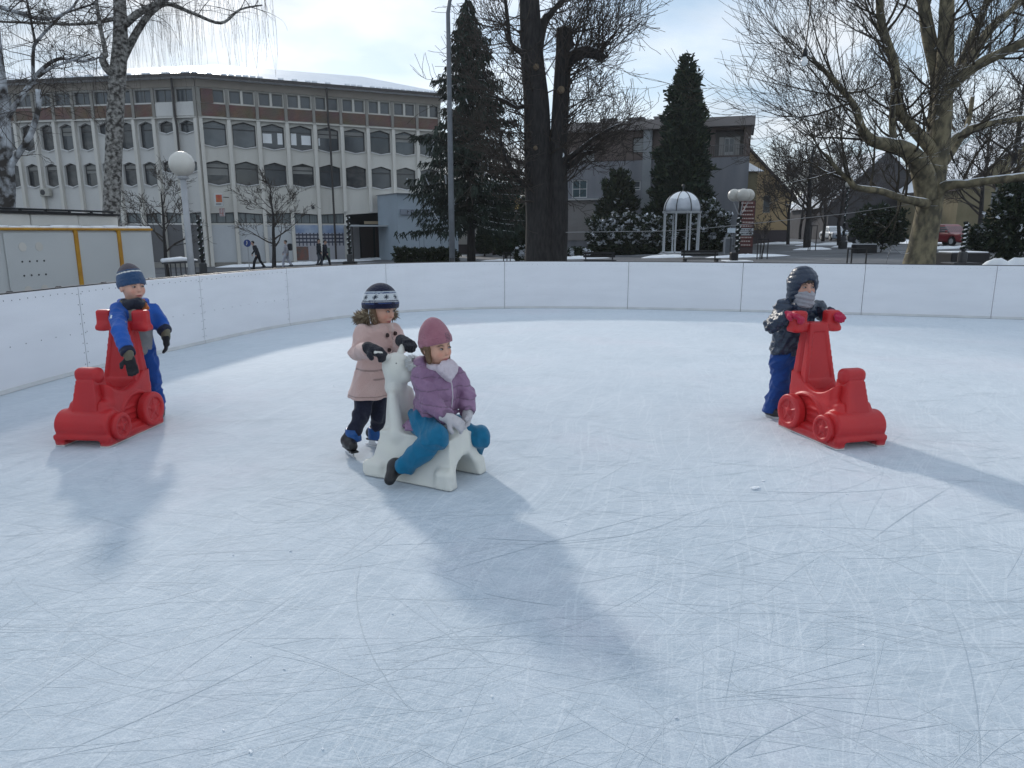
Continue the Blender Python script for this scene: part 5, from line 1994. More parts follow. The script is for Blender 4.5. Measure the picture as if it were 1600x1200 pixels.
# dark plinth
for W in (WR, WL):
    q = MB(); W.slab(q, .02 if W is WL else .3, (W.L - .3) if W is WL else 5 * bw, Zg, Zg + .86, .003, .05); q.build('plinth', m_grey, block, base=bb)
for i in range(nl):
    q = MB(); s = WL.L - (i + 1.05) * lw
    if s < 0:
        continue
    WL.slab(q, s + .13, s + lw - .13, Zg + .88, Zgw0 - .12, .003, .06)
    q.build('boarding', mat('garage_grey', (.105, .105, .112), .6, col2=(.13, .13, .135), nscale=1, contrast=.5), block, base=bb)
# air conditioner
def aircon(parent, base, W, s, z, nm='air_conditioner'):
    q = MB()
    c = W.p(s, z, .26)
    rz = math.atan2(W.U.y, W.U.x)
    q.bevbox(c, (.8, .3, .55), .03, rz)
    o_ = q.build(nm, mat('aircon_cream', (.40, .39, .35), .5), None, base=None)
    return o_
ac = aircon(None, None, WL, WL.s_at(74, 5), zf(298.5))
tag(ac, 'cream outdoor air conditioner box under a hexagonal window of the block', 'air conditioner')
f_ = MB()
cpos = WL.p(WL.s_at(74, 5) - .12, zf(298.5), .415)
f_.tube([cpos, cpos + WL.N * .01], .2, 16)
f_.build('fan_grille', m_frame, ac)

# small hanging sign by the corner, white with a red mark, and the round blue traffic sign below it
sg = empty('hanging_sign', WR.p(.35, zf(318), .3), 'white box sign with red and orange square mounted at the block corner', 'sign')
c = WL.p(WL.s_at(349, 5), zf(313.5), .75)
MB().bevbox(c, (.62, .14, .85), .02, math.atan2(WL.U.y, WL.U.x)).build('box', m_wframe, sg, base=sg.location)
MB().box(c + WL.N * .08 + Vector((.06, 0, .10)), (.46, .012, .50), math.atan2(WL.U.y, WL.U.x)).build('red_square', mat('sign_red', (.42, .05, .05), .5, col2=(.45, .16, .05), nscale=3), sg, base=sg.location)
MB().box(c + WL.N * .08 + Vector((.0, 0, -.27)), (.40, .012, .06), math.atan2(WL.U.y, WL.U.x)).build('text_line', m_frame, sg, base=sg.location)
MB().box(c + Vector((.12, .1, -.82)), (.36, .10, .55), math.atan2(WL.U.y, WL.U.x)).build('lower_plate', mat('sign_dull', (.30, .12, .11), .6, col2=(.45, .45, .46), nscale=6), sg, base=sg.location)
MB().tube([c + WL.N * -.02 + Vector((.25, 0, .2)), c + WL.N * -.7 + Vector((.3, 0, .2))], .03, 6).build('bracket', m_pipe, sg, base=sg.location)

# ---------------------------------------------------------------- low pale annex with a lettered band (right end of the block)
A0, A1 = at(622, 370, 53.5), at(716, 370, 56.0)
WA = Wall(A0, A1)
gz = plaza_z(A0.x, 54)
za = lambda py: at(800, py, 54.0).z
annex = empty('shop_annex', (A0.x, A0.y, gz), 'low pale blue-grey flat roofed shop annex with sign band behind the spruce', 'building')
ab = annex.location
q = MB(); WA.panel(q, rect(0, WA.L, gz - .3, za(303)), [])
dep = 4.0
for s in (0, WA.L):
    q.add([WA.p(s, gz - .3), WA.p(s, gz - .3, -dep), WA.p(s, za(303), -dep), WA.p(s, za(303))], [(0, 1, 2, 3)])
q.build('wall', mat('annex_blue', (.34, .40, .46), .7, col2=(.29, .345, .40), nscale=.8, contrast=.5), annex, base=ab)
q = MB(); WA.slab(q, -.1, WA.L + .1, za(303) + .002, za(302), -dep, .25); q.build('roof', mat('annex_roof', (.25, .26, .28), .7, snow=.7), annex, base=ab)
q = MB(); WA.slab(q, .2, WA.L - .3, za(335.5), za(327), .004, .14); sbnd = q.build('sign_band', mat('annex_band', (.22, .25, .30), .6), annex, base=ab)
q = MB()
rr_ = random.Random(3)
s = .7
while s < WA.L * .78:
    w_ = rr_.uniform(.10, .24)
    W_ = WA
    WA.slab(q, s, s + .06, za(334), za(328.5), .144, .165)
    if rr_.random() < .8:
        zz = za(rr_.choice((334, 331.3, 329.2)))
        WA.slab(q, s + .06, s + w_, zz, zz + .07, .144, .165)
    if rr_.random() < .5:
        WA.slab(q, s + w_, s + w_ + .055, za(334), za(328.5), .144, .165)
    s += w_ + .17
q.build('lettering', mat('letter_dark', (.07, .075, .10), .6), sbnd, base=ab)
for px_ in (655, 662, 690, 700):
    q = MB(); s = WA.s_at(px_, 1.5); WA.slab(q, s - .02, s + .02, gz, za(338), .004, .02); q.build('seam', mat('annex_seam', (.2, .24, .28), .7), annex, base=ab)

# ---------------------------------------------------------------- two-storey flat-roofed house in the middle
H0, H1 = at(874, 370, 62.5), at(1163, 370, 58.0)
WH = Wall(H0, H1)
hz = lambda py, px_=1000: at(800, py, WH.O.y + WH.U.y * max(0, WH.s_at(px_, 4))).z
gz = plaza_z(8, 60)
house = empty('flat_roofed_house', (H0.x, H0.y, gz), 'two storey flat roofed house with grey plaster base and dark brown upper floor', 'house')
hb = house.location
zmid = hz(249)
ztop = hz(204)
zcap = hz(190)
S = lambda px_: WH.s_at(px_, 4)
low_holes = [rect(S(893), S(917), hz(308), hz(279)), rect(S(988), S(1000), hz(297), hz(282))]
q = MB(); WH.panel(q, rect(0, WH.L, gz - .3, zmid), low_holes, .25)
q.build('wall', mat('stained_plaster', (.26, .265, .285), .9, col2=(.17, .175, .20), nscale=.7, contrast=.55, stretch=(1.6, 1.6, .22)), house, base=hb)
up_holes = [rect(S(903), S(927), hz(252) + .05, hz(224)), rect(S(985), S(1002), hz(238), hz(214)), rect(S(1112), S(1156), zmid + .12, hz(208))]
q = MB(); WH.panel(q, rect(0, WH.L, zmid, zcap - .2), up_holes, .9)
q.build('upper_wall', mat('brown_plaster', (.125, .098, .088), .9, col2=(.16, .125, .115), nscale=.8, contrast=.5), house, base=hb)
q = MB(); WH.slab(q, -.3, WH.L + .25, ztop, zcap, .02, .75); q.build('roof_band', mat('roof_band', (.22, .20, .195), .8, col2=(.27, .245, .24), nscale=.5, contrast=.5), house, base=hb)
q = MB(); WH.slab(q, -.3, WH.L + .25, zcap - .3, zcap - .02, -9, .0); q.build('roof', mat('flat_roof', (.2, .2, .2), .8, snow=.8), house, base=hb)
for s in (0.02, WH.L - .02):
    q = MB(); q.add([WH.p(s, gz - .3, -.95), WH.p(s, gz - .3, -9), WH.p(s, zcap - .31, -9), WH.p(s, zcap - .31, -.95)], [(0, 1, 2, 3)])
    q.add([WH.p(s, gz - .3, -.004), WH.p(s, gz - .3, -.95), WH.p(s, zcap - .31, -.95), WH.p(s, zcap - .31, -.004)], [(0, 1, 2, 3)])
    q.build('side_wall', MATS['stained_plaster'], house, base=hb)
# long white sill line, garage-like beige lower panel
q = MB(); WH.slab(q, -.1, S(948), hz(312), hz(309.5), .004, .35); q.build('cornice', mat('pale_sill', (.40, .40, .40), .7, snow=.4), house, base=hb)
q = MB(); WH.slab(q, .1, S(930), gz + .9, hz(313), .004, .06); q.build('facing', mat('beige_facing', (.24, .225, .22), .8, col2=(.28, .265, .26), nscale=1, contrast=.5), house, base=hb)
# windows
wf = MATS['white_frame']
add_window(house, hb, WH, low_holes[0], .10, .09, frame=m_wframe, glass=mat('shutter_teal', (.045, .085, .10), .5, col2=(.03, .06, .075), nscale=1, stretch=(.3, .3, 30)), mullion=1, transom=.0)
add_window(house, hb, WH, low_holes[1], .10, .09, frame=m_wframe, transom=-.4)
add_window(house, hb, WH, up_holes[0], .4, .08, frame=m_wframe, glass=mat('white_blind', (.42, .44, .45), .6, col2=(.30, .31, .32), nscale=1, stretch=(.3, .3, 20)), mullion=1)
add_window(house, hb, WH, up_holes[1], .3, .06, frame=m_frame, glass=MATS['white_blind'])
q = MB(); WH.slab(q, S(1112), S(1156), zmid + .12, hz(208), -1.0, -.92); q.build('recess_wall', mat('recess_plaster', (.16, .15, .145), .9), house, base=hb)
d_ = MB(); WH.slab(d_, S(1126), S(1142), zmid + .14, hz(218), -.91, -.80); dd = d_.build('balcony_door', m_wframe, house, base=hb)
for a_, b_ in ((1127.5, 1133.3), (1134.7, 1140.5)):
    d_ = MB(); WH.slab(d_, S(a_), S(b_), zmid + .45, hz(220), -.795, -.79); d_.build('pane', m_glass, dd, base=hb)
for a_, b_ in ((1118, 1125.3), (1142.7, 1150.5)):
    d_ = MB(); WH.slab(d_, S(a_), S(b_), zmid + .16, hz(217), -.90, -.84)
    sh = d_.build('shutter', mat('white_shutter', (.48, .47, .46), .6), house, base=hb)
    d_ = MB()
    for k in range(14):
        zz = zmid + .3 + (hz(218) - zmid - .4) * k / 14
        WH.slab(d_, S(a_) + .05, S(b_) - .05, zz, zz + .03, -.838, -.82)
    so = d_.build('slats', MATS['white_shutter'], sh, base=hb); so['kind'] = 'stuff'
rl = MB()
for k in range(20):
    s = S(1100) + (S(1160) - S(1100)) * k / 19
    WH.slab(rl, s - .015, s + .015, zmid + .05, hz(231), .06, .09)
WH.slab(rl, S(1100), S(1160), hz(231.5), hz(230.8), .05, .10)
rl.build('railing', mat('grey_rail', (.2, .19, .19), .5), house, base=hb)
q = MB(); WH.slab(q, S(1003), S(1016), gz, ztop - .02, .004, .5); q.build('pier', mat('pier_grey', (.25, .27, .29), .8, col2=(.30, .315, .33), nscale=.8), house, base=hb)
for px_ in (939, 982, 1024):
    q = MB(); c = WH.p(S(px_), zcap + .25, -3); q.box(c, (1.3, .8, .75), math.atan2(WH.U.y, WH.U.x)); q.box(c + Vector((0, 0, .43)), (1.45, .95, .1), math.atan2(WH.U.y, WH.U.x))
    q.build('chimney', mat('chimney_grey', (.16, .15, .15), .9), house, base=hb)

# ---------------------------------------------------------------- gabled houses
def gable_house(name, label, pxl, pxr, Y, y_eave, y_ridge, px_ridge, wallm, roofm, y_base=None, depth=11, wins=(), plinth=None, snowedge=True, turn=0.0):
    L0, R0 = at(pxl, y_eave, Y), at(pxr, y_eave, Y + turn)
    W = Wall(L0, R0)
    gz_ = plaza_z((L0.x + R0.x) / 2, Y)
    ze = L0.z
    zr = at(px_ridge, y_ridge, Y).z
    sr = W.s_at(px_ridge, zr)
    t = empty(name, (L0.x, L0.y, gz_), label, 'house')
    b_ = t.location
    holes = [rect(W.s_at(w[0], 3), W.s_at(w[1], 3), at(800, w[3], Y).z, at(800, w[2], Y).z) for w in wins]
    q_ = MB(); W.panel(q_, [(0, gz_ - .5), (W.L, gz_ - .5), (W.L, ze), (sr, zr), (0, ze)], holes, .2)
    for s in (0, W.L):
        q_.add([W.p(s, gz_ - .5), W.p(s, gz_ - .5, -depth), W.p(s, ze, -depth), W.p(s, ze)], [(0, 1, 2, 3)])
    q_.build('wall', wallm, t, base=b_)
    th = .22
    def roof_side(sa, za_, sb2, zb_):
        v = [W.p(sa, za_, .4), W.p(sb2, zb_, .4), W.p(sb2, zb_, -depth - .4), W.p(sa, za_, -depth - .4)]
        v2 = [p - Vector((0, 0, th)) for p in v]
        m_ = MB().add(v + v2, [(0, 1, 2, 3), (4, 7, 6, 5), (0, 4, 5, 1), (1, 5, 6, 2), (2, 6, 7, 3), (3, 7, 4, 0)])
        return m_
    kk = (zr - ze) / max(.1, sr)
    k2 = (zr - ze) / max(.1, W.L - sr)
    for args in ((-.5, ze - .5 * kk + th, sr - .004, zr + th), (W.L + .5, ze - .5 * k2 + th, sr + .004, zr + th)):
        ro = roof_side(*args).build('roof', roofm, t, base=b_)
    for h_ in holes:
        add_window(t, b_, W, h_, .12, .08, frame=mat('pale_surround', (.36, .33, .28), .7))
    if plinth:
        q_ = MB(); W.slab(q_, -.02, W.L + .02, gz_ - .5, gz_ + plinth, .004, .12); q_.build('plinth', mat('plinth_dark', (.05, .04, .045), .8), t, base=b_)
    return t, W


m_snowroof = mat('snowy_tiles', (.09, .06, .05), .85, col2=(.12, .08, .065), nscale=3, snow=1.1, snow_scale=2)
m_darkroof = mat('dark_tiles', (.06, .05, .05), .85, col2=(.085, .07, .068), nscale=4, snow=.62, snow_scale=3)
m_ochre = mat('ochre_plaster', (.42, .31, .17), .9, col2=(.36, .26, .15), nscale=.6, contrast=.6)
gable_house('ochre_house', 'ochre plastered gable house beside the flat roofed house', 1052, 1236, 72, 305, 208, 1145, m_ochre, m_darkroof, wins=((1191, 1203, 305, 333),), plinth=1.4)
gable_house('yellow_house', 'yellow house with snowy roof glimpsed between spruce and big trunk', 752, 822, 92, 316, 290, 787, mat('yellow_plaster', (.36, .26, .09), .9), m_snowroof)
gable_house('slate_gable_house', 'house with broad slate-grey gable behind the plane tree', 1296, 1460, 82, 318, 236, 1386, mat('slate_gable', (.060, .057, .062), .85, col2=(.085, .08, .085), nscale=1.2, contrast=.5), m_snowroof)
gable_house('sunny_yellow_house', 'pale yellow house catching sun behind the red car', 1440, 1556, 104, 318, 292, 1498, mat('lemon_plaster', (.46, .37, .15), .9, col2=(.38, .31, .14), nscale=1), m_darkroof, wins=((1470, 1480, 322, 340), (1500, 1510, 322, 340)))
gable_house('brown_roof_house', 'house with steep brown roof at the far side under bare branches', 1500, 1720, 70, 292, 196, 1640, mat('olive_plaster', (.17, .145, .085), .9, col2=(.21, .18, .11), nscale=.8), m_darkroof, wins=((1545, 1560, 300, 325), (1575, 1590, 300, 325)))
gable_house('white_house', 'white walled house with tall windows behind the spruce trunk', 690, 812, 66, 334, 300, 750, mat('white_plaster', (.42, .41, .39), .9), m_snowroof, wins=((714, 722, 341, 366), (728, 740, 341, 366), (768, 776, 344, 366)), plinth=.8)
# shadowed houses far along the street
for (nm, lb, a_, b_, Y, ye, yr, pr, m_) in (('street_house', 'small grey house far along the tree-lined street', 1225, 1290, 120, 338, 318, 1258, m_grey), ('street_house', 'small brown house far along the street behind parked cars', 1290, 1345, 112, 334, 314, 1316, MATS['olive_plaster'])):
    gable_house(nm, lb, a_, b_, Y, ye, yr, pr, m_, m_snowroof)
# small bay with snowy roof between the two houses
bx = empty('porch', at(1163, 356, 63), 'small porch with bluish snowy roof between flat roofed and ochre house', 'porch')
c = at(1170, 330, 63)
gzp = plaza_z(c.x, 63)
q = MB(); zt = at(1170, 268, 63).z; q.box((c.x, 64, (gzp + zt) / 2), (1.1, 2, zt - gzp)); q.build('wall', MATS['olive_plaster'], bx, base=bx.location)
q = MB(); q.add([(c.x - .9, 62.6, zt), (c.x + .95, 62.6, zt), (c.x + .95, 65.4, zt), (c.x - .9, 65.4, zt), (c.x - .5, 64, zt + 1.1)], [(0, 1, 4), (1, 2, 4), (2, 3, 4), (3, 0, 4), (3, 2, 1, 0)]); q.build('roof', m_snow, bx, base=bx.location)
# ------------------------------------------------------------------ trees
m_bark_dark = mat('dark_bark', (.016, .015, .016), .95, col2=(.042, .038, .037), nscale=9, bump=1.0, bscale=11, stretch=(1.6, 1.6, .35), snow=.40, snow_scale=4, contrast=.4, detail=9)
m_twig = mat('twig', (.040, .032, .028), .9, col2=(.06, .048, .04), nscale=3)
m_birch = mat('birch_bark', (.36, .35, .33), .9, col2=(.055, .05, .046), nscale=8.5, bump=.9, bscale=10, stretch=(1, 1, 1.2), contrast=.22, detail=12)
m_plane = mat('plane_bark', (.235, .20, .125), .85, col2=(.085, .075, .052), nscale=3.5, bump=.6, bscale=9, stretch=(1.3, 1.3, .8), contrast=.22, detail=7, snow=.30, snow_scale=2.5)
m_plane_t = mat('plane_twig', (.060, .048, .034), .9, col2=(.035, .03, .023), nscale=3, snow=.25)
m_snowbark = mat('snowy_bark', (.05, .045, .042), .95, col2=(.55, .58, .62), nscale=2.6, contrast=.18, detail=8, bump=.7, bscale=9)


def smooth_path(pts, rad, sub=4):
    """Catmull-Rom through points with radii"""
    P, Q = [], []
    n = len(pts)
    for i in range(n - 1):
        p0, p1, p2, p3 = pts[max(i - 1, 0)], pts[i], pts[i + 1], pts[min(i + 2, n - 1)]
        for k in range(sub):
            t = k / sub
            P.append(Vector(catmull(p0, p1, p2, p3, t)))
            Q.append(rad[i] + (rad[i + 1] - rad[i]) * t)
    P.append(Vector(pts[-1])); Q.append(rad[-1])
    return P, Q


def twig(mb, p, d, r, L, lvl, rs, up=.25, wig=.35, kids=(5, 4, 3), spread=.8, n=None, minr=.004, droop=0.0):
    """one wandering branch with children"""
    seg = 5 if lvl > 0 else 4
    pts, rad = [p.copy()], [r]
    q, dd = p.copy(), d.normalized()
    for i in range(seg):
        dd = dd + Vector((rs.gauss(0, wig), rs.gauss(0, wig), rs.gauss(0, wig))) * .35 + Vector((0, 0, up - droop * (i + 1) / seg)) * .35
        dd.normalize()
        q = q + dd * (L / seg)
        pts.append(q.copy())
        rad.append(max(minr, r * (1 - .80 * (i + 1) / seg)))
    mb.tube(pts, rad, n or (5 if lvl >= 2 else 3), cap=False)
    if lvl > 0:
        k = kids[min(lvl - 1, len(kids) - 1)]
        for c in range(k):
            t = rs.uniform(.22, 1.0)
            i = min(seg - 1, int(t * seg))
            pp = pts[i].lerp(pts[i + 1], t * seg - i)
            base = (pts[i + 1] - pts[i]).normalized()
            ax = Vector((rs.gauss(0, 1), rs.gauss(0, 1), rs.gauss(0, 1)))
            perp = base.cross(ax).normalized()
            nd = (base * rs.uniform(.5, 1) + perp * spread * rs.uniform(.6, 1.2)).normalized()
            twig(mb, pp, nd, max(minr, rad[i] * rs.uniform(.45, .65)), L * rs.uniform(.42, .70), lvl - 1, rs, up, wig, kids, spread, None, minr, droop)
    return pts


def bare_tree(name, label, pos, height, seed, trunk_r=.14, crown_w=1.0, matw=None, mtwig=None, kids=(6, 5, 4), lean=0.0, first=.28, nl=14, minr=.008, group=None):
    rs = random.Random(seed)
    t = empty(name, pos, label, 'tree', group)
    b_ = t.location
    pts, rad = [], []
    q = Vector(pos) - Vector((0, 0, .1))
    for i in range(8):
        pts.append(q.copy()); rad.append(trunk_r * (1 - .75 * i / 7))
        q = q + Vector((rs.gauss(lean, .04) * height / 7, rs.gauss(0, .04) * height / 7, height * .82 / 7))
    P, Q = smooth_path([tuple(p) for p in pts], rad, 3)
    MB().tube(P, Q, 9).build('trunk', matw or m_bark_dark, t, smooth_=True, base=b_)
    cr_ = MB()
    for k in range(nl):
        tt = first + (1 - first) * (k + rs.random()) / nl
        i = min(len(P) - 2, int(tt * (len(P) - 1)))
        a = rs.uniform(0, 6.28)
        L = height * .36 * crown_w * (1.15 - .6 * tt)
        twig(cr_, P[i], Vector((math.cos(a), math.sin(a), .75)), Q[i] * .55, L, 3, rs, .22, .4, kids, .75, minr=minr)
    cr_.build('crown', mtwig or m_twig, t, base=b_, fixn=False)
    return t


def guided_tree(name, label, base, trunks, matw, cat='tree'):
    t = empty(name, base, label, cat)
    tr = MB()
    for pts, rad, n in trunks:
        P, Q = smooth_path([tuple(p) for p in pts], rad, 5)
        tr.tube(P, Q, n)
    tr.build('trunk', matw, t, smooth_=True, base=base)
    return t


def Lp(pts, Y, dy=None):
    """list of photograph points at depth Y (+ per point offsets)"""
    return [at(p[0], p[1], Y + (p[2] if len(p) > 2 else 0)) for p in pts]


# ---- plane tree on the right
YP = 24.0
mp = pxm(YP)
def rpx(*a):
    return [x * mp for x in a]
pb_ = on_plaza(1437, YP)
limbs = [
    (Lp([(1434, 420), (1442, 380), (1450, 335), (1456, 295), (1463, 250), (1470, 200), (1475, 130), (1478, 60), (1481, -60)], YP), rpx(24, 20, 18.5, 18, 16, 14.5, 12.5, 11, 8), 14),
    (Lp([(1462, 240, .1), (1460, 200, .3), (1466, 130, .4), (1452, 60, .5), (1442, 0, .6), (1434, -60, .7)], YP), rpx(12, 11, 11, 10, 8, 6), 10),
    (Lp([(1449, 310, -.1), (1443, 275, -.3), (1432, 250, -.6), (1412, 232, -.9), (1388, 225, -1.2), (1362, 219, -1.5), (1346, 200, -1.7), (1336, 168, -1.9), (1306, 128, -2.1), (1268, 90, -2.3)], YP), rpx(17, 16, 14, 11, 9, 8, 6, 4.5, 3, 1.5), 10),
    (Lp([(1462, 242, .0), (1446, 222, -.2), (1418, 191, -.4), (1402, 165, -.5), (1398, 105, -.5), (1384, 60, -.6), (1376, 26, -.6), (1372, -50, -.8)], YP), rpx(10, 9, 7.5, 7, 6.5, 6, 5.5, 4), 9),
    (Lp([(1396, 226, -1.1), (1394, 190, -1.0), (1396, 150, -.8), (1400, 100, -.6)], YP), rpx(5, 4.5, 4, 3), 7),
    (Lp([(1470, 165, .0), (1486, 135, -.3), (1522, 105, -.8), (1560, 85, -1.2), (1605, 64, -1.6), (1690, 30, -2.2)], YP), rpx(10, 9, 7.5, 7, 6, 4), 9),
    (Lp([(1478, 145, .2), (1497, 110, .6), (1520, 58, 1.0), (1540, 8, 1.3), (1556, -60, 1.5)], YP), rpx(8, 7, 6, 5, 4), 8),
    (Lp([(1490, 130, .0), (1512, 100, .2), (1547, 46, .5), (1596, 0, .8), (1640, -40, 1.0)], YP), rpx(8, 7, 6.5, 5.5, 4), 8),
    (Lp([(1474, 240, .2), (1484, 222, .3), (1510, 204, .6), (1536, 195, .9), (1600, 184, 1.4), (1700, 170, 2.0)], YP), rpx(8, 7, 6, 5.5, 5, 3), 8),
    (Lp([(1460, 305, -.2), (1480, 290, -.5), (1510, 287, -.9), (1545, 282, -1.3), (1605, 275, -1.9), (1700, 255, -2.5)], YP), rpx(11, 8, 6.5, 6, 6, 4.5), 9),
    (Lp([(1448, 318, -.3), (1428, 314, -.6), (1404, 308, -1.0), (1374, 298, -1.4), (1338, 293, -1.8), (1326, 280, -2.0), (1311, 268, -2.2), (1290, 240, -2.4)], YP), rpx(8, 6.5, 5.5, 5, 4.5, 4, 3, 1.5), 8),
    (Lp([(1476, 255, .3), (1496, 225, .8), (1512, 195, 1.3), (1520, 150, 1.8)], YP), rpx(6, 5, 4, 3), 7),
]
plane = guided_tree('plane_tree', 'massive mottled plane tree with wide bare crown and snow along its limbs', pb_, limbs, m_plane)
cr_ = MB()
rs = random.Random(11)
for li, (pts, rad, n) in enumerate(limbs):
    P, Q = smooth_path([tuple(p) for p in pts], rad, 5)
    i0 = 22 if li == 0 else 4
    cnt = (7, 9, 15, 12, 5, 10, 7, 8, 9, 7, 9, 4)[li]
    for k in range(cnt):
        i = rs.randrange(i0, len(P) - 1)
        base_d = (P[i + 1] - P[i]).normalized()
        a = Vector((rs.gauss(0, 1), rs.gauss(0, .8), rs.gauss(.45, .6)))
        left = P[i].x < at(1466, 300, YP).x
        a.x += -.55 if left else .35
        d = (a.normalized() + base_d * .35).normalized()
        L = rs.uniform(1.1, 2.4) * (1.25 if li in (2, 3, 10) else 1.0)
        twig(cr_, P[i], d, min(Q[i] * .5, .045), L, 3 if rs.random() < .75 else 2, rs, .30, .38, (4, 4, 4), .75, minr=.0055)
# long arching shoots reaching out to the left
for k in range(24):
    i = rs.choice((2, 2, 3, 10))
    P, Q = smooth_path([tuple(p) for p in limbs[i][0]], limbs[i][1], 5)
    j = rs.randrange(len(P) // 2, len(P) - 1)
    d = Vector((-rs.uniform(.5, 1.1), rs.gauss(0, .5), rs.uniform(.1, .9)))
    twig(cr_, P[j], d, .028, rs.uniform(2.2, 4.2), 2, rs, .22, .22, (7, 6), .55, minr=.0055)
cr_.build('crown', m_plane_t, plane, base=pb_, fixn=False)

# ---- big dark pollarded trunk pair in the middle
YC = 27.0
mp = pxm(YC)
cb_ = on_plaza(855, YC)
climbs = [
    (Lp([(848, 430), (848, 400), (846, 340), (842, 280), (840, 220), (838, 160), (832, 95), (828, 20), (824, -70)], YC), rpx(33, 28, 24, 22, 20.5, 19, 17, 15, 12), 16),
    (Lp([(868, 415, -.2), (872, 330, -.2), (872, 260, -.1), (874, 200, .0), (878, 130, .0), (881, 80, .0), (882, 46, .0)], YC), rpx(18, 15.5, 14, 13, 12.5, 12, 12.5), 14),
    (Lp([(880, 105, .0), (893, 90, -.1), (912, 81, -.2), (930, 83, -.3), (944, 93, -.3)], YC), rpx(10, 10, 9, 8, 6), 10),
    (Lp([(835, 110, .0), (848, 40, .3), (865, 15, .5), (880, 0, .6), (893, -25, .7)], YC), rpx(8, 7, 5, 4, 3), 8),
    (Lp([(826, 92, .0), (812, 80, -.2), (797, 66, -.3), (793, 30, -.4), (786, -30, -.5)], YC), rpx(5, 4.5, 3.6, 3, 2), 7),
    (Lp([(822, 165, .0), (806, 168, -.1), (790, 158, -.3), (770, 150, -.4)], YC), rpx(4, 3, 2.5, 1.5), 6),
    (Lp([(838, 300, .0), (815, 285, -.3), (800, 265, -.5), (786, 235, -.6), (780, 200, -.7)], YC), rpx(5, 4, 3.2, 2.5, 1.6), 7),
    (Lp([(884, 250, .0), (905, 235, -.3), (930, 215, -.5), (965, 195, -.7)], YC), rpx(5, 4, 3, 1.6), 7),
    (Lp([(886, 260, .0), (900, 252, -.2), (912, 240, -.3), (932, 237, -.4)], YC), rpx(5, 4, 3, 2.4), 7),
]
big = guided_tree('pollarded_tree', 'huge dark double trunked pollarded tree with snow specks and dense shoots', cb_, climbs, m_bark_dark)
MB().tube([climbs[1][0][-1] - Vector((0, 0, .0)), climbs[1][0][-1] + Vector((0, 0, .03))], [12.5 * mp, 12.1 * mp], 14).build('cut_top', mat('sawn_wood', (.20, .15, .10), .9, col2=(.12, .09, .06), nscale=5), big, base=cb_)
for (px_, py_, r_) in ((876, 141, 5.5), (837, 105, 4.5), (836, 232, 3.5), (877, 243, 4)):
    p = at(px_, py_, YC - .47 if px_ < 850 else YC - .34)
    MB().tube([p + Vector((0, .12, 0)), p + Vector((.02, -.03, .02))], [r_ * mp, r_ * mp * .95], 12).build('pruning_scar', MATS['sawn_wood'] if py_ != 243 else m_snow, big, base=cb_)
cr_ = MB()
rs = random.Random(21)
for li, cnt in ((0, 95), (1, 75), (2, 40), (3, 16), (4, 16), (5, 10), (6, 16), (7, 14), (8, 10)):
    P, Q = smooth_path([tuple(p) for p in climbs[li][0]], climbs[li][1], 5)
    for k in range(cnt):
        i = rs.randrange(12 if li == 0 else (8 if li == 1 else 4), len(P) - 1)
        side = -1 if (li in (0, 4, 5, 6) and rs.random() < .8) else 1
        a = Vector((side * rs.uniform(.3, 1.1), rs.gauss(0, .6), rs.uniform(-.25, .9)))
        d = a.normalized()
        if li == 2:
            d = Vector((rs.uniform(-.25, .9), rs.gauss(0, .4), rs.uniform(.1, 1.0))).normalized()
        start = P[i] + Vector((d.x, d.y, 0)) * Q[i] * .85
        twig(cr_, start, d, .026, rs.uniform(1.0, 2.9), 2 if rs.random() < .75 else 1, rs, .24, .50, (5, 3), .8, minr=.008)
cr_.build('crown', m_twig, big, base=cb_, fixn=False)

# ---- birch by the container
YB = 24.0
mp = pxm(YB)
bb_ = on_plaza(174, YB)
blimbs = [
    (Lp([(172, 420), (174, 340), (177, 260), (180, 180), (184, 120), (188, 60), (187, 0), (184, -70)], YB), rpx(14, 12.5, 12, 12, 11.5, 10, 8.5, 6.5), 14),
    (Lp([(192, 92), (205, 66, .2), (220, 40, .3), (238, 18, .5), (262, 6, .6), (300, 20, .8), (345, 36, 1.0), (375, 15, 1.2), (410, 8, 1.3)], YB), rpx(6, 5.5, 5, 4, 3.4, 2.6, 2.2, 1.6, 1), 8),
    (Lp([(180, 118), (168, 108, -.2), (160, 92, -.3), (166, 84, -.3)], YB), rpx(7, 6, 5, 4), 8),
    (Lp([(166, 88, -.3), (160, 58, -.3), (153, 20, -.3), (148, -30, -.3)], YB), rpx(3.5, 3, 2.4, 2), 7),
    (Lp([(196, 38), (214, 22, -.3), (240, 8, -.5), (275, -8, -.8), (330, -25, -1.0)], YB), rpx(5.5, 5, 4, 3, 2), 8),
    (Lp([(176, 30), (150, 35, .2), (110, 38, .4), (60, 36, .6), (0, 34, .8)], YB), rpx(3, 2.5, 2.2, 2, 1.5), 6),
]
birch = guided_tree('birch_tree', 'tall birch with black and white bark and weeping twigs behind the container', bb_, blimbs, m_birch)
cr_ = MB()
rs = random.Random(31)
strand_src = []
for li in (1, 3, 4, 5):
    P, Q = smooth_path([tuple(p) for p in blimbs[li][0]], blimbs[li][1], 5)
    for k in range(26):
        i = rs.randrange(3, len(P) - 1)
        d = Vector((rs.gauss(.1 if li in (1, 4) else -.1, .7), rs.gauss(0, .6), rs.uniform(0, .7))).normalized()
        pts = twig(cr_, P[i], d, .016, rs.uniform(.7, 1.8), 1, rs, .1, .3, (3,), .6, minr=.004, droop=.5)
        strand_src += pts[1:]
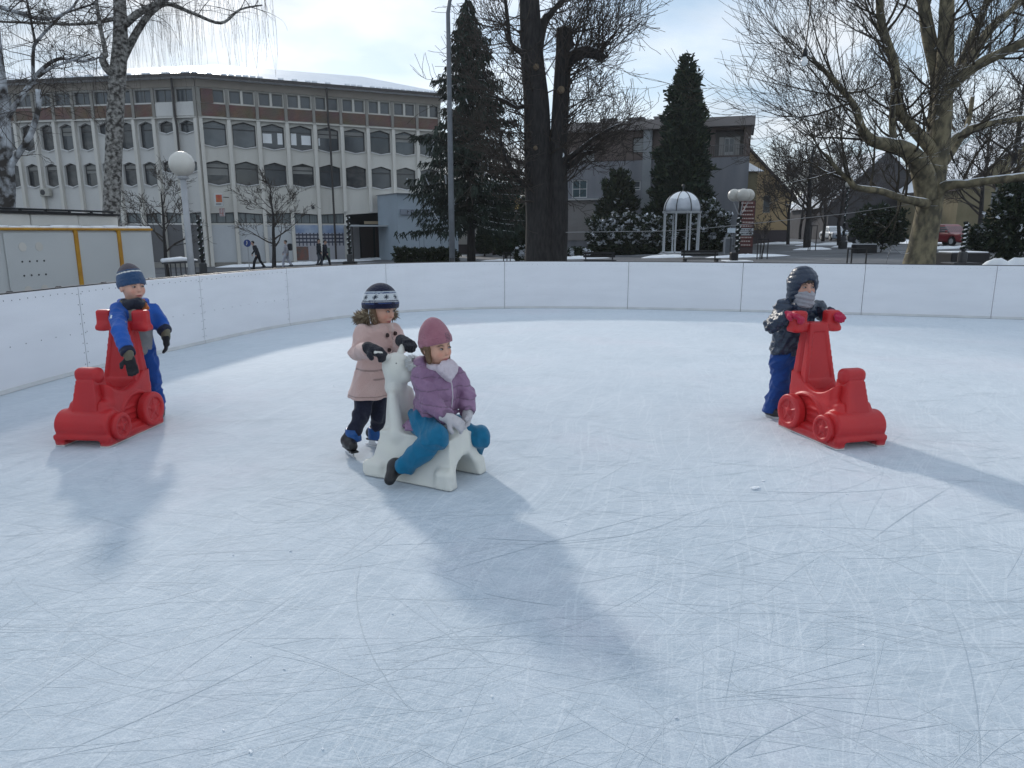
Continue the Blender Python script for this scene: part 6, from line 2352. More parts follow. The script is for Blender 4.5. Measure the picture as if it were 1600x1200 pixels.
# weeping strands from the outer twigs, also from limbs above the frame
for k in range(420):
    if rs.random() < .45:
        p = rs.choice(strand_src).copy()
    else:
        p = at(rs.uniform(215, 428) if rs.random() < .75 else rs.uniform(-40, 170), rs.uniform(-60, 20), YB + rs.uniform(-1.2, 1.6))
    L = rs.uniform(.7, 2.3)
    pts, rad = [p.copy()], [.006]
    d = Vector((rs.gauss(0, .35), rs.gauss(0, .3), -.4))
    for s_ in range(5):
        d = (d * .6 + Vector((rs.gauss(0, .10), rs.gauss(0, .1), -.75))).normalized()
        p = p + d * L / 5
        pts.append(p.copy()); rad.append(.0032)
    cr_.tube(pts, rad, 3, cap=False)
cr_.build('crown', m_twig, birch, base=bb_, fixn=False)

# ---- leaning tree at the left edge
YL = 21.0
mp = pxm(YL)
lb_ = on_plaza(6, YL)
llimbs = [
    (Lp([(2, 430), (6, 350), (10, 290), (6, 220), (2, 150), (-6, 80), (-14, 0), (-20, -80)], YL), rpx(16, 14, 12, 10, 9, 8, 7, 5), 12),
    (Lp([(14, 262), (30, 238, -.2), (48, 210, -.3), (60, 168, -.4), (60, 140, -.4)], YL), rpx(5, 4.5, 4, 3.5, 4), 8),
    (Lp([(6, 215), (14, 180, .2), (38, 145, .4), (62, 112, .6), (92, 92, .7), (130, 96, .8), (160, 88, .9)], YL), rpx(5, 4, 3.6, 3, 2.4, 1.8, 1.2), 8),
    (Lp([(52, 128, .5), (52, 80, .4), (60, 62, .4), (90, 30, .3), (116, 8, .2), (130, -20, .2)], YL), rpx(2.8, 2.4, 2.2, 1.8, 1.5, 1), 7),
    (Lp([(60, 120, .4), (82, 105, .2), (110, 95, .2), (140, 85, .2)], YL), rpx(2.5, 2, 1.6, 1), 6),
    (Lp([(-10, 8, .2), (30, 20, .3), (72, 30, .5), (108, 18, .6), (150, 5, .7)], YL), rpx(3.5, 3, 2.4, 1.8, 1.2), 7),
    (Lp([(56, 70, .3), (48, 30, .2), (40, -10, .1)], YL), rpx(2, 1.6, 1.2), 6),
]
ltree = guided_tree('leaning_tree', 'bare tree with snow plastered bark cut by the left edge', lb_, llimbs, m_snowbark)
cr_ = MB()
rs = random.Random(41)
for li in (1, 2, 3, 4, 5, 6):
    P, Q = smooth_path([tuple(p) for p in llimbs[li][0]], llimbs[li][1], 5)
    for k in range(14):
        i = rs.randrange(3, len(P) - 1)
        d = Vector((rs.gauss(.3, .7), rs.gauss(0, .6), rs.uniform(-.5, .8))).normalized()
        twig(cr_, P[i], d, .014, rs.uniform(.5, 1.5), 2, rs, .05, .45, (4, 3), .7, minr=.0045, droop=.25)
cr_.build('crown', m_twig, ltree, base=lb_, fixn=False)

# ---- smaller bare trees
bare_tree('young_tree', 'young vase shaped bare tree on the pavement before the concrete block', on_plaza(425, 40), 5.3, 51, .13, 1.05, kids=(5, 4, 3), first=.32, nl=12, minr=.009)
bare_tree('young_tree', 'young bare tree between white container and globe lamp', on_plaza(256, 30), 4.7, 52, .10, 1.1, kids=(5, 4, 3), first=.40, nl=11, minr=.007)
for k, (px_, Y, h, r_, lb) in enumerate(((1232, 66, 8.5, .16, 'bare street tree nearest to the ochre house'), (1262, 54, 9.0, .26, 'thicker dark bare tree with several stems beside the street'),
                                        (1286, 74, 9.0, .18, 'bare street tree behind the parked pale car'), (1250, 88, 9.5, .18, 'slim bare tree far back along the street'),
                                        (1312, 60, 8.2, .17, 'bare tree in front of the slate-grey gable'), (1572, 38, 10.5, .22, 'tall bare tree behind the plane tree near the frame edge'),
                                        (1528, 46, 9.0, .17, 'bare tree between plane trunk and steep brown roof'), (772, 60, 9.0, .17, 'bare tree seen between spruce and big dark trunk'))):
    bare_tree('street_tree', lb, on_plaza(px_, Y), h, 60 + k, r_, 1.15, kids=(6, 5, 4) if k < 5 else (6, 5, 4), first=.25, nl=15, minr=.013 if Y > 50 else .010, group='bare trees around the square')
bare_tree('sapling', 'small bare sapling in a metal guard by the totem sign', on_plaza(1193, 40), 2.3, 71, .05, 1.2, kids=(4, 3), first=.5, nl=9, minr=.009)


# ------------------------------------------------------------------ evergreens
def quad_cloud(name, cen, u, v, mats, mi, parent, base):
    n = len(cen)
    co = np.empty((n, 4, 3), np.float32)
    co[:, 0] = cen - u - v; co[:, 1] = cen + u - v; co[:, 2] = cen + u * .35 + v; co[:, 3] = cen - u * .35 + v
    co -= np.array(base, np.float32)
    me = bpy.data.meshes.new(name)
    me.vertices.add(n * 4); me.vertices.foreach_set('co', co.ravel())
    me.loops.add(n * 4); me.loops.foreach_set('vertex_index', np.arange(n * 4, dtype=np.int32))
    me.polygons.add(n)
    me.polygons.foreach_set('loop_start', np.arange(0, n * 4, 4, dtype=np.int32)); me.polygons.foreach_set('loop_total', np.full(n, 4, np.int32))
    for m in mats:
        me.materials.append(m)
    me.polygons.foreach_set('material_index', np.asarray(mi, np.int32))
    me.update(calc_edges=True)
    o_ = bpy.data.objects.new(name, me)
    C.objects.link(o_); o_.parent = parent
    return o_


def leafmat(name, c1, c2):
    return mat(name, c1, .75, col2=c2, nscale=1.3, spec=.2, contrast=.5)


m_sp1, m_sp2 = leafmat('spruce_needles', (.012, .022, .016), (.022, .036, .026)), leafmat('spruce_needles_light', (.030, .045, .034), (.04, .056, .044))
m_th1, m_th2 = leafmat('thuja_leaf', (.010, .022, .012), (.018, .034, .018)), leafmat('thuja_leaf_light', (.030, .042, .020), (.042, .055, .026))
m_hd1, m_hd2 = leafmat('hedge_leaf', (.012, .022, .012), (.022, .034, .018)), leafmat('hedge_leaf_light', (.035, .045, .022), (.05, .06, .03))
m_leafsnow = mat('leaf_snow', (.70, .73, .78), .9)


def npunit(a):
    return a / np.maximum(1e-6, np.linalg.norm(a, axis=1))[:, None]


def spruce(name, label, pos, H, Rm, seed, z0=2.2, levels=58):
    rs = np.random.RandomState(seed)
    t = empty(name, pos, label, 'tree')
    b_ = np.array(pos)
    MB().tube([(pos[0], pos[1], pos[2] - .1), (pos[0], pos[1], pos[2] + H * .5), (pos[0], pos[1], pos[2] + H - .2)], [.26, .15, .02], 9).build('trunk', m_bark_dark, t, base=t.location, smooth_=True)
    cen, u, v, mi = [], [], [], []
    br = MB()
    for i in range(levels):
        tt = (i + rs.rand()) / levels
        z = z0 + (H - z0) * tt ** .92
        r = Rm * (1 - tt) ** .80 * (.72 + .5 * rs.rand()) + .12
        for k in range(7):
            a = rs.uniform(0, 6.28)
            rr = r * rs.uniform(.65, 1.12)
            d = np.array((math.cos(a), math.sin(a), 0))
            side = np.array((-d[1], d[0], 0))
            n = max(4, int(13 * rr / Rm) + 4)
            x = np.linspace(.10, 1, n)
            drop = -.30 * rr * x ** 1.4 + .16 * rr * x ** 3
            P = b_ + d * (rr * x)[:, None] + np.array((0, 0, 1)) * (z + drop)[:, None]
            br.tube([P[0], P[n // 2], P[-1]], [.03, .02, .006], 3, cap=False)
            for rep in range(6):
                c = P + rs.normal(0, .05, P.shape) + side * (rs.uniform(-.30, .30, n) * (1.05 - x) * .9 * min(1, rr))[:, None]
                L = rs.uniform(.10, .30, n)
                dn = npunit(np.stack([rs.normal(0, .35, n) + d[0] * .35, rs.normal(0, .35, n) + d[1] * .35, -rs.uniform(.3, 1.2, n)], 1))
                vv = dn * L[:, None]
                uu = npunit(np.cross(dn, rs.normal(0, 1, (n, 3)))) * rs.uniform(.03, .06, n)[:, None]
                cen.append(c + vv * .6); u.append(uu); v.append(vv)
                m_ = (rs.rand(n) < .22).astype(int)
                m_[(rs.rand(n) < .012)] = 2
                mi.append(m_)
    br.build('branches', m_bark_dark, t, base=t.location, fixn=False)['kind'] = 'stuff'
    quad_cloud('crown', np.concatenate(cen), np.concatenate(u), np.concatenate(v), [m_sp1, m_sp2, m_leafsnow], np.concatenate(mi), t, b_)
    return t


def conical(name, label, pos, H, Rm, seed, n=26000, power=.75, z0=.3, size=.16, mats=None, snow=.0, cat='tree', bulge=.12):
    """dense cypress-like cone of upward sprays"""
    rs = np.random.RandomState(seed)
    t = empty(name, pos, label, cat)
    b_ = np.array(pos)
    MB().tube([(pos[0], pos[1], pos[2] - .1), (pos[0], pos[1], pos[2] + H * .9)], [.05 * Rm + .04, .02], 7).build('trunk', m_bark_dark, t, base=t.location)
    tt = 1 - np.sqrt(rs.rand(n))
    z = z0 + (H - z0) * tt
    a = rs.uniform(0, 6.28, n)
    lob = 1 + bulge * np.sin(a * 5 + z * 1.7) + bulge * np.sin(a * 3 - z * 2.9 + 1) + .08 * rs.normal(0, 1, n)
    prof = Rm * np.clip(1 - tt, 0, 1) ** power * (.55 + .45 * np.clip(tt / .12, 0, 1))
    clump = np.sin(a * 4 + z * 2.3 + np.sin(z * 1.1) * 2) * np.sin(z * 3.1 + a * 2)
    r = prof * lob * (rs.rand(n) ** .28) * (1 - .20 * np.clip(clump, 0, 1))
    cen = b_ + np.stack([np.cos(a) * r, np.sin(a) * r, z], 1)
    dn = npunit(np.stack([np.cos(a) * .55 + rs.normal(0, .4, n), np.sin(a) * .55 + rs.normal(0, .4, n), rs.uniform(-.3, 1.0, n)], 1))
    v = dn * (size * rs.uniform(.5, 1.3, n))[:, None]
    u = npunit(np.cross(dn, rs.normal(0, 1, (n, 3)))) * (size * .42 * rs.uniform(.6, 1.2, n))[:, None]
    mi = (rs.rand(n) < .25).astype(int)
    if snow:
        mi[rs.rand(n) < snow] = 2
    quad_cloud('crown', cen, u, v, list(mats or (m_th1, m_th2)) + [m_leafsnow], mi, t, b_)
    return t


def shrub(name, label, pos, blobs, n, seed, size=.09, snow=.1, cat='shrub', mats=None):
    """blobs: (dx, dy, dz, rx, ry, rz)"""
    rs = np.random.RandomState(seed)
    t = empty(name, pos, label, cat)
    b_ = np.array(pos)
    st = MB()
    for (x, y, z, rx, ry, rz_) in blobs:
        st.tube([(pos[0] + x * .4, pos[1] + y * .4, pos[2] - .05), (pos[0] + x, pos[1] + y, pos[2] + z + rz_ * .3)], [.04, .015], 5)
    st.build('stems', m_bark_dark, t, base=t.location)
    W = np.array([b[3] * b[4] + b[3] * b[5] for b in blobs]); W = W / W.sum()
    idx = rs.choice(len(blobs), n, p=W)
    B = np.array(blobs)[idx]
    d = npunit(rs.normal(0, 1, (n, 3)))
    rr = (1 + .14 * np.sin(d[:, 0] * 9 + B[:, 0] * 4) + .12 * np.sin(d[:, 2] * 11 + B[:, 1]) + rs.normal(0, .06, n)) * rs.rand(n) ** .22
    loc = B[:, :3] + d * B[:, 3:] * rr[:, None]
    loc[:, 2] = np.maximum(loc[:, 2], .02)
    cen = b_ + loc
    dn = npunit(d + rs.normal(0, .6, (n, 3)) + np.array((0, 0, .3)))
    v = dn * (size * rs.uniform(.6, 1.3, n))[:, None]
    u = npunit(np.cross(dn, rs.normal(0, 1, (n, 3)))) * (size * .55 * rs.uniform(.6, 1.2, n))[:, None]
    mi = (rs.rand(n) < .3).astype(int)
    # snow lies flat on clumps of upper leaves
    cl = np.sin(cen[:, 0] * 5.1 + 1) * np.sin(cen[:, 2] * 6.3) * np.sin(cen[:, 1] * 5.7 + 2)
    sn = (rs.rand(n) < snow * 2.2) & (cl > .05) & (d[:, 2] > -.35)
    mi[sn] = 2
    k = sn.sum()
    if k:
        fl = npunit(np.stack([rs.normal(0, 1, k), rs.normal(0, 1, k), rs.normal(0, .35, k)], 1))
        v[sn] = fl * (size * .9)
        u[sn] = npunit(np.cross(fl, np.array((0, .6, .8)) + rs.normal(0, .25, (k, 3)))) * (size * .8)
    quad_cloud('foliage', cen, u, v, list(mats or (m_hd1, m_hd2)) + [m_leafsnow], mi, t, b_)
    return t


pS = on_plaza(736, 42)
spruce('spruce_tree', 'tall drooping dark spruce beside the street lamp', pS, at(736, 4, 42).z - pS.z, 3.75, 3, levels=50)
pT = on_plaza(1061, 55)
conical('cypress_tree', 'tall dense dark conical evergreen rising over the flat roofed house', pT, at(1061, 80, 55).z - pT.z, 2.35, 5, n=26000, power=.50, size=.24, bulge=.17)
for px_, Y, ty, w, lb, sd_ in ((757, 58, 322, .75, 'small dark conical evergreen left of the pair by the path', 6), (790, 52, 300, 1.1, 'larger dark conical evergreen in front of the yellow house', 7), (818, 56, 304, .8, 'dark conical evergreen half hidden by the big trunk', 8)):
    p = on_plaza(px_, Y)
    conical('conifer', lb, p, at(px_, ty, Y).z - p.z, w, sd_, n=5000, power=.55, size=.16)
p = on_plaza(962, 57)
shrub('laurel_bush', 'dark round topped evergreen bush against the flat roofed house', p, [(0, 0, 3.4, 1.5, 1.0, 2.2), (.2, 0, 5.0, .9, .8, 1.4), (-.5, 0, 2.0, 1.5, 1.0, 1.8)], 7000, 12, .17, .01)
p = on_plaza(978, 52)
shrub('snowy_hedge', 'wide dark hedge speckled with snow left of the domed pavilion', p, [(-1.7, 0, 1.2, 1.1, 1.0, 1.5), (-.6, 0, 1.3, 1.2, 1.0, 1.7), (.6, 0, 1.25, 1.2, 1.0, 1.6), (1.7, .2, 1.2, 1.2, 1.0, 1.65), (2.6, .2, 1.2, 1.0, .9, 1.6)], 16000, 13, .12, .27, 'hedge')
p = on_plaza(1108, 53)
shrub('snowy_hedge', 'tall dark bush speckled with snow right of the domed pavilion', p, [(-.6, 0, 1.6, 1.2, 1.0, 2.0), (.5, 0, 1.3, 1.1, 1.0, 1.6), (-.2, .2, 2.7, 1.0, .9, 1.1)], 10000, 14, .12, .26, 'hedge')
p = on_plaza(668, 47)
shrub('low_hedge', 'low dark hedge in front of the pale annex', p, [(-1.6, 0, .45, .7, .6, .6), (-.7, 0, .45, .8, .6, .55), (.3, 0, .45, .8, .6, .55), (1.2, 0, .45, .8, .6, .6)], 7000, 15, .10, .02, 'hedge')
for px_, Y, w, h, lb, sd_, sn in ((1372, 44, 1.5, 1.15, 'dark sprawling evergreen shrub left of the plane trunk', 16, .03), (1586, 33, 1.2, 1.9, 'dark evergreen bush at the far edge', 17, .05),
                                  (1545, 40, 1.0, .8, 'low snowy shrub by the green bin', 18, .12), (905, 49, .75, .35, 'low snow capped shrub beside the big trunk', 19, .3), (818, 44, .55, .5, 'snowy rounded shrub behind the big trunk', 20, .3)):
    p = on_plaza(px_, Y)
    zz = 1.6 if px_ in (1372,) else h * .9
    shrub('evergreen_shrub', lb, p, [(-.4 * w, 0, zz, .7 * w, .7, h), (.4 * w, 0, zz * .95, .75 * w, .7, h * .95), (0, .2, zz * 1.1, .7 * w, .6, h)], 6000, sd_, .10, sn)
p = on_plaza(877, 26.5)
# ------------------------------------------------------------------ things on the square
m_yellow = mat('yellow_steel', (.52, .27, .02), .5, col2=(.42, .20, .02), nscale=4)
m_cont = mat('container_white', (.56, .575, .575), .55, col2=(.50, .52, .525), nscale=.9, contrast=.6)
m_hood = mat('hood_beige', (.62, .60, .56), .6, col2=(.55, .535, .50), nscale=1.2)
m_black = mat('black_metal', (.015, .015, .017), .45, metal=.2)
m_dkgrey = mat('dark_grey_metal', (.05, .052, .056), .5, metal=.2)
m_lampgrey = mat('lamp_post_grey', (.40, .41, .43), .5, col2=(.34, .35, .37), nscale=4)
m_globe = mat('opal_globe', (.62, .60, .55), .35, col2=(.58, .56, .52), nscale=3, spec=.5)

# ---- refrigeration container beyond the boards
A = Vector((-10.35, 8.6, 0)); Bc = Vector((-8.35, 17.0, 0))
U = (Bc - A).normalized(); Lc = (Bc - A).length
Nn = Vector((U.y, -U.x, 0))
zt = at(250, 357, 17).z
zb = -.62
rzc = math.atan2(U.y, U.x)
cont = empty('refrigeration_container', (A.x, A.y, zb), 'white refrigeration container with yellow posts behind the left boards', 'container')
cb = cont.location
def cbox(mb, s0, s1, d0, d1, z0, z1, mi=0, b=None):
    c = A + U * ((s0 + s1) / 2) + Nn * ((d0 + d1) / 2)
    if b:
        return mb.bevbox((c.x, c.y, (z0 + z1) / 2), (s1 - s0, abs(d1 - d0), z1 - z0), b, rzc, mi)
    return mb.box((c.x, c.y, (z0 + z1) / 2), (s1 - s0, abs(d1 - d0), z1 - z0), rzc, mi)
cbox(MB(), 0, Lc, -2.3, -.03, zb + .1, zt - .02).build('body', m_cont, cont, base=cb)
posts = [Lc - 4.1 * (1 - .462) - .0, Lc - 4.1 * (1 - .745)]
edges_ = [0.05, 1.6, 3.1, posts[0] - 1.0 - .5, posts[0], posts[1], Lc - .02]
edges_ = [0.05, posts[0] - 3.3, posts[0] - 1.65, posts[0], posts[1], Lc - .02]
for a_, b_ in zip(edges_[:-1], edges_[1:]):
    cbox(MB(), a_ + .04, b_ - .04, -.028, .0, zb + .2, zt - .09, b=.008).build('panel', m_cont, cont, base=cb)
for s in posts:
    cbox(MB(), s - .045, s + .045, -.027, .035, zb + .1, zt - .05, b=.01).build('post', m_yellow, cont, base=cb)
cbox(MB(), 0, Lc, -.10, .03, zt - .05, zt + .0, b=.012).build('top_rail', m_yellow, cont, base=cb)
mbs = MB()
for k in range(26):
    s = Lc * (k + .5) / 26
    q = A + U * s + Nn * -.08
    r_ = .03 + .03 * rng.random()
    mbs.tube([q + U * -.18 + Vector((0, 0, zt + .01)), q + U * .18 + Vector((0, 0, zt + .01))], r_, 6)
o = mbs.build('ledge_snow', m_snow, cont, smooth_=True, base=cb); o['kind'] = 'stuff'
# perforated vent dots on the first panel
vt = MB()
for r_ in range(2):
    for k in range(4):
        q = A + U * (posts[0] - 1.30 + k * .16) + Nn * .002 + Vector((0, 0, 1.0 - r_ * .26))
        vt.tube([q, q + Nn * .006], .018, 8)
for k in range(2):
    for zz in (1.27, .46):
        q = A + U * (posts[0] - 1.25 + k * .36) + Nn * .002 + Vector((0, 0, zz))
        vt.tube([q, q + Nn * .004], .085, 14, mi=1)
vt.build('vents', [m_dkgrey, m_hood], cont, base=cb)['kind'] = 'stuff'
hs_ = [(posts[0] - 1.90, posts[0] - .66), (posts[0] - .64, posts[0] + .50), (posts[0] + .51, posts[0] + 1.60)]
for a_, b_ in hs_:
    h_ = cbox(MB(), a_, b_, -2.0, -.35, zt + .03, zt + .27, b=.02).build('fan_hood', m_hood, cont, base=cb)
    cbox(MB(), a_ - .02, b_ + .02, -2.05, -.30, zt + .272, zt + .31).build('rim', m_black, h_, base=cb)
fr_ = MB()
for d in (-.5, -1.8):
    p0 = A + U * (hs_[0][0] - .1) + Nn * d + Vector((0, 0, zt + .36)); p1 = A + U * (hs_[2][1] + .1) + Nn * d + Vector((0, 0, zt + .36))
    fr_.tube([p0, p1], .022, 6)
for k in range(7):
    s = hs_[0][0] + (hs_[2][1] - hs_[0][0]) * k / 6
    fr_.tube([A + U * s + Nn * -.5 + Vector((0, 0, zt + .30)), A + U * s + Nn * -.5 + Vector((0, 0, zt + .37))], .03, 6)
fr_.build('pipe_rack', m_black, cont, base=cb)

# ---- snow covered railing beside the container
rp_ = empty('snowy_railing', on_plaza(282, 16.5), 'low railing topped with snow over a snow bank right of the container', 'railing')
rb_ = rp_.location
p0, p1 = at(254, 411, 15.4), at(308, 409, 17.0)
MB().tube([p0, p1], .022, 8).build('bar', m_dkgrey, rp_, base=rb_)
MB().tube([p0 + Vector((0, 0, .05)), p0.lerp(p1, .5) + Vector((0, .02, .07)), p1 + Vector((0, 0, .04))], [.045, .055, .02], 8).build('snow_cap', m_snow, rp_, smooth_=True, base=rb_)
for k in range(7):
    q = p0.lerp(p1, (k + .4) / 7)
    MB().tube([q, Vector((q.x, q.y, plaza_z(q.x, q.y)))], .014, 6).build('post', m_dkgrey, rp_, base=rb_)
def snow_heap(name, pts, h, seed, label, parent=None, rough=.25):
    """irregular low heap; pts: outline centre, radii"""
    rs = random.Random(seed)
    mb = MB()
    for (x, y, rx, ry) in pts:
        n, m = 18, 5
        z0 = plaza_z(x, y) - .02
        vs, fs = [(x, y, z0 + h)], []
        ph = [rs.uniform(0, 6.28) for _ in range(4)]
        for j in range(1, m + 1):
            for k in range(n):
                a = 2 * math.pi * k / n
                rr = j / m * (1 + .16 * math.sin(2 * a + ph[0]) + .10 * math.sin(3 * a + ph[1]) + .06 * math.sin(7 * a + ph[2]))
                zz = h * (1 - (j / m) ** 2) * (1 + rough * rs.uniform(-1, 1))
                xx, yy = x + rx * rr * math.cos(a), y + ry * rr * math.sin(a)
                vs.append((xx, yy, plaza_z(xx, yy) + zz + (.006 if j < m else -.03)))
        for k in range(n):
            fs.append((0, 1 + k, 1 + (k + 1) % n))
        for j in range(m - 1):
            for k in range(n):
                a_, b_ = 1 + j * n + k, 1 + j * n + (k + 1) % n
                fs.append((a_, a_ + n, b_ + n, b_))
        mb.add(vs, fs)
    o_ = mb.build(name, m_snow, parent, smooth_=True)
    return tag(o_, label, 'snow', kind='stuff')
q = at(285, 425, 17.5)
snow_heap('snow_bank', [(q.x, 18.0, 1.1, 1.2), (q.x + .5, 17.4, .8, .9)], .75, 2, 'snow bank heaped behind the low railing')
hp = []
for (px_, Y, rx, ry) in ((380, 50, 2.2, .5), (430, 51, 2.4, .5), (475, 52.5, 2.0, .5), (530, 55, 2.2, .5), (580, 57, 1.5, .5), (672, 44, 2.4, .8), (735, 43, 1.4, .9), (1272, 52, 1.6, .7), (1268, 62, 1.4, .6), (1310, 62, 2.2, 2.0), (1335, 56, 1.8, 1.2),
                         (1225, 70, 2.5, 2.0), (1470, 47, 1.6, .7), (1520, 47, 2.2, .8), (1440, 60, 2.0, 2.5), (905, 47.5, 2.0, .8), (1170, 43, 2.2, .7), (1045, 45.5, 1.8, .5), (820, 42, 1.0, .8), (1150, 70, 2.0, 1.0), (1400, 66, 2.0, 1.5), (1575, 44, 2.0, .8), (790, 46, 2.2, .4)):
    q = on_plaza(px_, Y)
    hp.append((q.x, q.y, rx, ry))
snow_heap('snow_patches', hp, .16, 5, 'patches of old snow shovelled to the edges of the square')
q = at(1575, 408, 24)
snow_heap('snow_mound', [(at(1560, 408, 25).x, 25, .75, .5), (at(1600, 408, 25).x, 25.2, .8, .6)], .80, 8, 'rounded snow mound just beyond the right boards', rough=.03)

# ---- street lamp mast
sp = on_plaza(706, 24.5)
lamp = empty('street_lamp', sp, 'tall grey tapering street lamp mast with bent top in front of the spruce', 'street lamp')
zt_ = at(706, 20, 24.5).z
mp = pxm(24.5)
top = [Vector((sp.x, sp.y, sp.z)), Vector((sp.x, sp.y, sp.z + 3)), Vector((sp.x, sp.y, zt_)), Vector((sp.x + .06, sp.y, zt_ + .35)), Vector((sp.x + .25, sp.y, zt_ + .75)), Vector((sp.x + .7, sp.y, zt_ + 1.0)), Vector((sp.x + 1.4, sp.y, zt_ + 1.1))]
MB().tube(top, [4.6 * mp, 4.4 * mp, 3.0 * mp, 2.8 * mp, 2.6 * mp, 2.4 * mp, 2.2 * mp], 12).build('mast', mat('mast_grey', (.13, .145, .165), .5, col2=(.16, .175, .195), nscale=5), lamp, smooth_=True, base=sp)
MB().bevbox((sp.x + 1.8, sp.y, zt_ + 1.1), (.8, .26, .14), .04).build('lamp_head', m_dkgrey, lamp, base=sp)
MB().box((sp.x, sp.y - 4.6 * mp, sp.z + .9), (.14, .02, .4)).build('hatch', m_dkgrey, lamp, base=sp)

# ---- globe lamps
gp = on_plaza(299.5, 15.5)
gc = at(284, 256.5, 15.5)
gr = 18.5 * pxm(15.5)
gl = empty('globe_lamp', gp, 'park lamp with single white globe on a grey pole by the left boards', 'street lamp')
MB().tube([Vector((gc.x, gp.y, gp.z)), Vector((gc.x, gp.y, gc.z - gr * 1.05))], [.075, .06], 12).build('pole', m_lampgrey, gl, smooth_=True, base=gp)
MB().lathe([(.05, -gr * 1.25), (.10, -gr * 1.15), (.11, -gr * 1.0), (.09, -gr * .9)], 16, gc).build('collar', m_lampgrey, gl, smooth_=True, base=gp)
MB().lathe([(gr * math.sin(math.pi * k / 14) + .001, -gr * math.cos(math.pi * k / 14)) for k in range(15)], 24, gc).build('globe', m_globe, gl, smooth_=True, base=gp)

def garland(parent, base, x, y, z0, z1, r, turns, wr=.05):
    n = int(turns * 12)
    pts = [Vector((x + r * math.cos(2 * math.pi * turns * k / n), y + r * math.sin(2 * math.pi * turns * k / n), z0 + (z1 - z0) * k / n)) for k in range(n + 1)]
    MB().tube(pts, [wr * (1 + .25 * math.sin(k * 1.7)) for k in range(n + 1)], 6).build('garland', mat('dark_garland', (.012, .02, .014), .9), parent, smooth_=True, base=base)
    w = MB()
    for k in range(0, n, 6):
        seg = [p + Vector((0, -.01, wr * .75)) for p in pts[k:k + 4]]
        if len(seg) > 1:
            w.tube(seg, [wr * .3] + [wr * .75] * (len(seg) - 2) + [wr * .3], 5)
    o_ = w.build('garland_snow', m_snow, parent, smooth_=True, base=base)
    o_['kind'] = 'stuff'

for (px_, Y, ytop, yb, label, bw_) in ((545, 40, 336, 408, 'dark lamp pole wrapped in snowy garland before the block entrance', .7), (313, 31, 336, 420, 'dark pole wrapped in snowy garland right of the globe lamp', 1.0),
                                       (1508, 27, 346, 402, 'dark pole wrapped in snowy garland right of the plane tree', 1.1), (1318, 52, 292, 365, 'dark globe lamp pole wrapped in garland before the street trees', .5)):
    p = on_plaza(px_, Y)
    t = empty('garland_pole', p, label, 'pole', 'poles wrapped in garland')
    zt2 = at(px_, ytop, Y).z
    zb2 = p.z + .55
    MB().tube([Vector((p.x, p.y, p.z)), Vector((p.x, p.y, zt2))], [.09, .05], 10).build('pole', m_black, t, smooth_=True, base=p)
    MB().bevbox((p.x, p.y, p.z + .25), (bw_, bw_ * .8, .5), .03).build('base', m_black, t, base=p)
    MB().lathe([(.16, .5), (.16, .85), (.12, .9)], 12, p).build('socket', m_dkgrey, t, base=p)
    garland(t, p, p.x, p.y, p.z + .95, zt2 - .05, .075, 6.5, .05)
    if px_ == 1318:
        MB().lathe([(.22 * math.sin(math.pi * k / 10) + .001, -.22 * math.cos(math.pi * k / 10)) for k in range(11)], 16, (p.x, p.y, zt2 + .18)).build('globe', m_globe, t, smooth_=True, base=p)

p = on_plaza(1154, 31)
t = empty('cluster_lamp', p, 'dark lamp with cluster of pale globes wrapped in garland by the totem sign', 'street lamp')
zg = at(1155, 305, 31).z
zs = at(1155, 409, 31).z
MB().bevbox((p.x, p.y, (p.z + zs) / 2), (1.05, .9, zs - p.z), .03).build('bench_base', m_black, t, base=p)
MB().bevbox((p.x, p.y, zs + .03), (1.1, .95, .05), .02).build('snow_cap', m_snow, t, base=p)
MB().bevbox((p.x - .16, p.y, zs + .22), (.28, .28, .34), .03).build('socket', m_black, t, base=p)
MB().tube([Vector((p.x - .02, p.y, zs)), Vector((p.x - .02, p.y, zg - .25))], [.06, .045], 10).build('pole', m_black, t, base=p)
for dx_, dy_ in ((-.30, 0), (.0, -.28), (.30, .0), (.0, .28)):
    arm = [Vector((p.x - .02, p.y, zg - .85)), Vector((p.x + dx_ * .5, p.y + dy_ * .5, zg - .62)), Vector((p.x + dx_, p.y + dy_, zg - .28))]
    MB().tube(arm, .022, 7).build('arm', m_lampgrey, t, base=p)
    g_ = .255
    MB().lathe([(g_ * math.sin(math.pi * k / 12) + .001, -g_ * math.cos(math.pi * k / 12)) for k in range(13)], 18, (p.x + dx_, p.y + dy_, zg)).build('globe', m_globe, t, smooth_=True, base=p)
garland(t, p, p.x - .02, p.y, zs + .45, zg - .9, .075, 6, .05)

# ---- domed pavilion
YPv = 48
p = on_plaza(1064, YPv)
pv = empty('domed_pavilion', p, 'small white pavilion with snow covered dome on slim columns before the hedge', 'pavilion')
zd0, zd1 = at(1064, 330, YPv).z, at(1064, 299, YPv).z
rd = 28.5 * pxm(YPv)
MB().lathe([(rd * 1.22, 0), (rd * 1.22, .12), (rd * 1.12, .14), (rd * 1.12, .22)], 8, (p.x, p.y, p.z)).build('step', mat('step_stone', (.2, .2, .2), .8, snow=.55), pv, base=p)
prof = [(rd * math.cos(math.pi / 2 * k / 10) + .02, (zd1 - zd0) * math.sin(math.pi / 2 * k / 10) ** .92) for k in range(11)]
dm = MB().lathe(prof, 16, (p.x, p.y, zd0)).build('dome', mat('snowy_dome', (.34, .37, .42), .6, col2=(.60, .63, .68), nscale=.9, contrast=.3, snow=.45, snow_scale=1.5), pv, smooth_=True, base=p)
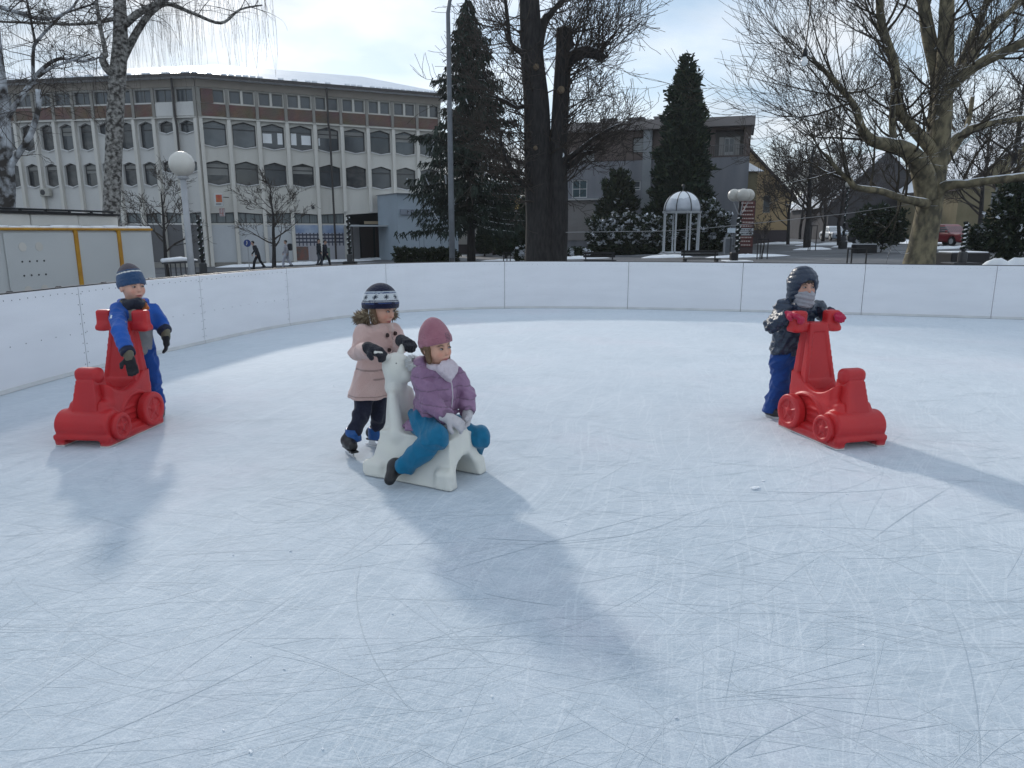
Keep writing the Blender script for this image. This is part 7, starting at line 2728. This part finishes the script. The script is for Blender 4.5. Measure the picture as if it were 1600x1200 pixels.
for k in range(8):
    a = math.pi * 2 * (k + .32) / 8
    MB().tube([Vector((p.x + math.cos(a) * (r_ + .01), p.y + math.sin(a) * (r_ + .01), zd0 + z_)) for r_, z_ in prof[:-1]], .03, 5).build('rib', m_dkgrey, dm, base=p)
    c0 = Vector((p.x + math.cos(a) * rd * .98, p.y + math.sin(a) * rd * .98, p.z + .2))
    MB().tube([c0, Vector((c0.x, c0.y, zd0 - .12))], .06, 8).build('column', mat('white_column', (.40, .42, .44), .5), pv, base=p)
    a2 = a + math.pi / 4
MB().lathe([(rd * 1.06, -.13), (rd * 1.08, -.02), (rd * 1.02, -.005)], 8, (p.x, p.y, zd0)).build('ring_beam', MATS['white_column'], pv, base=p)
MB().lathe([(.10, 0), (.04, .10), (.04, .25), (.10, .33), (.12, .40), (.08, .48), (.01, .5)], 10, (p.x, p.y, zd1 - .04)).build('finial', m_dkgrey, pv, base=p)

# ---- totem with destination boards
Yt = 46
p = on_plaza(1165, Yt)
tt_ = empty('totem_sign', p, 'tall totem of dark red direction boards with one white board', 'sign')
zT, zB = at(1165, 313, Yt).z, at(1165, 387, Yt).z
MB().box((p.x, p.y + .12, (p.z + zT) / 2), (26 * pxm(Yt), .10, zT - p.z)).build('frame', mat('totem_brown', (.06, .035, .035), .6), tt_, base=p)
rows = 12
hgt = (zT - zB - .1) / rows
for k in range(rows):
    z1_ = zT - .05 - k * hgt
    white = k in (7, 8)
    bo = MB().bevbox((p.x, p.y + .03, z1_ - hgt / 2), (23 * pxm(Yt), .05, hgt * .86), .01).build('board', mat('board_white', (.42, .44, .46), .6) if white else mat('board_red', (.13, .035, .03), .6, col2=(.10, .03, .028), nscale=3), tt_, base=p)
    mbl = MB()
    rr_ = random.Random(k)
    x = p.x - 10 * pxm(Yt)
    while x < p.x + 8 * pxm(Yt):
        w_ = rr_.uniform(.05, .16)
        mbl.box((x + w_ / 2, p.y - .002, z1_ - hgt * .5), (w_, .006, hgt * .30))
        x += w_ + .04
    mbl.build('lettering', mat('text_dark', (.06, .06, .07), .6) if white else mat('text_pale', (.42, .36, .33), .6), bo, base=p)
q = on_plaza(1138, 47)
cabm = empty('utility_cabinet', q, 'small grey utility cabinet left of the totem sign', 'cabinet')
MB().bevbox((q.x, q.y, q.z + .55), (.5, .35, 1.1), .02).build('body', m_lampgrey, cabm, base=q)
MB().box((q.x, q.y - .18, q.z + .55), (.42, .012, .95)).build('door', MATS['mast_grey'], cabm, base=q)
q = on_plaza(1142, 44)
sgn = empty('notice_sign', q, 'small white notice sign on a post before the stained wall', 'sign')
MB().tube([q, q + Vector((0, 0, 1.45))], .03, 6).build('post', m_dkgrey, sgn, base=q)
MB().box((q.x, q.y - .04, at(1142, 360, 44).z), (.48, .02, .28)).build('plate', mat('pale_blue_plate', (.50, .56, .62), .5), sgn, base=q)

# ---- traffic sign and blue post
q = on_plaza(386, 46)
ts = empty('traffic_sign', q, 'round blue traffic sign on thin post before the white boarding', 'sign')
zc_ = at(386, 380, 46).z
MB().tube([q, Vector((q.x, q.y, zc_))], .03, 6).build('post', m_lampgrey, ts, base=q)
MB().tube([Vector((q.x, q.y - .03, zc_)), Vector((q.x, q.y - .06, zc_))], .23, 20).build('disc', mat('sign_blue', (.02, .05, .20), .4), ts, base=q)
MB().tube([Vector((q.x, q.y - .02, zc_)), Vector((q.x, q.y - .045, zc_))], .26, 20).build('rim', m_wframe, ts, base=q)
MB().tube([Vector((q.x - .06, q.y - .065, zc_ - .12)), Vector((q.x, q.y - .065, zc_ + .02)), Vector((q.x - .02, q.y - .065, zc_ + .14))], .03, 5).build('arrow', m_wframe, ts, base=q)
q = on_plaza(733, 42.5)
bp_ = empty('bollard_light', q, 'slim blue post with white cap by the spruce trunk', 'bollard')
zc_ = at(733, 376, 42.5).z
MB().tube([q, Vector((q.x, q.y, zc_))], [.06, .09], 8).build('post', mat('post_blue', (.05, .12, .25), .5), bp_, base=q)
MB().lathe([(.06, 0), (.15, .10), (.14, .20), (.02, .22)], 10, (q.x, q.y, zc_)).build('cap', m_wframe, bp_, base=q)

# ---- benches, guards, planters, bins
def bench(px_, Y, w, label, zlift=0):
    q = on_plaza(px_, Y)
    t_ = empty('bench', q, label, 'bench', 'dark benches on the square')
    for k in range(4):
        MB().bevbox((q.x, q.y - .18 + k * .12, q.z + .44), (w, .10, .04), .01).build('slat', m_black, t_, base=q)
    for k in range(2):
        MB().bevbox((q.x, q.y + .26, q.z + .62 + k * .14), (w, .04, .11), .01).build('slat', m_black, t_, base=q)
    for s in (-1, 1):
        MB().box((q.x + s * w * .42, q.y, q.z + .21), (.06, .42, .42)).build('leg', m_dkgrey, t_, base=q)
        MB().box((q.x + s * w * .42, q.y + .285, q.z + .55), (.06, .04, .50)).build('back_support', m_dkgrey, t_, base=q)
bench(938, 34, 1.5, 'dark bench at the foot of the snowy hedge')
bench(1097, 33, 1.7, 'dark bench right of the domed pavilion')
def guard(px_, Y, h, w, label):
    q = on_plaza(px_, Y)
    t_ = empty('tree_guard', q, label, 'tree guard', 'metal tree guards')
    for dx_, dy_ in ((-w / 2, 0), (w / 2, 0), (0, w * .6)):
        MB().tube([(q.x + dx_, q.y + dy_, q.z), (q.x + dx_, q.y + dy_, q.z + h)], .03, 6).build('post', m_black, t_, base=q)
    MB().tube([(q.x - w / 2, q.y, q.z + h - .03), (q.x + w / 2, q.y, q.z + h - .03), (q.x, q.y + w * .6, q.z + h - .03), (q.x - w / 2, q.y, q.z + h - .03)], .028, 6).build('hoop', m_black, t_, base=q)
guard(1193, 39.5, 1.1, .55, 'black metal guard around the sapling by the totem sign')
guard(1270, 50, 1.7, .5, 'tall black metal guard on a snow patch in the street')
guard(792, 38, .8, .35, 'low black metal guard left of the big trunk')
guard(1342, 31, .85, .80, 'broad black metal frame left of the plane trunk')
def planter(px_, Y, w, h, label):
    q = on_plaza(px_, Y)
    t_ = empty('planter', q, label, 'planter', 'dark planters')
    MB().bevbox((q.x, q.y, q.z + h / 2), (w, w * .7, h), .03).build('box', m_black, t_, base=q)
    MB().bevbox((q.x, q.y, q.z + h + .02), (w * .94, w * .64, .05), .02).build('snow_cap', m_snow, t_, base=q)
planter(1352, 44, 1.2, .5, 'dark planter box under the sprawling evergreen shrub')
planter(1508, 28.6, 1.5, .75, 'wide dark planter around the garland pole by the plane tree')
q = on_plaza(1545, 46)
bn = empty('waste_bin', q, 'dark green waste bin behind the snowy shrub', 'bin')
MB().lathe([(.38, 0), (.45, .9), (.47, .95), (.40, 1.05), (.1, 1.12)], 12, q).build('body', mat('bin_green', (.01, .06, .04), .5), bn, base=q)
MB().box((q.x, q.y - .44, q.z + .6), (.2, .012, .25)).build('label_plate', m_wframe, bn, base=q)

# ---- parked cars
def car(name, px_, Y, yaw, col, label, snow=0.0):
    q = on_plaza(px_, Y)
    t_ = empty(name, q, label, 'car', 'parked cars', rz=yaw)
    mcar = mat('paint_' + name + str(px_), col, .3, col2=tuple(c * .85 for c in col), nscale=3, spec=.5, coat=.4, snow=snow, snow_scale=1.5)

    def cabin(P):
        z = P[:, 2]
        k = np.clip((z - .85) / .60, 0, 1)
        d = np.maximum(np.abs(P[:, 0]) - (.80 - .20 * k), np.maximum(P[:, 1] - (1.75 - .75 * k), -.95 + .95 * k * .95 - P[:, 1] - .0))
        return smax(d * .85, np.abs(z - 1.1) - .37, .08) - .02

    def body(P):
        d = rbox(P, (0, 0, .56), (.86, 2.05, .32), .16)
        d = smin(d, cabin(P), .06)
        for sx in (-1, 1):
            for yy in (-1.25, 1.30):
                d = smax(d, -cylx(P, (sx * .80, yy, .32), .37, .16, .03), .03)
        return d
    mesh_sdf('body', body, (-1.0, -2.2, .15), (1.0, 2.2, 1.6), .05, mcar, t_)

    def glass(P):
        z = P[:, 2]
        g_ = cabin(P) - .012
        band = np.abs(z - 1.12) - .22
        pil = np.minimum(np.abs(np.abs(P[:, 0]) - (.80 - .20 * np.clip((z - .85) / .6, 0, 1))) - .0, 9)
        return np.maximum(np.maximum(g_, band), -(cabin(P) + .03))
    mesh_sdf('windows', glass, (-1.0, -1.3, .85), (1.0, 2.0, 1.4), .04, m_glass, t_)
    for sx in (-1, 1):
        for yy in (-1.25, 1.30):
            w_ = MB().tube([(sx * .70, yy, .32), (sx * .87, yy, .32)], .32, 18).build('wheel', m_black, t_)
            MB().tube([(sx * .86, yy, .32), (sx * .885, yy, .32)], .19, 12).build('rim', m_lampgrey, w_)
        MB().bevbox((sx * .62, -2.03, .70), (.34, .10, .16), .03).build('headlight', mat('headlight', (.60, .60, .62), .15), t_)
        MB().bevbox((sx * .95, -.80, 1.0), (.18, .12, .14), .03).build('mirror', mcar, t_)
    MB().bevbox((0, -2.045, .52), (1.15, .06, .20), .02).build('grille', m_black, t_)
    MB().box((0, -2.09, .44), (.52, .02, .11)).build('number_plate', m_wframe, t_)
    return t_
car('parked_car', 1484, 52, R(8), (.20, .012, .018), 'dark red car facing the rink behind the plane trunk')
car('parked_car', 1303, 76, R(-4), (.30, .36, .44), 'pale bluish car parked far back along the street', .5)
car('parked_car', 1368, 58, R(70), (.015, .015, .018), 'black car parked under the evergreen shrub')

# ---- cable and hanging bulb
cbp = [at(px_, py_, 25.0 - .001 * (px_ - 880)) for px_, py_ in ((884, 363), (960, 362), (1040, 361), (1100, 357), (1170, 350), (1235, 343), (1320, 334), (1390, 324), (1447, 315))]
tag(MB().tube(cbp, .010, 5).build('cable', mat('pale_cable', (.35, .35, .36), .6)), 'thin pale cable strung from the big trunk to the plane tree', 'cable')
hb_ = at(1256.5, 97, 6.4)
lb = empty('hanging_bulb', hb_, 'clear light bulb hanging on a black cord above the rink', 'light bulb')
pr = .024
MB().lathe([(.004, -.030), (.018, -.024), (.028, -.008), (.029, .006), (.022, .024), (.015, .036), (.014, .045)], 14, hb_).build('bulb', mat('bulb_glass', (.75, .76, .76), .1, spec=.7), lb, smooth_=True, base=hb_)
MB().lathe([(.017, .04), (.021, .045), (.021, .085), (.015, .10), (.008, .11)], 12, hb_).build('socket', m_black, lb, smooth_=True, base=hb_)
MB().tube([hb_ + Vector((0, 0, .1)), at(1262, 50, 6.4), at(1268, -10, 6.4), at(1271, -120, 6.4)], .006, 6).build('cord', m_black, lb, base=hb_)

# ---- people walking past in the distance
def walker(px_, Y, face, stride, jc, tc, hairc, label, lean=.0, bag=None, h=1.7):
    q = on_plaza(px_, Y)
    f = Vector((face, -.15, 0)).normalized()
    l = Vector((-f.y, f.x, 0))
    up = Vector((0, 0, 1))
    k = h / 1.7
    hip_ = q + up * .88 * k
    ch = hip_ + up * .40 * k + f * (lean * .45)
    nk = hip_ + up * .58 * k + f * (lean * .65)
    hd_ = hip_ + up * .73 * k + f * (lean * .8 + .03)
    t_ = empty('person', q, label, 'person', 'people walking on the square')
    fr2 = Frame(hd_, (f.x, f.y))
    legs = []
    for s in (-1, 1):
        hpj = hip_ + l * s * .09
        an = q + up * .09 + f * (s * stride) + l * s * .09 + up * (.10 if s < 0 else 0)
        kn = hpj.lerp(an, .5) + f * .07
        legs.append((hpj, kn, an))
    arms = []
    for s in (-1, 1):
        shj = ch + up * .12 * k + l * s * .19
        el = shj - up * .27 + f * (-s * .10) + l * s * .05
        wr = el - up * .20 + f * (-s * .06 + .10)
        arms.append((shj, el, wr))
    sec = [(hip_ - up * .05, .10, .14), (ch, .11, .17), (nk, .06, .08)]
    yw = math.atan2(f.y, f.x)

    def bodyf(P):
        d = smin(head_sdf(fr2.loc(P), 1.08), loft(P, sec, yw), .04)
        for a_ in arms:
            d = smin(d, chain(P, a_, [.045, .038, .03]), .03)
            d = smin(d, ell(P, a_[2] - up * .07, (.04, .03, .08)), .02)
        for g_ in legs:
            d = smin(d, chain(P, g_, [.07, .055, .04]), .03)
        return d
    allp = [p_ for a_ in arms for p_ in a_] + [p_ for g_ in legs for p_ in g_] + [hd_ + up * .14]
    lo, hi = bounds(allp, .16)
    mesh_sdf('body', bodyf, lo, hi, .022, m_skin, t_, q, lambda v: head_tint(fr2.loc(v), 1.08, (.45, .28, .21)))
    js = [(hip_ - up * .12, .15, .19), (hip_ + up * .12 + f * lean * .15, .14, .175), (ch, .15, .20), (nk, .08, .10)]
    mj = cloth('jacket_' + str(px_), jc)
    mesh_sdf('jacket', lambda P: smn(.03, loft(P, js, yw), chain(P, arms[0], [.07, .06, .05]), chain(P, arms[1], [.07, .06, .05])) + folds(P, .010, 20, px_ % 50), lo, hi, .022, mj, t_, q)
    mesh_sdf('trousers', lambda P: smin(chain(P, legs[0], [.10, .082, .07]), chain(P, legs[1], [.10, .082, .07]), .04) + folds(P, .008, 25, px_ % 37), lo, hi, .022, cloth('trousers_' + str(px_), tc), t_, q)
    mesh_sdf('hair', lambda P: (lambda u_: smax(ell(u_, (-.015, 0, .03), (.102, .088, .10)), -(u_[:, 2] - .01 - .5 * (u_[:, 0])), .01))(fr2.loc(P)), np.array(hd_) - .17, np.array(hd_) + .17, .02, mat('hair_' + str(px_), hairc, .7), t_, q)
    for g_ in legs:
        an = g_[2]
        mesh_sdf('shoe', lambda P: chain(P, [an - up * .03 - f * .05, an - up * .045 + f * .13], [.06, .045]), np.array(an) - .25, np.array(an) + .25, .022, m_boot, t_, q)
    if bag:
        bg = empty('backpack', ch, 'dark backpack carried by the walker in pale trousers', 'backpack')
        mesh_sdf('bag', lambda P: rbox(P, ch - f * .24 + up * .02, (.13, .15, .22), .08), np.array(ch - f * .24) - .32, np.array(ch - f * .24) + .32, .022, cloth('bag_dark', bag), bg, ch)
    return t_


walker(401, 45, -1, .30, (.010, .014, .022), (.010, .011, .015), (.02, .015, .012), 'walker in dark clothes striding left past the round traffic sign', lean=.30)
walker(446, 46, -1, .24, (.34, .34, .38), (.42, .43, .50), (.03, .022, .018), 'walker in pale trousers beside the young bare tree', bag=(.02, .022, .03))
walker(497, 46, 1, .10, (.010, .014, .024), (.06, .07, .09), (.015, .012, .01), 'standing person in dark jacket before the mural, nearer the tree', h=1.72)
walker(506, 46.6, 1, .30, (.012, .015, .03), (.012, .014, .022), (.015, .012, .01), 'person in dark clothes stepping right before the mural', lean=.05, h=1.62)
# ------------------------------------------------------------------ thin winter haze over the square
hz_mat = bpy.data.materials.new('winter_haze')
hz_mat.use_nodes = True
hn, hl = hz_mat.node_tree.nodes, hz_mat.node_tree.links
hn.remove(hn['Principled BSDF'])
pv_ = hn.new('ShaderNodeVolumePrincipled')
pv_.inputs['Color'].default_value = (0.86, 0.90, 0.96, 1)
pv_.inputs['Density'].default_value = 0.00035
pv_.inputs['Anisotropy'].default_value = 0.35
hl.new(pv_.outputs['Volume'], hn['Material Output'].inputs['Volume'])
hzb = MB().box((0, 60, 12.5), (1860, 1800, 31)).build('haze', hz_mat)
tag(hzb, 'thin pale winter haze over the square', 'haze', kind='stuff')
